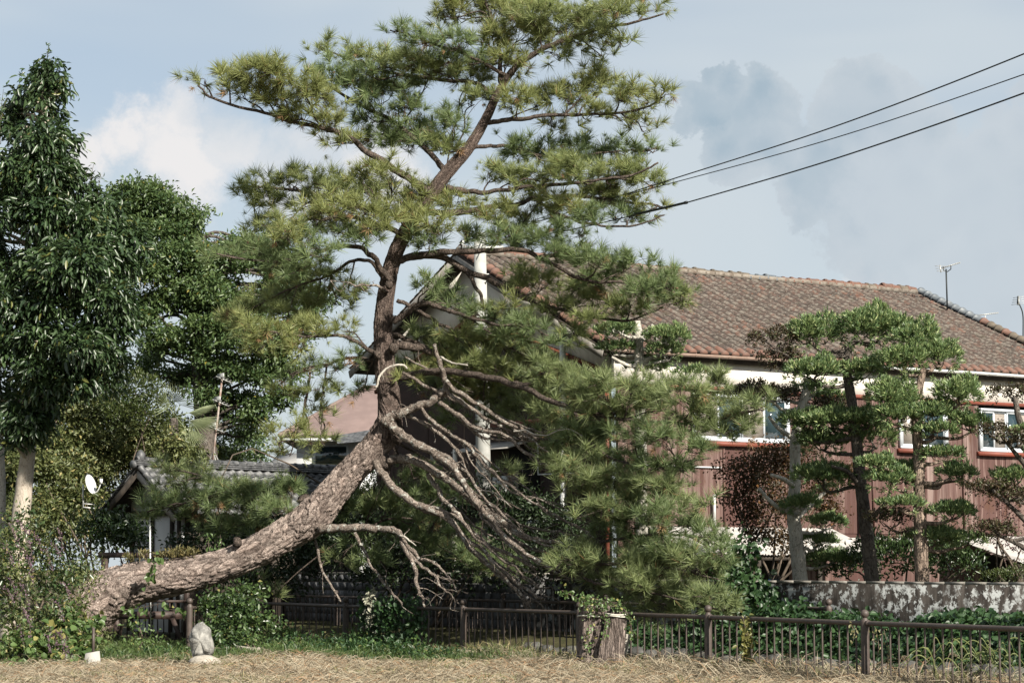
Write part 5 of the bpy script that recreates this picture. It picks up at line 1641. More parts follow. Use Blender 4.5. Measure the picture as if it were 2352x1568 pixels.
for i in range(len(uu) - 1):
    V = [CU(4.385, uu[i], 1.452), CU(4.385, uu[i + 1], 1.452), CU(4.585, uu[i + 1], 1.452), CU(4.585, uu[i], 1.452),
         CU(4.385, uu[i], tz[i]), CU(4.385, uu[i + 1], tz[i + 1]), CU(4.585, uu[i + 1], tz[i + 1]), CU(4.585, uu[i], tz[i])]
    cm.add(V, BOXF)
part('coping', cm, M_cap, wall)

M_block, k = mat('concrete_block')
oi = k.n('ShaderNodeObjectInfo')
nb = k.noise(pos(k), 6.0, 5, 0.7)
c = k.mix(k.math('ADD', k.math('MULTIPLY', oi.outputs['Random'], 0.6), k.math('MULTIPLY', nb, 0.5), clamp=True), (0.055, 0.055, 0.058), (0.19, 0.193, 0.20))
c = k.mix(k.mapr(k.noise(k.vmath('MULTIPLY', pos(k), (7, 7, 0.8)), 1.0, 4, 0.6), 0.48, 0.66), c, (0.045, 0.045, 0.045))
setp(k, c, 0.95, 0, 0.15)
bump(k, k.noise(pos(k), 40, 4), 0.4, 0.01)
bwall = thing('block_wall', 'grey concrete block wall in the shade behind the leaning trunk', 'wall', CU(4.45, -22, 0.4))
bk = MB()
slab(bk, [CU(4.43, -30, 0.0), CU(4.43, -13.05, 0.0), CU(4.43, -13.05, 1.57), CU(4.43, -30, 1.57)], LD * 0.10)
part('mortar_core', bk, plain('mortar_joint', (0.10, 0.10, 0.10), (0.16, 0.16, 0.155), 9, 0.95), bwall)
blk = MB().box((0, 0, 0), (0.388, 0.05, 0.188)).mesh('block')
blk.materials.append(M_block)
ang_u = math.atan2(GD[1], GD[0])
for r in range(7):
    for i in range(42):
        u = -29.8 + 0.4 * i + (0.2 if r % 2 else 0)
        if u > -13.3:
            continue
        piece('block', blk, bwall, CU(4.418 + rng.normal() * 0.003, u, 1.475 - 0.2 * r), (0, 0, ang_u))
part('coping', MB().bar(CU(4.46, -30, 1.60), CU(4.46, -13.05, 1.60), 0.18, 0.05), M_cap, bwall)

# ------------------------------------------------------------------ fences
M_fence = plain('brown_painted_steel', (0.058, 0.044, 0.037), (0.080, 0.062, 0.053), 9.0, 0.55, 0.0, 0.4, 0.25, 120.0)


def post_parts(parent, p, h=1.05, r=0.062):
    po = part('post', MB().lathe(p, [(r, -0.3), (r, h - 0.10), (r * 0.98, h - 0.07), (r * 0.6, h - 0.045), (r * 0.55, h - 0.03)], 16), M_fence, parent, True)
    n = 9
    prof = [(max(0.002, 0.062 * math.sin(math.pi * i / n)), h + 0.025 - 0.062 * math.cos(math.pi * i / n)) for i in range(n + 1)]
    part('ball_cap', MB().lathe(p, prof, 14), M_fence, po, True)


PICK = {}


def fence(name, label, posts, n_pick, top=0.94, bot=0.075, zb=None, skip=(), post_skip=(), rr=0.032):
    o = thing(name, label, 'fence', posts[len(posts) // 2])
    key = round(top - bot, 3)
    if key not in PICK:
        me = MB().tube([(0, 0, 0), (0, 0, top - bot)], 0.0145, 8, False).mesh('picket', True)
        me.materials.append(M_fence)
        PICK[key] = me
    for i, p in enumerate(posts):
        if i not in post_skip:
            post_parts(o, p)
    for i, (a_, b_) in enumerate(zip(posts[:-1], posts[1:])):
        a_, b_ = np.array(a_), np.array(b_)
        if i in skip:
            continue
        part('top_rail', MB().tube([a_ + UP * top, b_ + UP * top], rr, 10, False), M_fence, o, True)
        part('bottom_rail', MB().tube([a_ + UP * bot, b_ + UP * bot], rr * 0.85, 10, False), M_fence, o, True)
        n = n_pick if isinstance(n_pick, int) else n_pick[i]
        d = unit(b_ - a_)
        for (pt, sg) in ((a_, 1), (b_, -1)):
            part('rail_collar', MB().tube([pt + UP * top + d * sg * 0.05, pt + UP * top + d * sg * 0.11], rr * 1.25, 10), M_fence, o, True)
        for j in range(n):
            q = a_ + (b_ - a_) * (j + 1) / (n + 1)
            piece('picket', PICK[key], o, q + UP * bot)
    return o


fx = [(534, 50.0), (797, 45.6), (1065, 42.4), (1330, 39.06), (1623, 35.5), (1980, 31.5), (2400, 28.0)]
posts = [np.array([(x - 1176) / F * Y, Y, 0.0]) for x, Y in fx]
posts[0][2] = 0.02
fence('metal_fence', 'brown steel picket fence with ball-topped posts along the dry grass', posts, [16, 17, 18, 18, 19, 19], rr=0.036)
# near return by the sluice
p0 = np.array([(441 - 1176) / F * 42.6, 42.6, 0.02])
p1 = p0 + np.array([0.62, 2.9, 0])
fence('short_fence', 'short length of brown picket fence running back behind the standing rock', [p0, p1], 10, post_skip=(1,))
far = [CU(3.95, u, 0.05) for u in (-26, -22, -18, -14, -10, -6.0, -3.0)]
fence('far_fence', 'second brown picket fence on the far bank of the canal', far, 17, top=0.96)

# ------------------------------------------------------------------ stones
M_rock, k = mat('grey_rock')
nr_ = k.noise(pos(k), 5.0, 7, 0.7)
vein = k.noise(k.vmath('MULTIPLY', pos(k), (10, 10, 3)), 1.0, 5, 0.7, 1.2)
c = k.mix(k.mapr(nr_, 0.35, 0.65), (0.15, 0.147, 0.137), (0.36, 0.352, 0.325))
c = k.mix(k.mapr(vein, 0.56, 0.66), c, (0.10, 0.095, 0.085))
setp(k, c, 0.85, 0, 0.25)
bump(k, nr_, 0.8, 0.04)
M_rock_b, k = mat('buff_stone')
nr_ = k.noise(pos(k), 7.0, 6, 0.7)
setp(k, k.mix(k.mapr(nr_, 0.3, 0.7), (0.26, 0.235, 0.195), (0.46, 0.42, 0.36)), 0.9, 0, 0.15)
bump(k, nr_, 0.6, 0.03)
M_rock_d = plain('wet_stone', (0.045, 0.045, 0.042), (0.11, 0.108, 0.10), 6.0, 0.8, b=0.5, bs=12)


def rock_mb(c, R, n_cut=14, seg=22, jag=0.05, seed=0, lo=0.62):
    r_ = np.random.default_rng(seed)
    th = np.linspace(0, 2 * math.pi, seg, endpoint=False)
    ph = np.linspace(-math.pi / 2, math.pi / 2, seg // 2 + 1)
    D = np.array([[math.cos(p_) * math.cos(t_), math.cos(p_) * math.sin(t_), math.sin(p_)] for p_ in ph for t_ in th])
    r = np.ones(len(D))
    for _ in range(n_cut):
        nn = unit(r_.normal(size=3))
        h = r_.uniform(lo, 0.95)
        dp = D @ nn
        lim = np.where(dp > 1e-3, h / np.maximum(dp, 1e-3), 9)
        r = np.minimum(r, lim)
    r = r * (1 + r_.normal(0, jag, len(r)) * 0.5)
    V = np.asarray(c) + D * r[:, None] * np.asarray(R)
    nn_ = len(ph)
    fs = np.array([[i * seg + j, i * seg + (j + 1) % seg, (i + 1) * seg + (j + 1) % seg, (i + 1) * seg + j] for i in range(nn_ - 1) for j in range(seg)])
    return MB().add(V, fs)


def stone(name, label, x, y, Y, rx, ry, m, cat='rock', seed=1, rd=None, n_cut=14, jag=0.05, lo=0.62):
    c = P(x, y, Y)
    s_ = S(Y)
    o = part(name, rock_mb(c, (rx / s_, (rd or rx) / s_, ry / s_), n_cut, 30, jag, seed, lo), m)
    return tag(o, label, cat)


rr_ = np.random.default_rng(5)
out_ = np.array([(420, 600), (438, 530), (462, 478), (505, 440), (545, 425), (590, 404), (632, 432), (668, 458), (692, 490), (700, 560), (724, 640), (732, 720), (728, 775), (688, 812), (636, 800), (600, 826), (556, 832), (516, 800), (498, 838), (476, 806), (462, 730), (436, 664)], float)
out_ = (out_ - [575, 832]) * [0.195 / 130, -0.195 / 130]
no_ = len(out_)
rb_ = P(461, 1513, 38.4)
V = []
for (yy_, k_) in ((-0.20, 0.58), (-0.13, 0.86), (0.0, 1.0), (0.14, 0.8), (0.2, 0.5)):
    for (ox, oz) in out_:
        cx_, cz_ = 0.0, 0.30
        V.append(rb_ + [cx_ + (ox - cx_) * k_ + rr_.normal() * 0.010, yy_ + rr_.normal() * 0.030, cz_ + (oz - cz_) * k_ + rr_.normal() * 0.010])
V += [rb_ + [0.02, -0.235, 0.33], rb_ + [0, 0.22, 0.3]]
fs = []
for i in range(4):
    for j in range(no_):
        q_ = [i * no_ + j, i * no_ + (j + 1) % no_, (i + 1) * no_ + (j + 1) % no_, (i + 1) * no_ + j]
        fs += [[q_[0], q_[1], q_[2]], [q_[0], q_[2], q_[3]]] if (i + j) % 2 else [[q_[0], q_[1], q_[3]], [q_[1], q_[2], q_[3]]]
fs += [[5 * no_, (j + 1) % no_, j] for j in range(no_)] + [[5 * no_ + 1, 4 * no_ + j, 4 * no_ + (j + 1) % no_] for j in range(no_)]
tag(part('standing_rock', MB().add(V, np.array(fs)), M_rock), 'upright jagged grey rock standing on end in the grass', 'rock')
stone('base_stone', 'low buff stone block at the foot of the upright rock', 470, 1524, 38.0, 40, 20, M_rock_b, seed=8, n_cut=10)
stone('pale_pebble', 'small cream stone lying in front of the low buff block', 484, 1538, 37.3, 9, 5, plain('cream_stone', (0.62, 0.55, 0.36), (0.7, 0.66, 0.52), 8, 0.8), seed=5)
stone('grass_stone', 'pale stone half sunk in the grass near the small concrete post', 300, 1533, 37.8, 17, 11, M_rock_b, seed=11)
stone('flat_stone', 'flat pale slab flush with the dry grass at the bottom', 362, 1557, 36.2, 30, 7, M_rock_b, seed=14)
# stone trough with a plant
tr = thing('stone_trough', 'shallow boat-shaped stone trough resting on a support stone', 'trough', P(585, 1510, 41) * [1, 1, 0])
a = np.arange(20) / 20 * 2 * math.pi
cx = P(584, 1492, 41)
ringo = []
for (sc_, zz) in ((0.55, -0.13), (0.92, -0.04), (1.0, 0.035), (0.93, 0.055), (0.78, 0.04), (0.70, -0.02)):
    ringo.append([cx + np.array([sc_ * 0.345 * math.cos(q) * (1 + 0.05 * math.sin(3 * q)), sc_ * 0.22 * math.sin(q), zz + 0.03 * math.cos(q) * (-1)]) for q in a])
V = np.array(ringo).reshape(-1, 3) + rng.normal(0, 0.006, (120, 3))
fs = np.array([[i * 20 + j, i * 20 + (j + 1) % 20, (i + 1) * 20 + (j + 1) % 20, (i + 1) * 20 + j] for i in range(5) for j in range(20)])
part('basin', MB().add(V, fs, np.arange(100, 120)[None, :], np.arange(0, 20)[None, ::-1]), M_rock_b, tr)
part('support', rock_mb(P(590, 1512, 41.05), (0.20, 0.18, 0.16), 10, 16, 0.04, 4), M_rock_b, tr)
pp = [sp(578, 1478, 41, 20, 13), (sp(565, 1482, 41, 14, 9))]
shrub('trough_plant', 'small leafy plant growing out of the stone trough', cx + [0, 0, 0.03], pp, [dict(dens=150, per=6, L=0.045, W=0.03, droop=0.1, cl=0.03, mat=M_vine)], 3, 'plant')
# small concrete post
cp = thing('concrete_post', 'squat broken concrete post at the foot of the left shrubs', 'post', P(212, 1545, 37.6) * [1, 1, 0])
q = MB().add(np.array([P(190, 1552, 37.6), P(234, 1554, 37.6), P(236, 1554, 38.0), P(192, 1552, 38.0), P(196, 1500, 37.6), P(228, 1495, 37.6), P(229, 1493, 38.0), P(198, 1498, 38.0)]), BOXF)
part('shaft', q, M_concrete, cp)
part('anchor_rod', MB().tube([P(214, 1505, 37.8), P(215, 1440, 37.8)], 0.025, 7), M_fence, cp)

# stones of the far bank
bank = thing('stone_bank', 'row of dark rounded stones along the foot of the far canal bank', 'bank', CU(2.4, -3, 0.0))
for i in range(30):
    u = -11 + i * 0.47 + rng.normal() * 0.05
    for rw in range(2):
        me_ = rock_mb(CU(2.25 + 0.42 * rw + rng.normal() * 0.04, u + 0.2 * rw, -0.08 + 0.17 * rw + rng.normal() * 0.02), (rng.uniform(0.19, 0.26), rng.uniform(0.19, 0.26), rng.uniform(0.12, 0.16)), 8, 10, 0.03, 100 + i * 2 + rw)
        part('stone', me_, M_rock_d, bank, True)

# ------------------------------------------------------------------ old stump at the fence
M_stump = bark_mat('stump_wood', (0.21, 0.165, 0.14), (0.43, 0.355, 0.315), (0.06, 0.045, 0.038), 15.0, None, 0.6, (1, 1, 0.10), 0.22, 1.0, 0.05)
stp = thing('tree_stump', 'split old double stump with white bands beside the fence', 'stump', P(1390, 1535, 37.6) * [1, 1, 0])


def stump(pts, rad, ph):
    pts = spline(np.array(pts, float), 8)
    n = len(pts)
    sides = 44
    rad = np.interp(np.linspace(0, 1, n), np.linspace(0, 1, len(rad)), rad)
    a_ = np.arange(sides) / sides * 2 * math.pi
    V = []
    for i in range(n):
        fl = 1 + (0.06 + 0.12 * (1 - i / n) ** 2) * np.sin(a_ * 5 + ph + i * 0.03) + 0.05 * np.sin(a_ * 11 + ph * 2 + i * 0.06) + rng.normal(0, 0.02, sides)
        V += [pts[i] + rad[i] * fl[j] * np.array([math.cos(a_[j]), math.sin(a_[j]), 0]) for j in range(sides)]
    V += [pts[-1] - [0, 0, 0.03]]
    fs = np.array([[i * sides + j, i * sides + (j + 1) % sides, (i + 1) * sides + (j + 1) % sides, (i + 1) * sides + j] for i in range(n - 1) for j in range(sides)])
    top = np.array([[n * sides, (n - 1) * sides + j, (n - 1) * sides + (j + 1) % sides] for j in range(sides)])
    return MB().add(V, fs, top)


Yst = 37.5
s_ = S(Yst)
part('left_stem', stump([P(1362, 1555, Yst), P(1362, 1490, Yst), P(1364, 1440, Yst), P(1366, 1388, Yst)], [0.30, 0.25, 0.25, 0.24], 0.4), M_stump, stp, True, label='broad shaded stem of the stump')
part('right_stem', stump([P(1398, 1560, Yst - 0.25), P(1402, 1500, Yst - 0.25), P(1410, 1450, Yst - 0.25), P(1416, 1402, Yst - 0.25)], [0.27, 0.21, 0.19, 0.165], 2.0), M_stump, stp, True, label='narrow sunlit stem of the stump')
part('side_branch', stump([P(1418, 1520, Yst), P(1432, 1480, Yst), P(1444, 1455, Yst)], [0.10, 0.08, 0.07], 1.0), M_dead_pale, stp, True)
M_band = plain('white_band', (0.62, 0.60, 0.52), (0.46, 0.45, 0.38), 9, 0.7)


def band(c, r, n=1):
    m = MB()
    for i in range(n):
        t_ = np.linspace(0, 2 * math.pi, 33)
        m.tube(np.stack([c[0] + r * np.cos(t_), c[1] + r * np.sin(t_), c[2] + i * 0.034 + 0.012 * np.sin(t_ * 2 + i)], 1), 0.012, 6, False)
    return m


part('band', band(P(1364, 1414, Yst), 0.272, 1), M_band, stp, True)
part('band', band(P(1414, 1414, Yst - 0.25), 0.195, 2), M_band, stp, True)
part('tape_end', MB().bar(P(1346, 1425, 37.2) + [0.55, 0, 0.0], P(1346, 1445, 37.2) + [0.55, 0, 0.0], 0.03, 0.01), M_band, stp)


def vine(name, label, stems, n, L, Wd, m, sigma, base, cat='vine', face=(0, -1, 0.25), shape='oval'):
    """creeper: stems as tubes, leaves scattered along them"""
    o = thing(name, label, cat, base)
    sm_ = MB()
    lm = MB()
    for st_ in stems:
        pts = spline(np.array([P(*q) for q in st_]), 8)
        part('stem', MB().tube(pts, np.linspace(0.008, 0.004, len(pts)), 4, False), M_twig, o)
        k_ = n
        ii_ = rng.integers(0, len(pts), k_)
        c_ = pts[ii_] + rng.normal(0, sigma, (k_, 3))
        nr2 = unit(rand_dir(k_) * 0.7 + np.array(face))
        d_ = unit(rand_dir(k_) * 0.9 + [0, 0, -0.7])
        Ls = L * rng.uniform(0.6, 1.3, k_)
        V_, F_ = leaf_geo(c_, d_, nr2, Ls, Wd / L * Ls, shape)
        lm.add(V_, F_)
    part('leaves', lm, m, o, kind='stuff')
    return o


vine('stump_vine', 'small-leaved creeper crowning the old stump', [[(1330, 1400, 37.4), (1350, 1375, 37.3), (1390, 1380, 37.3), (1430, 1385, 37.2)], [(1345, 1390, 37.2), (1380, 1400, 37.1), (1390, 1430, 37.0), (1385, 1470, 37.0)],
     [(1290, 1355, 37.3), (1310, 1365, 37.3), (1340, 1380, 37.3)], [(1340, 1385, 37.6), (1350, 1370, 37.6), (1430, 1390, 37.5)], [(1355, 1395, 37.1), (1352, 1450, 37.1), (1350, 1500, 37.1)], [(1400, 1390, 37.0), (1435, 1400, 37.1), (1450, 1440, 37.2), (1460, 1470, 37.3)], [(1345, 1380, 37.2), (1390, 1385, 37.1), (1425, 1390, 37.0)]],
     75, 0.052, 0.04, M_vine, 0.05, P(1390, 1400, 37.4))
vine('fence_creeper', 'thick dark creeper smothering the fence left of the stump', [[(850, 1500, 44.6), (860, 1440, 44.5), (880, 1395, 44.4)], [(900, 1500, 44), (905, 1440, 43.9), (915, 1395, 43.9)], [(930, 1490, 43.8), (940, 1440, 43.7), (955, 1395, 43.6)], [(870, 1390, 44.2), (920, 1385, 43.9), (965, 1392, 43.6)],
     [(960, 1480, 43.6), (962, 1430, 43.5), (958, 1395, 43.5)], [(840, 1490, 44.8), (838, 1430, 44.8), (850, 1370, 44.8)], [(880, 1480, 44.2), (890, 1430, 44.1), (900, 1400, 44.0)]], 150, 0.10, 0.07, M_ivy, 0.10, P(900, 1520, 44) * [1, 1, 0])
vine('wilted_creeper', 'wilted pale leaves climbing a stem beside the dark creeper', [[(845, 1440, 44.3), (850, 1390, 44.3), (858, 1355, 44.3)], [(852, 1420, 44.3), (845, 1380, 44.2), (850, 1360, 44.2)]], 50, 0.10, 0.045, plain('wilted_leaf', (0.20, 0.21, 0.15), (0.33, 0.32, 0.25), 6, 0.7), 0.05, P(850, 1450, 44.3))
vine('yellow_creeper', 'yellowing creeper column hanging on the fence right of the second post', [[(1712, 1550, 34.2), (1716, 1490, 34.2), (1708, 1418, 34.2)], [(1722, 1540, 34.1), (1722, 1480, 34.1), (1704, 1412, 34.2)], [(1700, 1560, 34.2), (1712, 1500, 34.1), (1718, 1450, 34.1)]],
     70, 0.085, 0.05, leaf_mat('yellowing_leaf', (0.10, 0.11, 0.03), (0.26, 0.24, 0.07), 0.45, 0.35, (0.34, 0.30, 0.08)), 0.045, P(1712, 1560, 34.2) * [1, 1, 0])
vine('post_creeper', 'thin dry creeper dangling around the ball-topped post at the right', [[(1955, 1435, 31.3), (1962, 1450, 31.3), (1960, 1470, 31.3)], [(2010, 1440, 31.0), (2018, 1480, 31.0), (2012, 1540, 31.0)], [(2030, 1445, 30.9), (2040, 1490, 30.9), (2036, 1550, 30.9)]],
     16, 0.055, 0.028, leaf_mat('dry_creeper_leaf', (0.16, 0.15, 0.06), (0.34, 0.32, 0.17), 0.5, 0.3), 0.03, P(2010, 1440, 31.0))
vine('trunk_creeper', 'bright green heart-leaved creeper trailing over the leaning trunk', [[(355, 1285, 43.0), (348, 1320, 42.9), (338, 1345, 42.9)], [(362, 1278, 43.1), (350, 1290, 43.0)]], 12, 0.14, 0.11, M_vine, 0.05, P(350, 1320, 42.9))
vine('hanging_creeper', 'heart-shaped vine leaves hanging under the leaning trunk', [[(230, 1400, 43.0), (300, 1398, 43.0), (370, 1385, 43.0)], [(370, 1395, 43.0), (420, 1405, 43), (440, 1420, 43)], [(215, 1410, 42.8), (225, 1430, 42.8)]], 16, 0.13, 0.11, M_vine, 0.06, P(300, 1400, 43))
# ivy bank on the far side of the canal
iv = thing('ivy_bank', 'deep green ivy covering the far bank below the lichened wall', 'ivy', CU(3.5, -1, 0.3))
n = 15000
u = rng.uniform(-8.5, 7, n)
v = rng.random(n)
prof_c = np.interp(v, [0, 0.35, 0.75, 1.0], [2.65, 3.0, 3.45, 4.3])
prof_zz = np.interp(v, [0, 0.35, 0.75, 1.0], [0.05, 0.45, 0.98, 1.02])
prof_zz = prof_zz * (0.86 + 0.10 * np.sin(u * 1.3) + 0.07 * np.sin(u * 2.9 + 1)) - np.clip(-(u + 4.2), 0, 5) * 0.12 * v
cpt = F0 + prof_c[:, None] * LD + u[:, None] * GD + prof_zz[:, None] * UP + rng.normal(0, 0.05, (n, 3))
V, Fc = leaf_geo(cpt, rand_dir(n) * 0.8 + [0, 0, -0.5] - LD * 0.3, unit(rand_dir(n) * 0.6 - LD * 0.7 + UP * 0.7), rng.uniform(0.08, 0.15, n), 0.10, 'oval')
part('leaves', MB().add(V, Fc), M_ivy, iv, kind='stuff')
vine('wall_creeper', 'dark green creeper climbing over the left end of the lichened wall', [[(1760, 1410, 41), (1720, 1350, 41.5), (1700, 1290, 42), (1690, 1240, 42)], [(1720, 1410, 41.2), (1690, 1360, 41.5), (1680, 1300, 42)], [(1780, 1400, 41), (1745, 1370, 41.2), (1725, 1310, 41.8), (1720, 1250, 42)], [(1650, 1400, 41.5), (1660, 1340, 42), (1670, 1280, 42.4)], [(1800, 1410, 40.6), (1760, 1385, 41), (1735, 1340, 41.4)], [(1620, 1420, 41), (1690, 1410, 41), (1800, 1420, 40.2)]],
     260, 0.12, 0.09, M_ivy, 0.16, P(1720, 1430, 41.2) * [1, 1, 0])

# ------------------------------------------------------------------ foreground shrubs on the left
lsh = [sp(*q) for q in [(30, 1270, 40, 60, 60), (110, 1300, 40, 50, 50), (40, 1350, 39.6, 60, 60), (130, 1370, 40, 50, 50), (30, 1430, 39, 60, 60), (110, 1450, 39.4, 50, 50), (60, 1210, 41, 40, 40), (165, 1330, 40.6, 40, 40), (-20, 1330, 39, 50, 90)]]
shrub('bank_shrub', 'tangled sunlit shrub with arching stems at the lower left corner', P(70, 1540, 39.6) * [1, 1, 0], lsh,
      [dict(dens=30, per=7, L=0.085, W=0.036, droop=0.4, up=0.2, out=0.6, spread=0.9, inner=0.3, cl=0.09, rough=0.3, mat=M_hedge),
       dict(dens=16, per=6, L=0.11, W=0.05, droop=0.2, up=0.2, out=0.6, spread=0.9, inner=0.3, cl=0.09, rough=0.3, mat=M_camellia)], 8)
lsh2 = [sp(*q) for q in [(40, 1500, 38, 70, 45), (120, 1500, 38.2, 50, 45), (170, 1450, 39.4, 45, 45), (60, 1555, 37.4, 80, 30), (150, 1545, 37.8, 45, 30), (195, 1490, 38.8, 26, 40)]]
shrub('kudzu', 'broad-leaved green vine sprawling over the ground at the lower left', P(90, 1560, 38) * [1, 1, 0], lsh2,
      [dict(dens=30, per=5, L=0.13, W=0.115, shape='oval', droop=0.4, up=0.1, out=0.5, spread=0.8, inner=0.2, cl=0.08, rough=0.25, nup=0.9, mat=M_vine),
       dict(dens=30, per=5, L=0.07, W=0.03, droop=0.1, up=0.4, out=0.5, spread=0.9, inner=0.2, cl=0.1, rough=0.25, mat=M_hedge)], 4, 'vine')
lsh3 = [sp(*q) for q in [(190, 1340, 42.6, 36, 40), (215, 1310, 42.8, 26, 26), (175, 1390, 42.2, 30, 30), (150, 1430, 42, 40, 40), (205, 1462, 41.4, 34, 32), (165, 1500, 41, 40, 28), (230, 1480, 41, 22, 26)]]
shrub('trunk_foot_shrub', 'yellow-green shrub hugging the foot of the leaning pine trunk', P(180, 1500, 42) * [1, 1, 0], lsh3,
      [dict(dens=44, per=6, L=0.075, W=0.034, droop=0.2, up=0.3, out=0.6, spread=0.9, cl=0.07, rough=0.25, mat=M_hedge)], 4)
fl = thing('bush_clover', 'arching pinkish-purple flower spikes over the lower left shrub', 'flower', P(80, 1560, 38.2) * [1, 1, 0])
M_flower = leaf_mat('pink_flower', (0.15, 0.085, 0.12), (0.30, 0.20, 0.26), 0.6, 0.3, (0.4, 0.2, 0.35), 0.2)
for i in range(24):
    x0, y0 = rng.uniform(10, 150), rng.uniform(1200, 1500)
    Yf = rng.uniform(37.2, 38.4)
    L = rng.uniform(25, 60)
    dx = rng.uniform(5, 28)
    pts = spline([P(x0 - dx, y0 - 8, Yf + 0.2), P(x0, y0, Yf), P(x0 + dx * 0.5, y0 + L * 0.5, Yf - 0.1), P(x0 + dx * 0.8, y0 + L, Yf - 0.15)], 6)
    n = 42
    ii_ = rng.integers(4, len(pts), n)
    V, Fc = leaf_geo(pts[ii_] + rng.normal(0, 0.018, (n, 3)), rand_dir(n), rand_dir(n), 0.032, 0.022)
    spk_ = part('flower_spike', MB().add(V, Fc), M_flower, fl, kind='stuff')
    part('stem', MB().tube(pts, 0.004, 3, False), M_twig, spk_)
# shrub and vines between rock and fence
b1 = [sp(*q) for q in [(520, 1400, 43, 50, 34), (560, 1430, 42.6, 50, 36), (510, 1450, 42.4, 40, 40), (600, 1440, 43, 30, 30), (540, 1480, 42, 45, 22), (570, 1370, 43.4, 40, 22), (500, 1400, 43.2, 30, 40)]]
shrub('glossy_bush', 'glossy green bush between the standing rock and the fence', P(540, 1500, 42.6) * [1, 1, 0], b1,
      [dict(dens=48, per=6, L=0.095, W=0.055, droop=0.2, up=0.2, out=0.6, spread=0.8, cl=0.08, rough=0.2, mat=M_camellia), dict(dens=22, per=5, L=0.10, W=0.06, droop=0.3, out=0.6, spread=0.8, cl=0.08, rough=0.2, mat=M_vine)], 5)
b2 = [sp(*q) for q in [(235, 1205, 51, 36, 34), (285, 1215, 51, 36, 34), (310, 1240, 50.5, 34, 30), (260, 1240, 50.6, 50, 34), (210, 1230, 51, 34, 34)]]
shrub('camellia', 'glossy camellia bush in front of the small white-walled building', P(260, 1400, 51) * [1, 1, 0], b2,
      [dict(dens=44, per=5, L=0.12, W=0.065, shape='oval', droop=0.2, up=0.2, out=0.6, spread=0.8, inner=0.3, cl=0.08, rough=0.25, mat=M_camellia)], 6)
b3 = [sp(*q) for q in [(320, 1440, 41.8, 30, 26), (340, 1470, 41.6, 34, 24), (310, 1485, 41.4, 36, 22), (360, 1500, 41, 34, 16), (420, 1505, 41, 30, 16), (290, 1505, 40.6, 30, 16), (250, 1500, 40.4, 16, 24)]]
shrub('yellowish_sapling', 'thin yellowish sapling below the leaning trunk', P(325, 1520, 41.6) * [1, 1, 0], b3,
      [dict(dens=18, per=5, L=0.085, W=0.042, droop=0.2, up=0.2, out=0.6, spread=0.9, inner=0.5, cl=0.09, rough=0.3, mat=M_vine)], 5, 'sapling')
b4 = [sp(*q) for q in [(400, 1514, 40.6, 40, 14), (350, 1516, 40.2, 40, 12), (530, 1512, 40.6, 40, 14), (640, 1512, 40.8, 50, 16), (720, 1510, 41, 50, 16), (800, 1506, 41.4, 50, 18), (880, 1506, 41.6, 50, 18), (960, 1512, 41.2, 50, 14), (1040, 1520, 40.6, 50, 10), (260, 1522, 40, 30, 14), (680, 1530, 39.2, 40, 8), (820, 1528, 39.4, 40, 8), (500, 1500, 42.5, 50, 16), (600, 1500, 43.4, 50, 18), (690, 1495, 44.4, 50, 22), (760, 1490, 44.8, 50, 22), (830, 1485, 44.4, 40, 26), (660, 1470, 45.6, 40, 24), (470, 1525, 41, 40, 12), (540, 1510, 42, 40, 14), (640, 1515, 42, 60, 16), (720, 1510, 43, 60, 18), (800, 1505, 43.2, 60, 22), (870, 1500, 43.4, 60, 26), (950, 1505, 42.4, 50, 20), (1020, 1515, 41.6, 50, 16), (1090, 1530, 40.4, 45, 10)]]
shrub('fence_weeds', 'band of green weeds along the foot of the fence left of the stump', P(800, 1530, 42.5) * [1, 1, 0], b4,
      [dict(dens=46, per=6, L=0.10, W=0.035, droop=0.1, up=0.5, out=0.4, spread=0.9, inner=0.4, cl=0.09, rough=0.3, mat=M_ivy), dict(dens=20, per=5, L=0.09, W=0.05, droop=0.1, up=0.3, out=0.4, spread=0.9, inner=0.4, cl=0.09, rough=0.3, mat=M_vine)], 1, 'weeds')
b5 = [sp(*q) for q in [(330, 1278, 43.9, 16, 8), (390, 1276, 43.9, 30, 9), (420, 1272, 43.9, 24, 9), (300, 1285, 43.9, 18, 6), (440, 1275, 43.9, 14, 6)]]
shrub('trunk_plants', 'tuft of small ferns and weeds growing on top of the leaning trunk', P(380, 1288, 44), b5,
      [dict(dens=90, per=6, L=0.09, W=0.025, droop=0.0, up=0.6, out=0.4, spread=0.8, inner=0.4, cl=0.04, rough=0.3, mat=leaf_mat('weed_rusty', (0.08, 0.09, 0.03), (0.22, 0.17, 0.07), 0.5, 0.3))], 0, 'weeds')
for (x, y, h, lab) in ((478, 1265, 36, 'leafy shoot standing on the trunk, the left one of two'), (507, 1262, 34, 'leafy shoot standing on the trunk, the right one of two')):
    vine('leafy_shoot', lab, [[(x, y, 44), (x + 1, y - h / 2, 44), (x - 1, y - h, 44)]], 22, 0.10, 0.045, M_vine, 0.05, P(x, y, 44), 'shoot', (0, -0.7, 0.7), 'diamond')

# ------------------------------------------------------------------ grass
M_straw = leaf_mat('dry_straw', (0.23, 0.19, 0.13), (0.47, 0.415, 0.31), 0.7, 0.2, (0.42, 0.37, 0.26), 0.2, (0.30, 0.19, 0.11), 0.15)
M_grass = leaf_mat('green_grass', (0.085, 0.11, 0.035), (0.22, 0.25, 0.085), 0.5, 0.35, (0.3, 0.33, 0.1), 0.3, (0.45, 0.38, 0.2), 0.25)


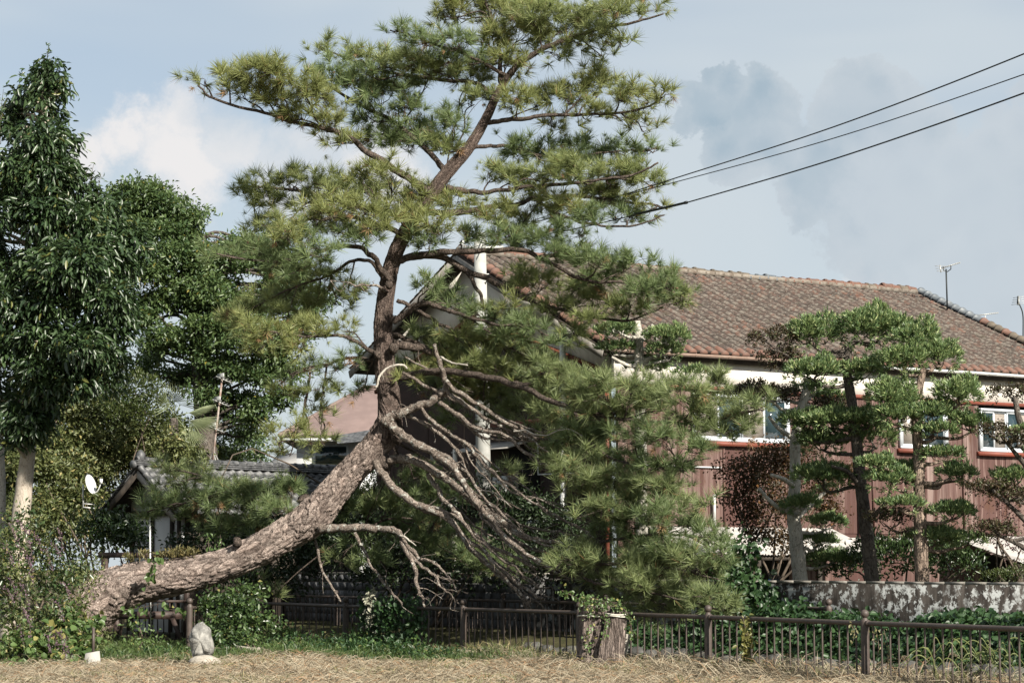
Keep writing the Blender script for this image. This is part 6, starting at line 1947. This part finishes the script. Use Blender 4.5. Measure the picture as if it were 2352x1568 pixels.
def blades(n, region, L, Wd, flat, m, name, label, cat, zjit=0.06):
    c_, u_ = region(n)
    z_ = ground_z(c_, u_)
    b = F0 + c_[:, None] * LD + u_[:, None] * GD + (z_ + rng.random(n) * zjit - 0.01)[:, None] * UP
    th = rng.random(n) * 2 * math.pi
    el = rng.normal(flat, 0.22, n)
    d_ = np.stack([np.cos(th) * np.cos(el), np.sin(th) * np.cos(el), np.sin(el)], 1)
    Ls = L * rng.uniform(0.5, 1.5, n)
    s2 = unit(np.cross(d_, rand_dir(n)))
    mid = b + d_ * Ls[:, None] * 0.55 + UP * 0.02
    tip = b + d_ * Ls[:, None] - UP * (Ls * 0.22)[:, None] * (el[:, None] > 0.3)
    V_ = np.stack([b - s2 * Wd / 2, b + s2 * Wd / 2, mid + s2 * Wd * 0.4, mid - s2 * Wd * 0.4, tip], 1)
    bb = np.arange(n)[:, None] * 5
    F_ = np.concatenate([bb + np.array([[0, 1, 2]]), bb + np.array([[0, 2, 3]]), bb + np.array([[3, 2, 4]])])
    o = part(name, MB().add(V_.reshape(-1, 3), F_), m, None, False, 'stuff')
    return tag(o, label, cat)


def reg_main(n):
    X = rng.uniform(-11, 8, n * 3)
    Yy = 46 - 17 * rng.random(n * 3) ** 0.8
    c_, u_ = to_cu(np.stack([X, Yy], 1))
    ok = (c_ < -0.2 + 0.3 * np.sin(u_ * 1.7)) & (Yy < np.interp(X, [-9, -1, 1.0, 3], [39.7, 39.8, 40.5, 44]) + 0.5 * np.sin(X * 1.9)) & (np.sin(c_ * 1.6 + 2 * np.sin(u_ * 0.7)) + np.sin(u_ * 2.3 + c_) + 0.9 * rng.random(n * 3) > -1.1) & (np.abs(X / Yy) < 0.25)
    return c_[ok][:n], u_[ok][:n]


cs_, us_ = reg_main(60000)
blades(len(cs_), lambda n: (cs_[:n], us_[:n]), 0.26, 0.010, 0.18, M_straw, 'dry_grass', 'mown dry straw lying all over the ground', 'grass', 0.10)


def reg_clump(n):
    sel = rng.random(n * 4)
    X = rng.uniform(-11, 8, n * 4)
    Yy = rng.uniform(29, 46, n * 4)
    c_, u_ = to_cu(np.stack([X, Yy], 1))
    f_ = np.sin(c_ * 2.1 + 1.3 * np.sin(u_ * 0.8)) + np.sin(u_ * 1.7 + c_)
    ok = (c_ < 0.15) & (f_ > 0.75)
    return c_[ok][:n], u_[ok][:n]


c2, u2 = reg_clump(9000)
n3 = 2500
X3 = rng.uniform(-9, 7, n3)
Y3 = rng.uniform(29, 40, n3)
c3, u3 = to_cu(np.stack([X3, Y3], 1))
k3 = c3 < -0.3
blades(int(k3.sum()), lambda n: (c3[k3], u3[k3]), 0.10, 0.035, 0.1, plain('leaf_litter_brown', (0.13, 0.075, 0.035), (0.28, 0.18, 0.10), 5, 0.8), 'leaf_litter', 'scattered brown fallen leaves on the straw', 'leaves', 0.09)
blades(len(c2), lambda n: (c2[:n], u2[:n]), 0.24, 0.009, 0.75, M_grass, 'green_grass', 'sparse green blades sprouting through the straw', 'grass', 0.02)
nw = 22000
Xw = rng.uniform(-10, 0.5, nw)
Yw = 39.2 + 8 * rng.random(nw) ** 1.3
cw, uw = to_cu(np.stack([Xw, Yw], 1))
kw_ = cw < 0.1
cw, uw = cw[kw_], uw[kw_]
nw = len(cw)
blades(nw, lambda n: (cw, uw), 0.26, 0.014, 1.0, leaf_mat('weed_blade', (0.05, 0.085, 0.025), (0.16, 0.21, 0.075), 0.45, 0.35, (0.22, 0.28, 0.08)), 'green_weeds', 'low green weeds between the fence and the straw on the left', 'weeds', 0.02)
f1 = rng.uniform(-17, 6.5, 9000)
blades(9000, lambda n: (rng.normal(-0.25, 0.22, n), f1), 0.34, 0.010, 0.65, M_straw, 'fence_grass', 'longer pale dry grass left standing along the fence foot', 'grass', 0.02)
f2 = rng.uniform(-17, 6.5, 5000)
blades(5000, lambda n: (rng.normal(-0.05, 0.22, n), f2), 0.36, 0.010, 0.9, M_grass, 'fence_green_grass', 'greener grass mixed in along the fence foot', 'grass', 0.02)
f3 = rng.uniform(-3, 6.8, 5000)
blades(5000, lambda n: (rng.normal(-0.35, 0.25, n), f3), 0.55, 0.011, 0.55, M_straw, 'bent_grass', 'long bent pale grass in loose heaps along the right half of the fence', 'grass', 0.02)
tg = thing('tall_grass', 'arching tuft of long green grass blades at the lower right', 'grass', P(2260, 1568, 29.5) * [1, 1, 0])
for i in range(46):
    x0 = rng.uniform(2150, 2345)
    b = P(x0, 1590, 29.4 + rng.normal() * 0.3)
    L = rng.uniform(0.35, 0.85)
    sx = rng.choice([-1, 1]) * rng.uniform(0.15, 0.7)
    pts = spline([b, b + [sx * 0.25 * L, rng.normal() * 0.05, L * 0.6], b + [sx * 0.7 * L, rng.normal() * 0.1, L * 0.85], b + [sx * 1.2 * L, rng.normal() * 0.1, L * 0.6]], 5)
    w_ = np.linspace(0.010, 0.002, len(pts))
    sd = np.array([0.25, 0.9, 0.2])
    V = np.concatenate([pts - sd * w_[:, None], pts + sd * w_[:, None] + [0, 0, 0.012]])
    n = len(pts)
    i_ = np.arange(n - 1)
    part('blade', MB().add(V, np.stack([i_, i_ + 1, n + i_ + 1, n + i_], -1)), M_grass, tg, True)
for i, (x, lab) in enumerate(((1660 * 0 + 2168, 'nodding foxtail seed head left of the tall grass tuft'), (2058, 'foxtail seed head beside the ball-topped post'))):
    ft = thing('foxtail', lab, 'grass', P(x, 1590, 30.2) * [1, 1, 0])
    b = P(x, 1580, 30.2)
    top_ = P(x + 14, 1500 + 8 * i, 30.2)
    pts = spline([b, (b + top_) / 2 + [-0.03, 0, 0.02], top_, top_ + [0.07, 0, 0.01]], 5)
    part('stem', MB().tube(pts, 0.004, 4, False), M_straw, ft)
    n = 160
    q = top_ + np.linspace(0, 1, n)[:, None] * np.array([0.10, 0, -0.03])
    V, Fc = leaf_geo(q, rand_dir(n) * [0.6, 1, 1], rand_dir(n), 0.028, 0.006, 'needle')
    part('seed_head', MB().add(V, Fc), M_straw, ft)

# ------------------------------------------------------------------ pole, cables, aerials
M_pole = plain('pale_concrete_pole', (0.40, 0.40, 0.38), (0.27, 0.28, 0.26), 3.0, 0.85, b=0.2)
pole = thing('utility_pole', 'pale concrete utility pole standing behind the pine in front of the gable', 'pole', P(1112, 1390, 50.5) * [1, 1, 0])
pb, pt_ = P(1115, 1390, 50.5), P(1102, 535, 50.5)
part('shaft', MB().tube([pb, (pb + pt_) / 2, pt_], [0.19, 0.165, 0.14], 18), M_pole, pole, True)
part('crossarm', MB().bar(pt_ + [-0.5, 0, -0.35], pt_ + [0.55, 0, -0.35], 0.08, 0.08), M_galv, pole)
for dx in (-0.4, 0.0, 0.45):
    part('insulator', MB().lathe(pt_ + [dx, 0, -0.3], [(0.03, 0), (0.05, 0.03), (0.03, 0.06), (0.05, 0.09), (0.025, 0.13)], 10), M_white_metal, pole, True)
for z_, sg in ((-1.0, 1), (-2.4, -1), (-3.6, 1)):
    part('step_bolt', MB().tube([pt_ + [0, -0.14, z_], pt_ + [0.22 * sg, -0.2, z_]], 0.012, 6), M_galv, pole)
part('guy_wire', MB().tube([P(1120, 640, 50.3), P(1060, 770, 51.5)], 0.015, 5), M_black, pole)
M_cable = plain('black_cable', (0.012, 0.016, 0.018), rough=0.6)


def cable(lab, pts, r, sleeve=None):
    inv = lambda x: 1 / (1 / 50.5 + (x - 1105) / (2352 - 1105) * (1 / 29.0 - 1 / 50.5))
    w_ = spline(np.array([P(x, y, inv(x)) for x, y in pts]), 10)
    o = thing('power_cable', lab, 'cable', w_[0], 'overhead cables')
    part('wire', MB().tube(w_, r, 6, False), M_cable, o, True)
    if sleeve:
        q = spline(np.array([P(x, y, inv(x)) for x, y in sleeve]), 6)
        part('sleeve', MB().tube(q, 0.024, 8), M_cable, o, True)
        part('clamp', MB().tube([q[-1], q[-1] + (q[-1] - q[-2]) * 0.6], 0.03, 8), M_cable, o, True)


cable('uppermost of the three black overhead cables', [(1105, 546), (1300, 490), (1527, 417), (1914, 292), (2352, 124), (2700, -30)], 0.0105)
cable('thin middle one of the three black overhead cables', [(1105, 549), (1300, 482), (1515, 428), (1914, 318), (2352, 171), (2700, 40)], 0.008)
cable('lowest black overhead cable with a thick sleeve near the pine', [(1105, 562), (1300, 530), (1527, 477), (1575, 466), (1914, 366), (2352, 214), (2700, 75)], 0.0115, [(1460, 492), (1527, 477), (1573, 466)])
for i, y in enumerate((972, 984)):
    o = part('far_wire', MB().tube(spline([P(200, y - 6, 90), P(620, y, 88), P(1000, y - 4, 86)], 8), 0.012, 4, False), plain('grey_wire%d' % i, (0.25, 0.27, 0.29), rough=0.6), None)
    tag(o, ('upper' if i == 0 else 'lower') + ' faint grey wire low in the sky left of the pine trunk', 'wire')

M_aer = plain('aerial_metal', (0.36, 0.37, 0.36), (0.50, 0.50, 0.48), 12, 0.5, 0.4)
M_rusty = plain('rusty_mast', (0.20, 0.13, 0.10), (0.33, 0.29, 0.26), 6, 0.7)


def yagi(o, c, ax, L, n, el, elax=(0, 0, 1), r=0.012):
    c, ax, elax = np.array(c), unit(np.array(ax, float)), unit(np.array(elax, float))
    bo = part('boom', MB().tube([c - ax * L / 2, c + ax * L / 2], r * 1.3, 6), M_aer, o)
    for i in range(n):
        q = c - ax * L / 2 + ax * L * (i + 0.5) / n
        l_ = el * (1 - 0.3 * i / n)
        part('element', MB().tube([q - elax * l_ / 2, q + elax * l_ / 2], r * 0.6, 5), M_aer, bo)


an = thing('roof_aerial', 'rusty aerial mast with three aerials on the small tiled roof', 'aerial', P(488, 1075, 60))
part('mast', MB().tube([P(487, 1078, 60), P(494, 1010, 60), P(511, 862, 60)], 0.028, 8), M_rusty, an)
for (x, y) in ((515, 872), (507, 925), (496, 985)):
    yagi(an, P(x, y, 59.9), (0.6, 0.2, -0.25), 0.5, 5, 0.36, (0.75, -0.6, 0.1))
    part('reflector', MB().box(P(x - 8, y - 8, 59.9), (0.03, 0.36, 0.16), np.array(Matrix.Rotation(0.6, 3, 'Z'))), M_aer, an)
for dx in (-22, 24, 8):
    part('stay', MB().tube([P(491, 1035, 60), P(491 + dx, 1085, 60 - dx * 0.01)], 0.012, 5), M_galv, an)
a1 = thing('roof_aerial', 'tall thin aerial mast standing on the big roof', 'aerial', P(2176, 705, 60))
part('mast', MB().tube([P(2176, 712, 60), P(2173, 618, 60)], 0.022, 8), M_cable, a1)
yagi(a1, P(2182, 610, 60), (0.9, 0.1, 0.28), 0.62, 12, 0.16, (0.2, 0.9, 0))
yagi(a1, P(2160, 617, 59.9), (0.1, -0.2, -1), 0.22, 3, 0.30, (1, 0.2, 0))
part('bracket', MB().tube([P(2166, 612, 60), P(2168, 622, 60), P(2176, 624, 60), P(2184, 618, 60), P(2184, 609, 60)], 0.014, 6), M_cable, a1)
a2 = thing('roof_aerial', 'low horizontal aerial just behind the roof edge at the right', 'aerial', P(2248, 732, 63))
yagi(a2, P(2262, 722, 63), (1, 0.1, 0.13), 0.82, 14, 0.14, (0.1, 0.9, 0.1))
part('bracket', MB().tube([P(2243, 725, 63), P(2245, 734, 63), P(2262, 735, 63), P(2264, 723, 63)], 0.012, 6), M_galv, a2)
part('mast', MB().tube([P(2252, 734, 63), P(2252, 800, 63)], 0.02, 6), M_galv, a2)
a3 = thing('roof_aerial', 'aerial on a bent wire-thin mast at the right picture edge', 'aerial', P(2350, 800, 62))
part('mast', MB().tube(spline([P(2349, 830, 62), P(2350, 760, 62), P(2349, 720, 62), P(2340, 695, 62)], 5), 0.018, 6), M_cable, a3)
yagi(a3, P(2340, 690, 62), (0.1, 0.3, 1), 0.28, 4, 0.42, (1, -0.3, 0.1))
part('reflector', MB().tube([P(2338, 680, 62), P(2337, 700, 62)], 0.02, 6), M_cable, a3)
dish = thing('satellite_dish', 'white satellite dish on a bracket at the small roof edge', 'dish', P(205, 1165, 55.5))
dc = P(204, 1113, 55.4)
dax = unit(np.array([0.92, -0.35, 0.30]))
du_ = unit(np.cross(dax, UP))
dv_ = np.cross(du_, dax)
V = [dc]
for ri_, rr_ in enumerate((0.09, 0.17, 0.24)):
    for j in range(18):
        t_ = j / 18 * 2 * math.pi
        V.append(dc + (du_ * math.cos(t_) + dv_ * math.sin(t_) * 1.08) * rr_ + dax * (rr_ ** 2) * 1.1)
fs3 = np.array([[0, 1 + j, 1 + (j + 1) % 18] for j in range(18)])
fs4 = np.array([[1 + r_ * 18 + j, 1 + (r_ + 1) * 18 + j, 1 + (r_ + 1) * 18 + (j + 1) % 18, 1 + r_ * 18 + (j + 1) % 18] for r_ in range(2) for j in range(18)])
part('reflector', MB().add(V, fs3, fs4), M_white_metal, dish, True)
part('arm', MB().tube(spline([dc - dv_ * 0.2, dc - dv_ * 0.24 + dax * 0.18, dc - dv_ * 0.06 + dax * 0.36], 5), 0.014, 6), M_white_metal, dish)
part('receiver', MB().box(dc - dv_ * 0.02 + dax * 0.37, (0.07, 0.07, 0.12)), M_white_metal, dish)
part('mast', MB().tube([P(191, 1112, 55.5), P(191, 1166, 55.5)], 0.022, 8), M_galv, dish)
part('bracket', MB().bar(P(190, 1164, 55.5), P(217, 1167, 55.6), 0.05, 0.03).bar(P(190, 1156, 55.5), P(217, 1158, 55.6), 0.04, 0.025), M_galv, dish)

# ------------------------------------------------------------------ small tiled building on the left
M_dark_tile = plain('dark_glazed_tile', (0.040, 0.042, 0.045), (0.125, 0.128, 0.132), 7.0, 0.5, 0, 0.4, 0.4, 30)
M_white_wall = plain('white_wall', (0.70, 0.71, 0.72), (0.60, 0.61, 0.62), 1.5, 0.9)
rd_ = np.array([0.70, 0.714, 0.0])
gd_ = np.array([0.714, -0.70, 0.0])
A0 = P(324, 1072, 56.5)
SLP = 0.74


def K(t, w, dz):
    return A0 + rd_ * t + gd_ * w + UP * dz


ks = thing('storehouse', 'small white-walled building with dark tiled gable roof at the left', 'house', K(3, 0, 0) * [1, 1, 0])
HW, KL = 1.65, 7.0
kd = MB()
for sg in (1, -1):
    slab(kd, [K(-0.1, 0, -0.02), K(KL, 0, -0.02), K(KL, sg * HW, -SLP * HW - 0.02), K(-0.1, sg * HW, -SLP * HW - 0.02)], -UP * 0.07)
kroof = part('roof', kd, M_wood_dark, ks)
sv2 = unit(-gd_ - UP * -SLP)
nv2 = np.cross(rd_, sv2)
nv2 = nv2 if nv2[2] > 0 else -nv2
dk = tile_mesh().mesh('roof_tile')
dk.materials.append(M_dark_tile)
re2 = Matrix([list(r) for r in np.stack([rd_, sv2, nv2], 1)]).to_euler()
for ci in range(27):
    for ri in range(8):
        if ci * TW > KL - 0.3:
            continue
        piece('roof_tile', dk, kroof, K(ci * TW - 0.08, HW + 0.04, -SLP * (HW + 0.04)) + sv2 * ri * TE + nv2 * 0.02, (re2[0] + rng.normal() * 0.015, re2[1] + rng.normal() * 0.015, re2[2]))
kb = MB()
slab(kb, [K(-0.1, -0.02, 0.0), K(KL, -0.02, 0.0), K(KL, -HW, -SLP * HW), K(-0.1, -HW, -SLP * HW)], UP * 0.04)
part('back_slope', kb, M_dark_tile, kroof)
rg = MB()
for i in range(3):
    rg.bar(K(-0.15, 0, 0.05 + 0.055 * i), K(KL, 0, 0.05 + 0.055 * i), 0.26 - 0.05 * i, 0.045)
part('ridge_course', rg, M_dark_tile, kroof)
dcap = cap_mesh(0.28, 0.085, 0.016)
dcap.materials.append(M_dark_tile)
zk_ = math.atan2(rd_[1], rd_[0])
for i in range(24):
    piece('ridge_tile', dcap, kroof, K(-0.15 + i * 0.295, 0, 0.195 + rng.normal() * 0.006), (0, 0, zk_))
on = MB().lathe(K(-0.02, 0, 0.17), [(0.10, 0), (0.13, 0.08), (0.11, 0.18), (0.05, 0.26), (0.01, 0.28)], 10)
part('ridge_ornament', on, M_dark_tile, kroof, True)
part('end_disc', MB().tube([K(-0.28, 0, 0.06), K(-0.2, 0, 0.06)], 0.11, 14), M_dark_tile, kroof, True)
for sg in (1, -1):
    part('barge_board', MB().bar(K(-0.12, 0, -0.17), K(-0.12, sg * HW, -SLP * HW - 0.17), 0.04, 0.16), M_wood_grey if sg > 0 else M_wood_dark, kroof)
    for i in range(7):
        e = (i + 0.4) / 7 * HW
        cp_ = Matrix([list(r) for r in np.stack([unit(gd_ * sg - UP * SLP), np.cross(nv2 if sg > 0 else unit(UP + -gd_ * 0.74), unit(gd_ * sg - UP * SLP)), nv2 if sg > 0 else unit(UP - gd_ * SLP)], 1)]).to_euler()
        piece('verge_tile', dcap, kroof, K(-0.08, sg * e, -SLP * e + 0.05), cp_)
kw = MB()
HB = A0[2]
slab(kw, [K(0.5, -1.1, -HB + 0.1), K(0.5, 1.1, -HB + 0.1), K(0.5, 1.1, -SLP * 1.1 - 0.1), K(0.5, 0, -0.1), K(0.5, -1.1, -SLP * 1.1 - 0.1)], rd_ * 0.1)
part('wall', kw, M_white_wall, ks)
kw = MB()
slab(kw, [K(0.6, 1.1, -HB + 0.1), K(KL - 0.4, 1.1, -HB + 0.1), K(KL - 0.4, 1.1, -SLP * 1.1 - 0.1), K(0.6, 1.1, -SLP * 1.1 - 0.1)], -gd_ * 0.1)
part('side_wall', kw, M_wood_dark, ks)
for w_ in (-1.0, -0.1, 0.75, 1.05):
    part('timber_post', MB().bar(K(0.46, w_, -HB + 0.1), K(0.46, w_, -SLP * 1.1 - 0.35), 0.10, 0.10), M_wood_dark, ks)
part('tie_beam', MB().bar(K(0.44, -1.3, -SLP * 1.1 - 0.38), K(0.44, 1.2, -SLP * 1.1 - 0.38), 0.12, 0.14), M_wood_dark, ks)
part('gable_vent', MB().box(K(0.46, 0.45, -0.72), (0.06, 0.14, 0.12)), M_black, ks)
for tt in (1.6, 3.0, 4.4):
    part('timber_post', MB().bar(K(tt, 1.16, -HB + 0.1), K(tt, 1.16, -SLP * 1.1 - 0.2), 0.10, 0.10), M_wood_dark, ks)

# brown-roofed house and grey roof farther off
M_brown_roof = plain('brown_roof', (0.175, 0.125, 0.113), (0.215, 0.155, 0.14), 2.0, 0.6)
bh = thing('brown_roof_house', 'white house with a plain brown hipped roof left of the pine trunk', 'house', P(800, 1300, 76) * [1, 1, 0])
ez, x0, x1, y0, y1 = P(700, 1003, 75)[2], P(648, 1000, 75)[0], P(880, 1000, 75)[0], 74.0, 82.0
xm0, xm1, ym, rz = x0 + 2.9, x1 - 2.9, 78.0, P(800, 890, 78)[2]
B0, B1, B2, B3 = np.array([x0, y0, ez]), np.array([x1, y0, ez]), np.array([x1, y1, ez]), np.array([x0, y1, ez])
R0, R1 = np.array([x0 + 2.6, ym, rz]), np.array([x1 - 0.1, ym, rz])
rm = MB().add(np.array([B0, B1, B2, B3, R0, R1]), np.array([[0, 1, 5, 4], [2, 3, 4, 5]]), np.array([[1, 2, 5], [3, 0, 4]]))
br_ = part('roof', rm, M_brown_roof, bh)
part('eave', MB().box(((x0 + x1) / 2, (y0 + y1) / 2, ez - 0.08), (x1 - x0 - 0.02, y1 - y0 - 0.02, 0.14)), M_wood_dark, br_)
part('ridge_cap', MB().tube([R0, R1], 0.09, 8), M_brown_roof, br_)
for a_, b_ in ((B0, R0), (B1, R1)):
    part('hip_cap', MB().tube([a_, b_], 0.07, 8), M_brown_roof, br_)
part('wall', MB().box(((x0 + x1) / 2, (y0 + y1) / 2, (ez - 0.15) / 2), (x1 - x0 - 1.1, y1 - y0 - 1.1, ez - 0.16)), M_white_wall, bh)
part('gutter', MB().bar((x0, y0 - 0.05, ez - 0.16), (x1, y0 - 0.05, ez - 0.16), 0.1, 0.1), M_white_metal, bh)
wn_o = part('window', MB().box(P(760, 1045, 74.5), (1.2, 0.06, 0.7)), M_alu, bh)
part('pane', MB().box(P(760, 1045, 74.44), (1.05, 0.06, 0.58)), M_glass, wn_o)
part('tile_skirt', MB().add(np.array([P(770, 1000, 73.9), P(860, 985, 73.9), P(870, 1010, 73.2), P(775, 1018, 73.2)]), np.array([[0, 1, 2, 3]])), M_dark_tile, bh)
gr = thing('grey_roof_house', 'distant grey tiled roof just above the small dark roof', 'house', P(650, 1300, 96) * [1, 1, 0])
q = [P(612, 1075, 95), P(690, 1075, 95), P(690, 1040, 99), P(640, 1040, 99)]
part('roof', slab(MB(), q, UP * -0.1), plain('grey_roof', (0.25, 0.24, 0.23), (0.33, 0.32, 0.30), 8, 0.8), gr)
part('wall', MB().box(P(655, 1200, 97) * [1, 1, 0] + [0, 0, 2.9], (1.2, 2.0, 5.6)), M_white_wall, gr)

# ------------------------------------------------------------------ sluice gate with staff gauge
M_sluice = plain('sluice_brown', (0.040, 0.026, 0.022), (0.065, 0.042, 0.034), 6, 0.6)
slg = thing('sluice_gate', 'dark brown steel sluice frame and gate under the leaning trunk', 'gate', P(340, 1500, 46) * [1, 1, 0])
Yg = 46.0
for (x0_, x1_, yy, w_) in ((226, 436, 1274, 0.11), (262, 432, 1412, 0.16), (262, 430, 1380, 0.05)):
    part('beam', MB().bar(P(x0_, yy, Yg), P(x1_, yy, Yg), 0.10, w_), M_sluice, slg)
for (x_, ya, yb) in ((242, 1272, 1515), (268, 1380, 1515), (430, 1274, 1510)):
    part('column', MB().bar(P(x_, ya, Yg + 0.02), P(x_, yb, Yg + 0.02), 0.11, 0.11), M_sluice, slg)
part('brace', MB().bar(P(396, 1418, Yg - 0.03), P(428, 1500, Yg - 0.03), 0.09, 0.09), M_sluice, slg)
part('gate_leaf', MB().box(P(350, 1492, Yg + 0.15), (1.45, 0.06, 0.5)), M_sluice, slg)
for x_ in range(278, 430, 14):
    part('railing_bar', MB().bar(P(x_, 1384, Yg + 0.25), P(x_, 1470, Yg + 0.25), 0.022, 0.022), M_sluice, slg)
    part('railing_bar', MB().bar(P(x_, 1278, Yg + 0.25), P(x_, 1330, Yg + 0.25), 0.016, 0.016), M_sluice, slg)
part('sill', MB().box(P(330, 1520, Yg + 0.1), (2.2, 0.5, 0.2)), M_concrete, slg)
gg = thing('staff_gauge', 'white water-level staff gauge with black graduations behind the trunk', 'gauge', P(345, 1400, 45.6) * [1, 1, 0])
g0, g1 = P(347, 1470, 45.4), P(345, 1186, 45.4)
part('board', MB().bar(g0, g1, 0.10, 0.02, up=(1, 0, 0)), M_white_metal, gg)
bd = MB()
nn = 40
for i in range(nn):
    q = g0 + (g1 - g0) * (i + 0.5) / nn
    bd.box(q + [0.012, -0.013, 0], (0.052, 0.006, 0.034))
part('graduations', bd, M_black, gg, kind='stuff')

# blue sheet behind the wall, odds and ends
bt = MB()
gx, gy = np.meshgrid(np.linspace(0, 1, 12), np.linspace(0, 1, 6), indexing='ij')
V = np.stack([gx * 1.6, gy * 0.6, 0.12 * np.sin(gx * 9) * gy + 0.18 * (1 - gy) + 0.05 * np.sin(gx * 23 + gy * 5)], -1).reshape(-1, 3) + CU(5.2, -8.3, 1.30)
bt.add(V, np.array([[i * 6 + j, (i + 1) * 6 + j, (i + 1) * 6 + j + 1, i * 6 + j + 1] for i in range(11) for j in range(5)]))
bt.box(CU(5.6, -8.6, 0.95), (1.2, 0.6, 0.7))
tag(part('tarpaulin', bt, plain('blue_tarp', (0.02, 0.16, 0.42), (0.03, 0.22, 0.50), 5, 0.5)), 'crumpled bright blue tarpaulin bundle just behind the wall', 'tarpaulin')
